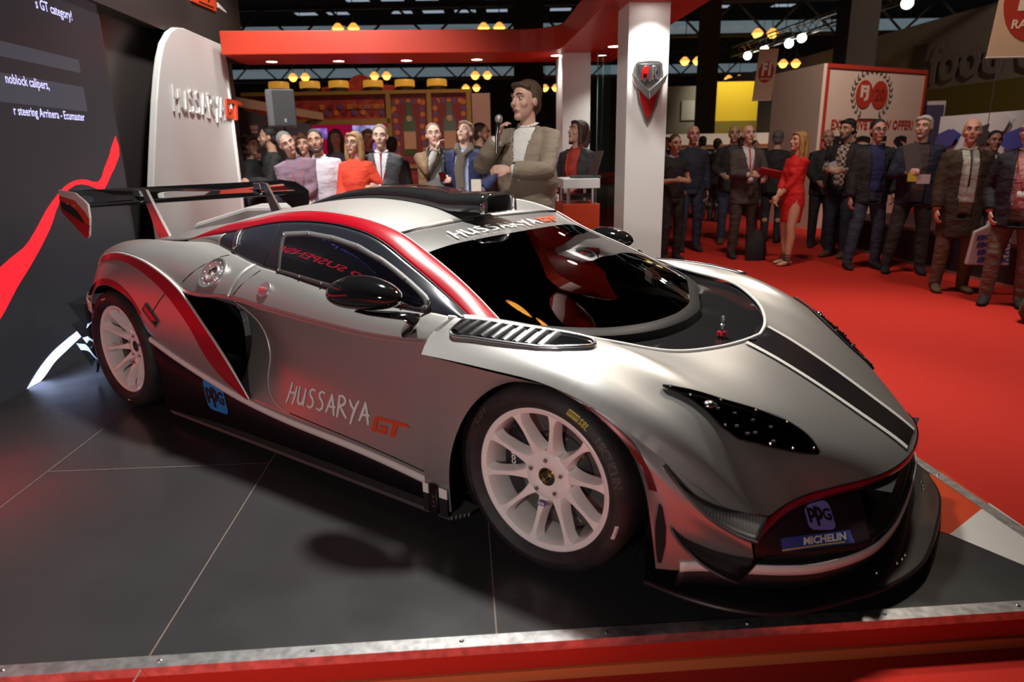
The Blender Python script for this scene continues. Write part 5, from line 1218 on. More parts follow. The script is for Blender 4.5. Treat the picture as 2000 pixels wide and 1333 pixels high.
for k in range(2):
    cr = -1.77+.72*k
    obj('bottle_panel', flat(rectm(.60, 1.12, -.30, 0), frame(H(cr, 12.74, 1.22), VR, UP, -VD), .006), KD, KS, smooth=0)
    for i in range(10):
        blob(cr-.24+random.uniform(-.02, .02), 1.35+.1*i, .045, orn[i % 2]); blob(cr+.24+random.uniform(-.02, .02), 1.35+.1*i, .045, orn[(i+1) % 2])
    for i in range(5): blob(cr-.2+.1*i, 2.27, .045, orn[i % 2])
    bp = [(0, 0), (.10, .0), (.115, .03), (.115, .50), (.10, .60), (.05, .70), (.045, .86), (.05, .90), (.0, .90)]
    P = [(-x, y) for x, y in bp[1:-1]][::-1]+bp[1:-1]
    P = [(x, y) for x, y in bp[1:-1]]+[(-x, y) for x, y in bp[1:-1]][::-1]
    Fb = frame(H(cr, 12.735, 1.36), VR, UP, -VD)
    bo = obj('painted_bottle', flat((P, [tuple(range(len(P)))]), Fb, .012), mat('bottle_green', (.05, .07, .012), .3), KS, smooth=0)
    obj('bottle_label', flat(rectm(.21, .30, -.105, .10), Fb, .016), mat('label_orange', (.50, .24, .12), .5), bo, smooth=0)
    obj('neck_label', flat(disc(.05, 0, .62), Fb, .016), mat('label_orange', (.50, .24, .12), .5), bo, smooth=0)
for i in range(16): blob(-3.3+.08*i, 2.20-.1*(i % 2), .05, orn[i % 3])
obj('lettering', flat(fit(text2d('refreshment', 1, .015), .68, .11), frame(H(-2.86, 12.735, 2.16), VR, UP, -VD), .008), mat('ornament_orange', (.50, .14, .02), .6), KS, smooth=0)
for r0, r1, z0, z1, c in ((-3.82, -3.5, 1.68, 1.88, (1.0, .25, .35)), (-3.0, -2.45, 1.68, 1.92, (.55, .6, 1.0)), (-2.75, -2.45, 1.35, 1.6, (.45, .25, .9))):
    t = thing('bar_screen', 'glowing screen hanging in the kiosk, %s' % ('pink one at left' if c[0] == 1 and c[1] < .3 else 'large pale blue one' if c[0] > .5 else 'small violet one below'), 'screen', H(r0, 13.7, z0))
    m = mat('bar_screen_%d' % int(c[1]*100), (.05, .05, .05), .4, emit=.9, ecol=c); obj('panel', kb(r0, r1, 13.68, 13.72, z0, z1), m, t, smooth=0)
    n, l, b = nodes(m); tcx = n.new('ShaderNodeTexCoord'); vz = n.new('ShaderNodeTexVoronoi'); vz.inputs['Scale'].default_value = 9
    mm = n.new('ShaderNodeMix'); mm.data_type = 'RGBA'; mm.inputs[6].default_value = (*c, 1); mm.inputs[7].default_value = (.05, .02, .12, 1)
    l.new(tcx.outputs['Object'], vz.inputs['Vector']); l.new(vz.outputs['Distance'], mm.inputs[0]); l.new(mm.outputs[2], b.inputs['Emission Color'])
for k, r in enumerate((-4.13, -3.57, -3.05, -2.43, -1.86, -1.28)):
    t = tag(obj('drum_lamp', MB().lathe([(0, .16), (.17, .16), (.18, .13), (.18, .05), (.165, .04)], Matrix.Translation(H(r, 13.05, 2.50)), 20), mat('drum_gold', (.45, .22, .02), .4, emit=.35, ecol=(1, .45, .05))), 'gold drum lamp on the kiosk roof, one of a row of six', 'lamp', 'drum lamps on the kiosk roof')
    obj('drum_base', MB().lathe([(.165, .04), (.15, -.06), (0, -.06)], Matrix.Translation(H(r, 13.05, 2.52)), 20), mat('drum_brown', (.05, .025, .012), .5), t)
SG = thing('roof_sign', 'ornate red signboard standing on the kiosk roof among the drums', 'sign', H(-2.9, 13.3, 2.46))
obj('board', MB().prism([(-.75, 0), (.75, 0), (.7, .12), (.25, .17), (.12, .3), (0, .33), (-.12, .3), (-.25, .17), (-.7, .12)], 0, .05, frame(H(-2.7, 13.3, 2.46), VR, UP, -VD)), KR, SG, smooth=0)
PW = tag(obj('kiosk_side_wall', kb(-.66, -.33, 13.0, 13.4, CARPET, 2.41), mat('salmon_wall', (.45, .25, .20), .7), smooth=0), 'salmon coloured wall panel beside the kiosk behind the presenter', 'wall panel')
PRW = thing('press_wall', 'dark brown press wall with small pale logos behind the left crowd', 'press wall', H(-3.6, 11, CARPET))
pm = MB().add([H(-4.5, 11.1, CARPET), H(-3.10, 11.1, CARPET), H(-3.10, 11.1, 1.84), H(-4.5, 11.1, 2.16), H(-4.5, 11.2, CARPET), H(-3.10, 11.2, CARPET), H(-3.10, 11.2, 1.84), H(-4.5, 11.2, 2.16)], [(0, 1, 2, 3), (7, 6, 5, 4), (0, 4, 5, 1), (1, 5, 6, 2), (2, 6, 7, 3), (3, 7, 4, 0)])
obj('board', pm, mat('press_brown', (.05, .028, .030), .7), PRW, smooth=0)
AW = MB().add([H(-4.7, 11.0, 2.36), H(-3.3, 12.7, 2.10), H(-3.3, 12.7, 1.98), H(-4.7, 11.0, 2.20)], [(0, 1, 2, 3)])
obj('awning', AW, mat('tan_awning', (.36, .20, .12), .7), PRW, smooth=0, solid=.05)
for i in range(5):
    for j in range(2):
        z = 1.78-.055*i-.42*j; obj('logo', flat(rectm(.12, .06), frame(H(-4.02+.21*i, 11.09, z), VR, UP, -VD), .003).join(flat(rectm(.10, .04, .01, -.055), frame(H(-4.02+.21*i, 11.09, z), VR, UP, -VD), .003)), mat('salmon_logo', (.42, .18, .15), .6), PRW, smooth=0)
# ------------------------------------------------------------------ roof structure of the hall
STL = mat('roof_steel', (.05, .042, .040), .6, .3); STP = mat('roof_steel_pale', (.16, .15, .15), .5, .3); DUC = mat('duct_blue_grey', (.34, .40, .43), .4, .3, emit=.16, ecol=(.55, .75, .85))  # duct emission stands in for hall light falling on the ducts
def truss(d, z, h, r0, r1, name, m, step=1.6, rad=.07, label=None):
    t = MB()
    for zz in (z, z+h): t.tube([H(r0, d, zz), H(r1, d, zz)], rad, 6)
    n = int((r1-r0)/step)
    for i in range(n):
        a, b = r0+step*i, r0+step*(i+.5); t.tube([H(a, d, z), H(b, d, z+h)], rad*.6, 5); t.tube([H(b, d, z+h), H(a+step, d, z)], rad*.6, 5)
    return tag(obj(name, t, m), label, 'truss', None)
for k, (d, z, h) in enumerate(((20, 6.9, 1.3), (27, 7.0, 1.3), (35, 6.6, 1.5), (43, 6.9, 1.5), (52, 6.6, 1.5))):
    truss(d, z, h, -26, 26+k*4, 'roof_truss', (STL, STL, STP, STL, STP)[k], 3.2, .10, ('nearest', 'second nearest', 'middle', 'second farthest', 'farthest')[k]+' long steel roof truss across the dark hall')
for k, (d, z) in enumerate(((36.5, 7.35), (54, 7.4))):
    tag(obj('ventilation_duct', MB().tube([H(-30, d, z), H(34, d, z-.3)], .32, 14), DUC), ('nearer', 'farther')[k]+' pale blue ventilation duct under the hall roof', 'duct')
for k, d in enumerate((37, 40.5, 44)):
    sk = MB()
    for i in range(26):
        if random.random() < .62: r = -24+1.9*i; sk.add([H(r, d, 9.6), H(r+1.25, d, 9.6), H(r+1.25, d+.8, 9.6), H(r, d+.8, 9.6)], [(0, 1, 2, 3)])
    tag(obj('roof_lights', sk, mat('roof_light_panes', (.2, .22, .25), .5, emit=.5, ecol=(.55, .65, .8)), smooth=0), ('nearest', 'middle', 'farthest')[k]+' row of dim roof light panes above the trusses', 'roof light')
LMP = mat('sodium_glow', (1, .5, .1), .5, emit=5, ecol=(1, .45, .06))
def hlamp(r, d, z, s, side):
    t = tag(obj('hall_lamp', MB().lathe([(0, .16), (.08, .14), (.20, .02), (.24, -.06)], frame(H(r, d, z), VR*s, VD*s, UP*s), 16), mat('lamp_reflector', (.4, .25, .1), .4, emit=1.2, ecol=(1, .45, .08))), 'orange glowing high bay lamp hanging in a pair under the hall roof', 'lamp', 'orange high bay lamps in pairs under the roof')
    obj('bulb', MB().sphere(H(r, d, z-.05*s), .19*s, 12, 6), LMP, t)
    obj('stem', MB().tube([H(r, d, z+.14*s), H(r, d, 11.0)], .02, 5), STL, t)
for r, d, z in ((1.74, 6.72, 7.0), (-6.17, 28.3, 6.12), (-.59, 28.3, 6.05), (-12.3, 42.8, 5.95), (-7.5, 42.8, 5.95), (-1.56, 42.8, 5.88), (10.48, 29.9, 5.92), (8.74, 34.7, 5.49), (15.0, 48, 5.93), (13.4, 34.6, 5.29), (-2.5, 49, 5.74), (2.87, 49, 5.65)):
    s = 1.0+.2*(d > 40)
    hlamp(r-.30*s, d, z, s, 0); hlamp(r+.30*s, d, z, s, 1)
# lighting truss over the magazine stand
LTm = MB()
ta, tb = H(5.55, 30, 5.05), H(9.2, 15.5, 4.95)
def HT(t): return ta.lerp(tb, t)
pp = [(-8.9, 27.5), (-.2, 17.8)]
va, vb = Vector((-9.2, 27.9, 5.12)), Vector((.4, 17.2, 5.12))
dv = (vb-va); sdv = Vector((-dv.y, dv.x, 0)).normalized()*.18
for o in (sdv, -sdv): 
    for zz in (0, .36): LTm.tube([va+o+UP*zz, vb+o+UP*zz], .03, 6)
for i in range(30):
    a, b = va+dv*(i/30), va+dv*((i+1)/30); LTm.tube([a+sdv, b+sdv+UP*.36], .016, 5); LTm.tube([a-sdv+UP*.36, b-sdv], .016, 5)
LTT = tag(obj('lighting_truss', LTm, mat('truss_alloy', (.28, .24, .20), .4, .7)), 'slanting alloy lighting truss with white floodlights at upper right', 'truss')
for k, (x, y) in enumerate(((-8.40, 27.02), (-7.36, 25.71), (-6.21, 24.74), (-5.52, 23.70), (-3.80, 21.69), (-1.87, 19.50))):
    p = Vector((x, y, 5.0)); c = (camo.location-p); c.z -= 2; c.normalize(); u = c.cross(UP).normalized()
    t = tag(obj('floodlight', MB().lathe([(.0, -.18), (.10, -.16), (.15, .0), (.16, .02)], frame(p, u, c.cross(u)*-1, c), 14), BLACK_S), 'bright white floodlight on the slanting truss, one of six', 'floodlight', 'white floodlights on the truss')
    obj('lens', MB().lathe([(.0, .015), (.15, .01)], frame(p, u, c.cross(u)*-1, c), 14), mat('flood_glow', (1, 1, 1), .5, emit=12, ecol=(.92, 1, .95)), t)
# ------------------------------------------------------------------ people
SKINS = {}
def skinmat(c):
    if c not in SKINS: SKINS[c] = mat('skin_tone_%d' % (len(SKINS)+1), c, .55)
    return SKINS[c]
def cloth(c, rough=.85):
    k = 'cloth_%02x%02x%02x' % tuple(int(x*255) for x in c)
    new = k not in MATS; m = mat(k, c, rough)
    if new and k != 'cloth_5b5c5d':      # soft creases
        n, l, b = nodes(m); t = n.new('ShaderNodeTexNoise'); tc_ = n.new('ShaderNodeTexCoord'); mp = n.new('ShaderNodeMapping'); bp_ = n.new('ShaderNodeBump')
        hair_ = rough < .75; mp.inputs['Scale'].default_value = (60, 60, 14) if hair_ else (7, 7, 12); t.inputs['Scale'].default_value = 1.0; t.inputs['Detail'].default_value = 3
        bp_.inputs['Strength'].default_value = .8 if hair_ else .55; bp_.inputs['Distance'].default_value = .02 if hair_ else .05
        l.new(tc_.outputs['Object'], mp.inputs['Vector']); l.new(mp.outputs['Vector'], t.inputs['Vector']); l.new(t.outputs['Fac'], bp_.inputs['Height']); l.new(bp_.outputs['Normal'], b.inputs['Normal'])
    return m
def remesh(mb, vox, smooth=4):
    me = bpy.data.meshes.new('tmp'); me.from_pydata(mb.v, [], mb.f)
    bm = bmesh.new(); bm.from_mesh(me); bmesh.ops.recalc_face_normals(bm, faces=bm.faces); bm.to_mesh(me); bm.free()
    o = bpy.data.objects.new('tmp', me); COL.objects.link(o)
    r = o.modifiers.new('r', 'REMESH'); r.mode = 'VOXEL'; r.voxel_size = vox; r.use_smooth_shade = True
    s = o.modifiers.new('s', 'SMOOTH'); s.iterations = smooth; s.factor = .5
    out = bpy.data.meshes.new_from_object(o.evaluated_get(bpy.context.evaluated_depsgraph_get()))
    bpy.data.objects.remove(o); bpy.data.meshes.remove(me); return out
def mesh_obj(name, me, m, parent, solid=None):
    o = bpy.data.objects.new(name, me); COL.objects.link(o); me.materials.clear(); me.materials.append(m); me.shade_smooth()
    o.parent = parent
    if solid: md = o.modifiers.new('thickness', 'SOLIDIFY'); md.thickness = solid; md.offset = 0
    return o
def ik(sh, wr, l1, l2, pole):
    d = wr-sh; L = d.length
    if L > (l1+l2)*.995: wr = sh+d.normalized()*(l1+l2)*.995; d = wr-sh; L = d.length
    x = (l1*l1-l2*l2+L*L)/(2*L); h = sqrt(max(l1*l1-x*x, 0)); u = d.normalized(); p = pole-u*pole.dot(u)
    return sh+u*x+p.normalized()*h, wr
def person(label, pos, f, Ht=1.75, head=(0, 0, 0), top='jacket', col=(.05, .05, .06), shirt=None, tie=None, legs=(.03, .03, .04), shoe=(.02, .015, .012),
           hair='short', hcol=(.05, .03, .02), tone=(.55, .33, .25), L=None, Rr=None, lean=0.0, tilt=0.0, stance=(.10, .10), step=(0, 0), girth=1.0, female=False, vox=.0095,
           glasses=False, beard=None, hem=None, lapel=None, group=None, lanyard=None, collar=None, grip=(None, None), hscale=1.0):
    k = Ht/1.75; pos = Vector(pos)
    yaw = atan2(-VD.y, -VD.x)-pi/2+radians(f)
    root = Matrix.Translation(pos) @ Matrix.Rotation(yaw, 4, 'Z') @ Matrix.Scale(k, 4)
    # upper body leans about the hips
    U = Matrix.Translation((0, 0, .95)) @ Matrix.Rotation(radians(-lean), 4, 'X') @ Matrix.Rotation(radians(tilt), 4, 'Y') @ Matrix.Translation((0, 0, -.95))
    u = lambda x, y, z: U @ Vector((x, y, z))
    shw = .150 if female else .174; g = girth; sk = skinmat(tone)
    hy, hp, ht = [radians(a) for a in head]
    nb = u(0, -.012, 1.475); HM = Matrix.Translation(u(0, .005, 1.50)) @ U.to_3x3().to_4x4() @ Matrix.Rotation(hy, 4, 'Z') @ Matrix.Rotation(ht, 4, 'Y') @ Matrix.Rotation(-hp, 4, 'X') @ Matrix.Translation((0, .018, .137)) @ Matrix.Scale(1.07*hscale, 4)
    hm = lambda x, y, z: HM @ Vector((x, y, z))
    H3 = HM.to_3x3()
    b = MB()
    # head
    b.sphere(hm(0, -.014, .03), (.074, .094, .088), 20, 12, H3).sphere(hm(0, .018, -.032), (.058, .068, .082), 20, 12, H3).sphere(hm(0, .062, -.094), (.027, .024, .024), 12, 8, H3)
    b.tube([hm(0, .080, .022), hm(0, .094, -.004), hm(0, .106, -.024), hm(0, .094, -.034)], [.009, .011, .015, .011], 10)
    b.tube([hm(-.050, .066, .026), hm(-.022, .082, .030), hm(.022, .082, .030), hm(.050, .066, .026)], .011, 8).sphere(hm(0, .081, -.058), (.026, .011, .013), 12, 8, H3)
    for s in (-1, 1): b.sphere(hm(s*.074, -.010, -.006), (.010, .020, .031), 10, 8, H3).sphere(hm(s*.040, .056, -.022), (.024, .024, .024), 10, 8, H3)
    # neck and trunk
    b.tube([u(0, -.03, 1.40), nb, hm(0, -.018, -.06)], [.068, .056, .054], 14)
    ch, wa, hi = (.150, .118, .168) if female else (.165, .150*g, .160)
    trunk = [((0, .0, .86), (.105*g, hi)), ((0, .0, .95), (.115*g, hi)), ((0, .012*g, 1.08), (.100*g, wa)), ((0, .006, 1.22), (.108*g, ch)), ((0, -.004, 1.34), (.104, ch+.006)), ((0, -.014, 1.42), (.075, shw-.055)), ((0, -.016, 1.46), (.05, .070))]
    b.tube([u(*p) for p, r in trunk], [r for p, r in trunk], 20)
    sh = [u(s*shw, -.012, 1.392) for s in (-1, 1)]; arms = []
    tg = [L, Rr]     # L = the arm at -x (person's left), Rr = the arm at +x
    for i, s in enumerate((-1, 1)):
        t = tg[i] or (s*.24, .03, .83); pole = Vector((s*.5, -.75, -.45))
        if len(t) > 3: pole = Vector(t[3])
        wr = u(*t[:3]) if t[2] > .9 else Vector(t[:3])
        el, wr = ik(sh[i], wr, .285, .255, U.to_3x3() @ pole); arms.append((sh[i], el, wr))
        b.tube([sh[i].lerp(u(0, 0, 1.40), .3), sh[i], sh[i].lerp(el, .5), el, el.lerp(wr, .35), wr], [.05, .052, .046, .038, .040, .026], 12)
        # hand: palm, four fingers, thumb
        fd = (wr-el).normalized(); gd = grip[i]
        if gd is not None: fd = (fd*.35+(U.to_3x3() @ Vector(gd))).normalized()
        side_ = fd.cross(Vector((s, 0, .15))); side_ = side_.normalized() if side_.length > .1 else Vector((0, 0, 1)); pn_ = fd.cross(side_).normalized(); pn_ = pn_ if pn_.x*s < 0 else -pn_
        M3 = Matrix((side_, pn_, fd)).transposed()
        b.sphere(wr+fd*.045, (.040, .017, .052), 12, 8, M3)
        for q, ln in zip((-.030, -.010, .010, .030), (.062, .075, .078, .066)):
            p0 = wr+fd*.075+side_*q; p1 = p0+fd*ln*.45+pn_*.008; p2 = p1+fd*ln*.28+pn_*.022; p3 = p2+fd*ln*.08+pn_*.026
            b.tube([p0-fd*.02, p0, p1, p2, p3], [.0095, .0095, .0088, .008, .0068], 8)
        sg = 1 if (side_.y+side_.z*.6) > 0 else -1
        p0 = wr+fd*.022+side_*sg*.030; b.tube([p0, p0+fd*.032+side_*sg*.018+pn_*.008, p0+fd*.058+side_*sg*.016+pn_*.020], [.012, .0105, .008], 8)
    # legs
    legp = []
    for i, s in enumerate((-1, 1)):
        hp_ = Vector((s*.088, 0, .90)); an = Vector((s*stance[i], step[i], .085)); kn = hp_.lerp(an, .5)+Vector((s*.01, .035, .01)); legp.append((hp_, kn, an))
        b.tube([hp_+Vector((0, 0, .03)), hp_, hp_.lerp(kn, .5), kn, kn.lerp(an, .32)+Vector((0, -.015, 0)), kn.lerp(an, .7), an, an+Vector((0, 0, -.04))], [.088, .090, .078, .056, .060, .046, .037, .036], 14)
        b.tube([an+Vector((0, -.045, -.045)), an+Vector((0, .02, -.045)), an+Vector((s*.015, .10, -.055)), an+Vector((s*.02, .17, -.065))], [(.036, .034), (.040, .036), (.042, .026), (.030, .014)], 10)
    for i_ in range(len(b.v)): b.v[i_] = tuple(root @ Vector(b.v[i_]))
    body = remesh(b, vox*k)
    o = bpy.data.objects.new('person', body); COL.objects.link(o); body.materials.append(sk); body.shade_smooth()
    tag(o, label, 'person', group)
    def add(name, mb, m, vox_=None, smooth=3, cut=None, solid=None, lab=None, inflate=0):
        for q in range(len(mb.v)): mb.v[q] = tuple(root @ Vector(mb.v[q]))
        if vox_: me = remesh(mb, vox_*k, smooth)
        else:
            me = bpy.data.meshes.new(name); me.from_pydata(mb.v, [], mb.f)
            bm = bmesh.new(); bm.from_mesh(me); bmesh.ops.recalc_face_normals(bm, faces=bm.faces); bm.to_mesh(me); bm.free()
        if cut:
            inv = (root @ U).inverted(); bm = bmesh.new(); bm.from_mesh(me)
            kill = [fc for fc in bm.faces if cut(inv @ fc.calc_center_median(), inv.to_3x3() @ fc.normal)]
            bmesh.ops.delete(bm, geom=kill, context='FACES'); bm.to_mesh(me); bm.free()
        ob = mesh_obj(name, me, m, o, solid)
        if lab: ob['label'] = lab
        return ob
    # eyes, brows, mouth, hair
    for s in (-1, 1):
        add('eye', MB().sphere(hm(s*.031, .0715, .008), (.0125, .010, .0085), 10, 8, H3), mat('eye_white', (.6, .57, .53), .3)); add('iris', MB().sphere(hm(s*.031, .0795, .008), (.0058, .004, .0058), 8, 6, H3), mat('iris_dark', (.03, .02, .015), .2))
        add('eyebrow', MB().tube([hm(s*.014, .091, .031), hm(s*.032, .090, .037), hm(s*.052, .074, .031)], [.0038, .0045, .003], 6), cloth(tuple(c*.8 for c in hcol)))
    add('mouth', MB().sphere(hm(0, .089, -.0585), (.022, .006, .0055), 12, 6, H3), mat('lips', (.32, .11, .09), .5))
    HC = cloth(hcol, .6); h = MB()
    if hair in ('short', 'full', 'long', 'bob', 'tied', 'curly'):
        h.sphere(hm(0, -.026, .047), (.0785, .093, .082), 20, 12, H3).sphere(hm(0, -.056, -.015), (.069, .052, .072), 16, 10, H3)
        for s in (-1, 1): h.sphere(hm(s*.066, -.014, .024), (.012, .034, .038), 10, 8, H3)
        if hair in ('full', 'long', 'bob', 'curly'):
            h.tube([hm(-.066, .030, .072), hm(-.02, .066, .092), hm(.045, .060, .088), hm(.070, .020, .070)], [.017, .018, .020, .017], 10)
            for s in (-1, 1): h.sphere(hm(s*.070, -.024, .006), (.013, .036, .044), 10, 8, H3)
        if hair == 'long':
            for s in (-1, 1): h.tube([hm(s*.06, .03, .07), hm(s*.082, .0, -.02), hm(s*.085, -.015, -.13), hm(s*.075, -.03, -.24)], [.026, .032, .036, .022], 10)
            h.tube([hm(0, -.07, .03), hm(0, -.095, -.10), hm(0, -.10, -.24), hm(0, -.09, -.36)], [(.05, .08), (.045, .085), (.04, .08), (.02, .05)], 14)
        if hair == 'bob':
            for s in (-1, 1): h.tube([hm(s*.06, .04, .07), hm(s*.084, .012, -.02), hm(s*.084, .0, -.12)], [.024, .030, .028], 10)
            h.tube([hm(0, -.07, .03), hm(0, -.088, -.06), hm(0, -.085, -.13)], [(.05, .08), (.04, .085), (.03, .07)], 14)
        if hair == 'curly':
            random.seed(len(label))
            for q in range(26):
                a = random.uniform(0, 2*pi); z = random.uniform(-.09, .12); rr = .088*(1-max(0, z)**2*30)**.5 if z < .17 else .04
                y = -.03+rr*sin(a)
                if y < .045 or z > .07: h.sphere(hm(rr*cos(a), min(y, .06), z), .030, 8, 6, H3)
        add('hair', h, HC, .0085)
    elif hair == 'bald':
        h.sphere(hm(0, -.048, -.012), (.079, .070, .052), 18, 10, H3)
        for s in (-1, 1): h.sphere(hm(s*.067, -.022, .004), (.014, .034, .034), 10, 8, H3)
        add('hair', h, HC, .0085)
    if beard:
        m_ = MB(); m_.tube([hm(-.062, .012, -.03), hm(-.050, .045, -.082), hm(-.02, .076, -.104), hm(.02, .076, -.104), hm(.050, .045, -.082), hm(.062, .012, -.03)], [.010, .018, .020, .020, .018, .010], 10)
        m_.tube([hm(-.03, .080, -.052), hm(0, .094, -.044), hm(.03, .080, -.052)], [.005, .007, .005], 8); add('beard', m_, cloth(beard, .7), .007)
    if glasses:
        m_ = MB()
        for s in (-1, 1):
            m_.tube([hm(s*.031+.021*cos(a), .094, .006+.017*sin(a)) for a in [2*pi*q/14 for q in range(15)]], .0022, 6, False); m_.tube([hm(s*.052, .092, .01), hm(s*.078, .0, .008)], .002, 5)
        m_.tube([hm(-.010, .096, .01), hm(.010, .096, .01)], .002, 5); add('glasses', m_, BLACK_S)
    # trousers or skirt
    if top != 'dress':
        t = MB()
        for i, s in enumerate((-1, 1)):
            hp_, kn, an = legp[i]
            t.tube([hp_+Vector((0, 0, .06)), hp_, hp_.lerp(kn, .5), kn, kn.lerp(an, .5), an+Vector((0, -.005, .01)), an+Vector((0, -.005, -.035))], [.098, .103, .091, .074, .068, .060, .060], 14)
        t.tube([Vector((0, 0, .82)), Vector((0, 0, .93)), u(0, .01*g, 1.03)], [(.112*g, .158), (.120*g, .172), (.112*g, .162*max(g, 1))], 18)
        add('trousers', t, cloth(legs), .012)
    for i, s in enumerate((-1, 1)):
        an = legp[i][2]; sm = MB()
        if top == 'dress':
            for q in range(4): sm.tube([an+Vector((.045*cos(a), .01+.05*sin(a), -.045+.035*q)) for a in [2*pi*w/10 for w in range(11)]], .006, 6, False)
            sm.tube([an+Vector((0, -.04, -.03)), an+Vector((0, -.045, -.085))], .007, 6).tube([an+Vector((0, -.04, -.062)), an+Vector((0, .08, -.077)), an+Vector((s*.015, .16, -.080))], [(.03, .006), (.038, .006), (.026, .005)], 10)
        else:
            sm.tube([an+Vector((0, -.075, -.040)), an+Vector((0, -.05, -.043)), an+Vector((0, .03, -.036)), an+Vector((s*.015, .11, -.052)), an+Vector((s*.02, .17, -.058)), an+Vector((s*.022, .20, -.064))], [(.02, .02), (.042, .040), (.046, .046), (.049, .032), (.040, .025), (.018, .014)], 12)
        add('shoe', sm, cloth(shoe, .76))
    # clothing of the upper body
    def torso(off, zb, sl=1.0, slack=1.0, arm=.016):
        t = MB(); T = [(zb, .110*g+off*1.1, hi+off*1.1), (.98, .116*g+off, hi+off), (1.08, .104*g+off*slack, max(wa, .14)+off*slack), (1.22, .112*g+off, ch+off), (1.34, .108+off, ch+.010+off), (1.415, .080+off, shw-.045+off*.5), (1.468, .054+off*.5, .072+off*.4)]
        t.tube([u(0, .008 if 1 < z < 1.3 else -.006*(z > 1.3), z) if z >= .95 else (u(0, .0, .95)-Vector((0, 0, .95-z))) for z, a, c in T], [(a, c) for z, a, c in T], 22)
        for i, s in enumerate((-1, 1)):
            a, e, w = arms[i]; e2 = e.lerp(w, sl) if sl <= 1 else w
            P = [a.lerp(u(0, -.01, 1.40), .35), a, a.lerp(e, .5), e]; Rs = [.052+off*.5, .052+arm, .050+arm, .046+arm]
            if sl > .3: P += [e.lerp(w, .5*sl), e.lerp(w, sl)]; Rs += [.046+arm, .034+arm]
            else: P = P[:3]; Rs = Rs[:3]
            t.tube(P, Rs, 14)
        return t
    C = cloth(col, .8)
    if top in ('sweater', 'shirt', 'tshirt', 'polo'):
        add('sweater' if top == 'sweater' else 'shirt', torso(.014, hem or .90, {'tshirt': .0, 'polo': .0}.get(top, .95)), C, .0115)
        cc = collar or (shirt if shirt else None)
        if cc: add('collar', MB().tube([u(.062*cos(a), -.012+.060*sin(a), 1.478-.020*max(0, sin(a))) for a in [2*pi*q/16 for q in range(17)]], [(.016, .008)]*17, 8, False), cloth(cc))
    elif top == 'dress':
        t = torso(.010, .90, .55, 1.0, .010)
        t.tube([Vector((0, 0, .92)), Vector((0, -.008, .84)), Vector((0, 0, .72)), Vector((0, .005, .58))], [(.125, .178), (.135, .182), (.120, .160), (.112, .148)], 20)
        for s in (-1, 1): t.sphere(u(s*.062, .085, 1.245), (.060, .055, .058), 12, 8)
        add('dress', t, C, .0115)
    else:
        sc_ = shirt or (.6, .6, .62)
        add('shirt', torso(.010, .93, .98, 1.0, .006), cloth(sc_), .0125)
        z1, wtop, wbot, zc = {'jacket': (1.10, .085, .012, 1.10), 'open': (.78, .085, .075, .78), 'vest': (.78, .07, .07, .78), 'zip': (1.33, .05, .01, 1.33)}[top]
        def cut(c_, n_):
            if n_.y < .15 or c_.y < 0: return False
            if c_.z > 1.47: return True
            if c_.z < z1: return False
            return abs(c_.x) < wbot+(wtop-wbot)*min(1, (c_.z-z1)/max(.01, 1.47-z1))
        zh = hem or .80
        jt_ = torso(.036, zh, 0.0 if top == 'vest' else .93, 1.0, .020)
        jk = add({'vest': 'body_warmer'}.get(top, 'jacket'), jt_, C, .0125, 3, cut, .006)
        if top != 'vest':
            for s in (-1, 1):
                lp = MB().grid([[u(s*(.088-.076*q), .060+.085*q+(.012 if q > .2 else 0)+.006, 1.455-.34*q), u(s*(.088-.076*q+.052*(1-abs(q-.45)*1.3)), .050+.083*q+.012, 1.455-.33*q)] for q in (0, .2, .45, .75, 1)] if top == 'jacket' else
                        [[u(s*.080, .05+.05*q, 1.465-.12*q), u(s*.115, .035+.05*q, 1.455-.10*q)] for q in (0, .5, 1)])
                add('lapel', lp, cloth(lapel or tuple(x*.8 for x in col), .8), solid=.006)
        cc = collar or sc_
        add('collar', MB().tube([u(.060*cos(a), -.012+.058*sin(a), 1.486-.022*max(0, sin(a))) for a in [2*pi*q/16 for q in range(17)]], [(.019, .008)]*17, 8, False), cloth(cc))
        if tie: add('tie', MB().tube([u(0, .066, 1.452), u(0, .098, 1.40), u(0, .124, 1.30), u(0, .128*max(1, g*.96), 1.10)], [(.014, .014), (.008, .017), (.006, .022), (.005, .028)], 10), cloth(tie, .5))
    if lanyard:
        m_ = MB(); gg = .138*max(1, g*.97)+(.02 if top in ('open', 'jacket') else 0)
        for s in (-1, 1): m_.tube([u(s*.065, -.01, 1.485), u(s*.075, .075, 1.40), u(s*.045, gg, 1.25), u(0, gg+.005, 1.10)], [(.004, .008)]*4, 6)
        add('lanyard', m_, cloth(lanyard)); add('name_badge', MB().box(u(0, gg+.008, 1.06), (.075, .004, .09), U.to_3x3()), cloth((.6, .58, .58)))
    o['_'] = 0; del o['_']
    return o, root, u, arms, hm
def at_root(root, p): return root @ Vector(p)
def prop(name, label, cat, mb, m, root, group=None, **k):
    for q in range(len(mb.v)): mb.v[q] = tuple(root @ Vector(mb.v[q]))
    return tag(obj(name, mb, m, **k), label, cat, group)
PP = lambda x, d: H(x, d, CARPET)
PLAID = mat('cloth_plaid', (.5, .45, .4), .85)
n, l, b = nodes(PLAID); tcp = n.new('ShaderNodeTexCoord'); ck = n.new('ShaderNodeTexChecker'); ck.inputs['Scale'].default_value = 26
ck.inputs['Color1'].default_value = (.42, .36, .30, 1); ck.inputs['Color2'].default_value = (.06, .022, .025, 1); l.new(tcp.outputs['Object'], ck.inputs['Vector']); l.new(ck.outputs['Color'], b.inputs['Base Color'])
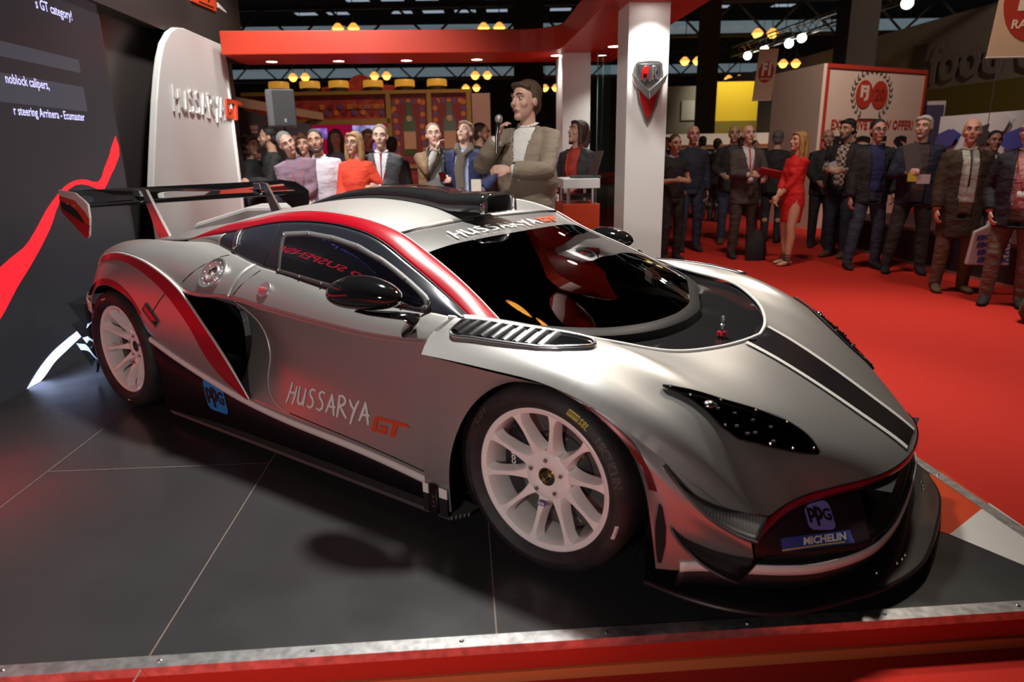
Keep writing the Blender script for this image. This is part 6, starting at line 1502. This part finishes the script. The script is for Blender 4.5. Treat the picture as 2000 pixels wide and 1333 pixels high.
MATS['cloth_5b5c5d'] = PLAID; PLAIDC = (0x5b/255+.0001, 0x5c/255+.0001, 0x5d/255+.0001)
DARKT = (.022, .022, .028); JEANS = (.028, .042, .085); PALE = (.62, .40, .31); TAN = (.50, .29, .20)
GREYH = (.22, .21, .20); BROWNH = (.055, .032, .018); BLACKH = (.012, .010, .009)
# the presenter on the stage
pr, rt_, U_, A_r, hm_ = person('stout man in a beige suit jacket speaking into a hand microphone behind the car', H(.14, 5.32, 0), -24, 1.84, head=(-22, -2, 0), top='jacket', col=(.26, .205, .150), shirt=(.74, .73, .70),
    legs=(.20, .155, .11), hair='full', hcol=(.075, .042, .022), tone=(.60, .36, .27), Rr=(.125, .235, 1.385, (.8, -.3, -.9)), L=(.01, .30, 1.175, (-1, -.3, -.5)), girth=1.28, hem=.70, vox=.0065, hscale=1.08, grip=((.9, .2, .1), (-.35, .25, .9)), lapel=(.23, .18, .13))
w_ = A_r[1][2]
mb = MB().tube([w_+Vector((-.02, .07, -.10)), w_+Vector((-.025, .066, .02)), w_+Vector((-.035, .058, .10))], [.011, .012, .015], 12)
mic = prop('microphone', 'black hand microphone with grey ball head in the presenter right hand', 'microphone', mb, BLACK_G, rt_)
mb = MB().sphere(w_+Vector((-.037, .056, .125)), (.027, .027, .030), 14, 10)
for q in range(len(mb.v)): mb.v[q] = tuple(rt_ @ Vector(mb.v[q]))
obj('ball_head', mb, mat('mic_mesh', (.42, .40, .38), .45, .6), mic)
person('woman with short brown hair and black leather jacket standing at the desk', H(.70, 7.30, 0), -35, 1.655, head=(-28, -14, 0), top='open', col=(.018, .018, .020), shirt=(.35, .03, .02), hair='bob', hcol=(.045, .022, .014), tone=(.52, .30, .22), female=True, L=(-.12, .26, 1.06), Rr=(.12, .26, 1.02), lanyard=(.6, .06, .02), vox=.008)
# left crowd behind the wing and the roof
person('person with curly brown hair half hidden by the white panel edge', PP(-3.44, 9.41), 60, 1.74, top='sweater', col=(.02, .02, .022), hair='curly', hcol=(.10, .055, .03))
person('dark haired man in a black sweater left of the loudspeaker pole', PP(-3.04, 9.03), -62, 1.84, head=(-10, 0, 0), top='sweater', col=(.014, .014, .016), hcol=BLACKH, tone=TAN, beard=(.06, .04, .03), L=(-.05, .30, 1.12), Rr=(.10, .28, 1.05))
person('grey haired man in a lavender sweater leaning forward with clasped hands', PP(-2.34, 7.95), 18, 1.76, head=(12, 2, 14), top='sweater', col=(.25, .165, .225), shirt=(.06, .05, .09), hair='short', hcol=GREYH, tone=(.58, .36, .28), L=(.02, .25, 1.06), Rr=(.05, .27, 1.04), lean=5, tilt=10, lanyard=(.65, .08, .05))
person('bearded man in a white shirt with a blue chest badge', PP(-2.14, 8.06), 6, 1.76, head=(2, -4, 6), top='shirt', col=(.66, .64, .72), shirt=(.7, .68, .76), legs=(.03, .05, .14), hcol=BLACKH, tone=TAN, beard=(.03, .022, .018), L=(-.20, .18, .93), Rr=(.12, .22, .95), lean=4, tilt=3)
person('woman with brown hair behind the white shirted man', PP(-2.66, 9.21), 0, 1.74, top='sweater', col=(.22, .21, .30), hair='curly', hcol=(.12, .05, .02), female=True)
person('long haired person in a pale blue shirt behind the blonde woman', PP(-2.40, 9.85), 8, 1.82, top='shirt', col=(.24, .25, .36), hair='long', hcol=(.09, .045, .025), tone=TAN)
person('blonde woman in an orange red sweater beside the white shirted man', PP(-1.74, 7.95), -14, 1.72, head=(-4, -2, -4), top='sweater', col=(.78, .065, .028), hair='long', hcol=(.33, .20, .09), female=True, L=(-.22, .05, .93), Rr=(.10, .24, .96), girth=1.1, glasses=True)
person('man with reddish hair behind the man in the grey suit', PP(-2.03, 10.26), 5, 1.83, top='sweater', col=(.05, .04, .045), hair='full', hcol=(.17, .10, .07), tone=(.50, .22, .15))
person('man in a grey suit and red tie with crossed hands', PP(-1.48, 8.18), 3, 1.80, top='jacket', col=(.055, .058, .066), shirt=(.62, .62, .66), tie=(.25, .02, .03), legs=(.05, .052, .06), hair='short', hcol=(.17, .12, .08), tone=(.62, .42, .33), L=(.04, .25, 1.10), Rr=(.02, .27, 1.03), lanyard=(.65, .1, .06), girth=1.05)
person('dark haired person almost hidden behind the grey suit shoulder', PP(-1.66, 10.03), 180, 1.71, top='sweater', col=(.02, .02, .025), hcol=BLACKH)
sc1, r1_, u1_, a1_, _h = person('man in a brown jacket and checked scarf holding his chin', PP(-.87, 8.29), 6, 1.81, head=(4, -6, 4), top='open', col=(.20, .125, .062), shirt=(.42, .42, .38), hair='short', hcol=(.16, .10, .06), tone=(.63, .40, .32), Rr=(-.01, .155, 1.475, (.6, .1, -1)), L=(-.02, .27, 1.0), girth=1.12)
mb = MB()
for s in (-1, 1): mb.tube([u1_(s*.06, -.05, 1.50), u1_(s*.085, .05, 1.46), u1_(s*.085, .14, 1.33), u1_(s*.080, .165, 1.12), u1_(s*.075, .15, .92)], [(.018, .03), (.02, .04), (.014, .046), (.012, .046), (.01, .046)], 10)
prop('scarf', 'black checked scarf hanging round the brown jacket', 'scarf', mb, mat('cloth_scarf', (.03, .034, .042), .9), r1_)
n, l, b = nodes(MATS['cloth_scarf']); tcs = n.new('ShaderNodeTexCoord'); bt_ = n.new('ShaderNodeTexBrick'); bt_.inputs['Scale'].default_value = 9; bt_.inputs['Color1'].default_value = (.02, .024, .03, 1); bt_.inputs['Color2'].default_value = (.03, .034, .04, 1); bt_.inputs['Mortar'].default_value = (.25, .25, .26, 1); bt_.inputs['Mortar Size'].default_value = .02
l.new(tcs.outputs['Object'], bt_.inputs['Vector']); l.new(bt_.outputs['Color'], b.inputs['Base Color'])
mb = MB().box(a1_[0][2]+Vector((.07, .045, .03)), (.30, .012, .22), Matrix.Rotation(radians(24), 3, 'Y'))
prop('grey_folder', 'grey folder held at the waist by the scarf wearing man', 'folder', mb, mat('folder_grey', (.16, .16, .16), .5), r1_, smooth=0)
nv, r2_, u2_, a2_, _h = person('fair haired man in a navy blazer looking down at his phone', PP(-.52, 8.19), -14, 1.83, head=(-12, -24, 0), top='open', col=(.017, .026, .085), shirt=(.40, .48, .68), legs=(.03, .03, .04), hair='full', hcol=(.20, .13, .07), tone=(.60, .38, .30), Rr=(.14, .28, 1.14), L=(-.22, .12, 1.02), lapel=(.015, .022, .07))
mb = MB().tube([u2_(-.07, -.04, 1.50), u2_(-.08, .05, 1.45), u2_(-.02, .13, 1.38), u2_(.05, .11, 1.44), u2_(.075, .0, 1.50)], [.035, .04, .045, .04, .035], 10).tube([u2_(-.01, .15, 1.40), u2_(.02, .165, 1.25), u2_(.01, .155, 1.05)], [(.02, .05), (.016, .055), (.01, .05)], 10)
prop('scarf', 'grey brown scarf wound round the neck of the navy blazer man', 'scarf', mb, mat('cloth_wool', (.13, .11, .09), .95), r2_)
prop('mobile_phone', 'dark phone in the hand of the navy blazer man', 'phone', MB().box(a2_[1][2]+Vector((-.01, .09, .035)), (.07, .012, .13), Matrix.Rotation(radians(-40), 3, 'X')), BLACK_G, r2_, smooth=0)
prop('white_folder', 'cream folder under the arm of the navy blazer man', 'folder', MB().box(a2_[0][2]+Vector((.04, .05, -.05)), (.11, .03, .34)), mat('folder_cream', (.60, .57, .48), .6), r2_, smooth=0)
person('bearded balding man in dark clothes right of the navy blazer', PP(-.38, 9.45), 78, 1.85, top='jacket', col=(.02, .018, .018), shirt=(.03, .03, .03), hair='short', hcol=(.05, .03, .02), tone=TAN, beard=(.03, .02, .015))
# right crowd on the red carpet
person('person in a black polo and tall boots half hidden by the emblem column', PP(2.21, 9.43), 15, 1.66, top='polo', col=(.014, .014, .016), legs=(.014, .014, .016), shoe=(.008, .008, .008), female=True, hair='tied', hcol=BROWNH, tone=TAN, Rr=(.10, .25, 1.15), L=(-.12, .25, 1.14), collar=(.5, .5, .5))
person('bald man in a navy sweater and jeans with a hand in his pocket', PP(2.68, 10.3), 4, 1.80, head=(-6, 0, 0), top='sweater', col=(.016, .022, .042), shirt=(.03, .06, .10), legs=JEANS, hair='bald', hcol=(.10, .08, .07), tone=(.58, .32, .25), Rr=(.20, .10, .93), L=(-.24, .03, .84), girth=1.12, stance=(.12, .11))
st3, r3_, u3_, a3_, _h = person('balding man in a brown suit and red tie writing on papers', PP(3.23, 9.55), 3, 1.77, head=(0, -8, 0), top='jacket', col=(.060, .046, .044), shirt=(.58, .56, .60), tie=(.50, .05, .02), legs=(.050, .036, .032), hair='bald', hcol=(.08, .05, .04), tone=(.56, .33, .26), Rr=(.06, .28, 1.13), L=(-.14, .30, 1.08), hem=.74, stance=(.13, .13), lanyard=(.55, .1, .1))
prop('red_booklet', 'open red and white booklet held by the writing man', 'booklet', MB().box(a3_[0][2]+Vector((-.03, .07, .07)), (.34, .22, .012), Matrix.Rotation(radians(-12), 3, 'Y') @ Matrix.Rotation(radians(22), 3, 'X')), mat('booklet_red', (.50, .05, .05), .5), r3_, smooth=0)
prop('pen', 'orange pen in the hand of the writing man', 'pen', MB().tube([a3_[1][2]+Vector((-.02, .06, .02)), a3_[1][2]+Vector((.02, .06, .13))], .005, 6), mat('pen_orange', (.65, .25, .03), .4), r3_)
bp = MB().tube([(-.10, .28, .0), (-.10, .28, .10), (-.10, .27, .30), (-.10, .26, .40)], [(.07, .13), (.09, .15), (.08, .13), (.03, .08)], 14).tube([(-.14, .20, .36), (-.15, .16, .25), (-.15, .19, .08)], .014, 6).tube([(-.13, .26, .40), (-.10, .26, .46), (-.07, .26, .40)], .010, 6)
prop('backpack', 'black backpack standing on the carpet at the writing man feet', 'backpack', bp, mat('backpack_black', (.012, .012, .013), .8), r3_)
person('tall bald man in a black jacket behind the man with papers', PP(3.51, 11.04), -12, 1.82, top='jacket', col=(.016, .016, .020), shirt=(.05, .05, .07), legs=JEANS, hair='bald', hcol=(.05, .04, .03), tone=TAN, Rr=(.16, .24, 1.05), shoe=(.10, .05, .02))
person('grey haired man in a black jacket seen from behind', PP(4.21, 11.07), 158, 1.73, top='jacket', col=(.014, .015, .018), legs=DARKT, hair='short', hcol=(.12, .11, .11), tone=TAN, girth=1.15, L=(-.1, .28, 1.1), Rr=(.1, .28, 1.1))
person('blonde woman in a short red dress and strappy heels', PP(3.62, 8.86), -74, 1.66, head=(-4, -6, 0), top='dress', col=(.62, .012, .012), hair='long', hcol=(.42, .24, .08), tone=(.62, .34, .23), shoe=(.01, .01, .01), female=True, L=(.02, .20, .93), Rr=(.04, .22, .90), stance=(.07, .09), step=(.05, -.03), lean=-2, vox=.008)
person('bald man in black clothes behind the woman in red', PP(4.73, 10.49), -18, 1.72, top='zip', col=(.014, .014, .016), shirt=(.02, .02, .02), legs=(.014, .014, .016), hair='bald', hcol=(.05, .04, .03), tone=(.42, .22, .17), L=(-.1, .25, 1.0), Rr=(.1, .25, 1.0))
pd, r8_, u8_, a8_, _h = person('dark haired man in a plaid shirt and black body warmer', PP(4.52, 9.44), -48, 1.82, head=(-14, 2, 0), top='vest', col=(.012, .012, .015), shirt=PLAIDC, legs=(.018, .022, .040), hair='full', hcol=BLACKH, tone=TAN, beard=(.03, .02, .016), Rr=(.10, .26, 1.14), L=(-.10, .26, 1.13), shoe=(.09, .05, .025))
prop('leaflet', 'pale leaflet in the hands of the plaid shirt man', 'leaflet', MB().box(u8_(.0, .33, 1.17), (.10, .01, .15), Matrix.Rotation(radians(20), 3, 'Y')), mat('leaflet_pale', (.45, .42, .45), .6), r8_, smooth=0)
person('man with glasses in a black jacket over a blue sweater', PP(4.41, 8.48), -4, 1.77, head=(-4, 0, 0), top='open', col=(.013, .013, .016), shirt=(.018, .022, .090), legs=(.036, .050, .085), hair='short', hcol=BLACKH, tone=(.52, .28, .22), glasses=True, Rr=(.25, .05, .86), L=(-.24, .06, .90), stance=(.15, .18), shoe=(.012, .010, .010))
person('dark haired man peeking between the plaid shirt man and the glasses man', PP(4.74, 9.85), -5, 1.70, top='jacket', col=(.02, .02, .02), hair='full', hcol=BLACKH, tone=(.50, .24, .18))
wh, r10_, u10_, a10_, _h = person('white haired man in a navy jacket over a brown sweater', PP(4.74, 8.11), -22, 1.79, head=(-24, -4, 0), top='open', col=(.014, .017, .040), shirt=(.055, .035, .032), legs=(.030, .025, .026), hair='full', hcol=(.50, .48, .46), tone=(.60, .35, .28), Rr=(.14, .28, 1.16), L=(-.22, .10, .95), girth=1.15, stance=(.15, .20), shoe=(.014, .012, .012))
prop('dark_folder', 'dark grey folder held up by the white haired man', 'folder', MB().box(a10_[1][2]+Vector((-.02, .05, .16)), (.15, .02, .30), Matrix.Rotation(radians(14), 3, 'Y')), mat('folder_dark', (.09, .085, .09), .5), r10_, smooth=0)
prop('yellow_card', 'yellow and white card in the hand of the white haired man', 'card', MB().box(a10_[1][2]+Vector((-.04, .09, -.05)), (.09, .012, .09)), mat('card_yellow', (.55, .42, .05), .5), r10_, smooth=0)
prop('event_badge', 'pinkish badge card below the yellow card', 'card', MB().box(a10_[1][2]+Vector((-.15, .08, -.07)), (.13, .010, .10)), mat('badge_pink', (.50, .38, .40), .5), r10_, smooth=0)
tm, r12_, u12_, a12_, _h = person('bald older man in a long brown coat with a green tie', PP(4.58, 7.01), -14, 1.71, head=(-16, -6, 0), top='open', col=(.040, .024, .014), shirt=(.50, .50, .46), tie=(.035, .05, .04), legs=(.115, .075, .045), hair='bald', hcol=(.35, .28, .24), tone=(.60, .32, .24), L=(-.27, .08, .82), Rr=(.24, .08, .86), hem=.58, lapel=(.10, .05, .02), shoe=(.10, .065, .03), stance=(.13, .13))
p0 = a12_[0][2]+Vector((.02, .05, -.08))
bg = MB(); bw = [(-.02, 0), (-.05, -.10), (-.16, -.16), (-.19, -.50), (.20, -.50), (.17, -.16), (.06, -.10), (.03, 0)]
bg.prism([(x, y) for x, y in bw], -.035, .035, frame(p0+Vector((-.03, .03, .02)), (1, 0, 0), (0, 0, 1)))
bag = prop('carrier_bag', 'white carrier bag with blue lettering held by the man in the brown coat', 'bag', bg, mat('bag_white', (.62, .58, .60), .5), r12_, smooth=0, bevel=.012)
for i in range(4):
    for j in range(2):
        q = MB().join(flat(fit(text2d('EBC', 1, .05, .2), .13, .055), frame(p0+Vector((-.03+.165-.17*j-.012*i-.02, .069, -.23-.075*i)), (-1, 0, .12), (.05, 0, 1)), .001))
        for t in range(len(q.v)): q.v[t] = tuple(r12_ @ Vector(q.v[t]))
        obj('bag_lettering', q, mat('bag_blue', (.05, .06, .32), .5), bag, smooth=0)
pk, r13_, u13_, a13_, _h = person('older man in a pink shirt and navy blazer at the right edge', PP(4.66, 6.3), -36, 1.69, head=(-30, 0, 0), top='open', col=(.014, .014, .024), shirt=(.52, .27, .28), legs=(.155, .115, .095), hair='bald', hcol=(.42, .38, .36), tone=(.64, .38, .29), L=(-.24, .05, .84), Rr=(.22, .04, .90), lanyard=(.62, .06, .04), girth=1.15, hem=.76, stance=(.13, .15), shoe=(.010, .010, .010))
person('dark haired man behind the pink shirted man', PP(5.88, 8.55), -20, 1.62, top='jacket', col=(.015, .015, .02), hair='short', hcol=BLACKH, tone=(.48, .24, .18))
person('person in a black coat cut off by the right edge of the picture', PP(4.93, 6.02), -62, 1.68, top='zip', col=(.020, .018, .018), shirt=(.03, .03, .03), legs=(.02, .02, .02), hair='short', hcol=BROWNH, tone=(.62, .38, .30), Rr=(.23, .12, .86), hem=.52, girth=1.15)
ob = MB().tube([H(4.50, 5.55, CARPET+.01), H(4.50, 5.55, CARPET+.08), H(4.51, 5.55, CARPET+.28), H(4.52, 5.55, CARPET+.42)], [(.13, .16), (.16, .20), (.14, .17), (.05, .07)], 16)
tb_ = obj('duffel_bag', ob, mat('olive_canvas', (.10, .085, .030), .9)); tag(tb_, 'olive and black bag on the carpet at the right edge', 'bag')
obj('bag_top', MB().tube([H(4.51, 5.55, CARPET+.25), H(4.515, 5.55, CARPET+.36), H(4.52, 5.55, CARPET+.45)], [(.150, .180), (.12, .14), (.05, .06)], 16), mat('backpack_black', (.012, .012, .013), .8), tb_)
for k, (r, d, ht_, f, c, hc, hs, lb) in enumerate(((3.44, 14.6, 1.79, 160, (.03, .03, .035), (.3, .2, .15), 'bald', 'distant bald visitor left of the navy sweater man'), (4.27, 15.6, 1.75, 200, (.22, .18, .16), BLACKH, 'short', 'distant visitor in a beige jacket seen from behind'),
        (4.31, 14.6, 1.68, 120, (.02, .02, .025), BLACKH, 'short', 'distant dark haired visitor beside the writing man'), (6.16, 17.7, 1.67, 30, (.02, .025, .05), BROWNH, 'short', 'small distant visitor behind the booklet'), (5.35, 16.2, 1.76, 170, (.03, .03, .03), BROWNH, 'bob', 'distant long haired visitor behind the suited man'), (2.95, 13.5, 1.72, 40, (.03, .025, .03), BROWNH, 'full', 'distant visitor beside the emblem column'))):
    person(lb, PP(r, d), f, ht_, top='jacket', col=c, hcol=hc, hair=hs, vox=.014, tone=TAN)
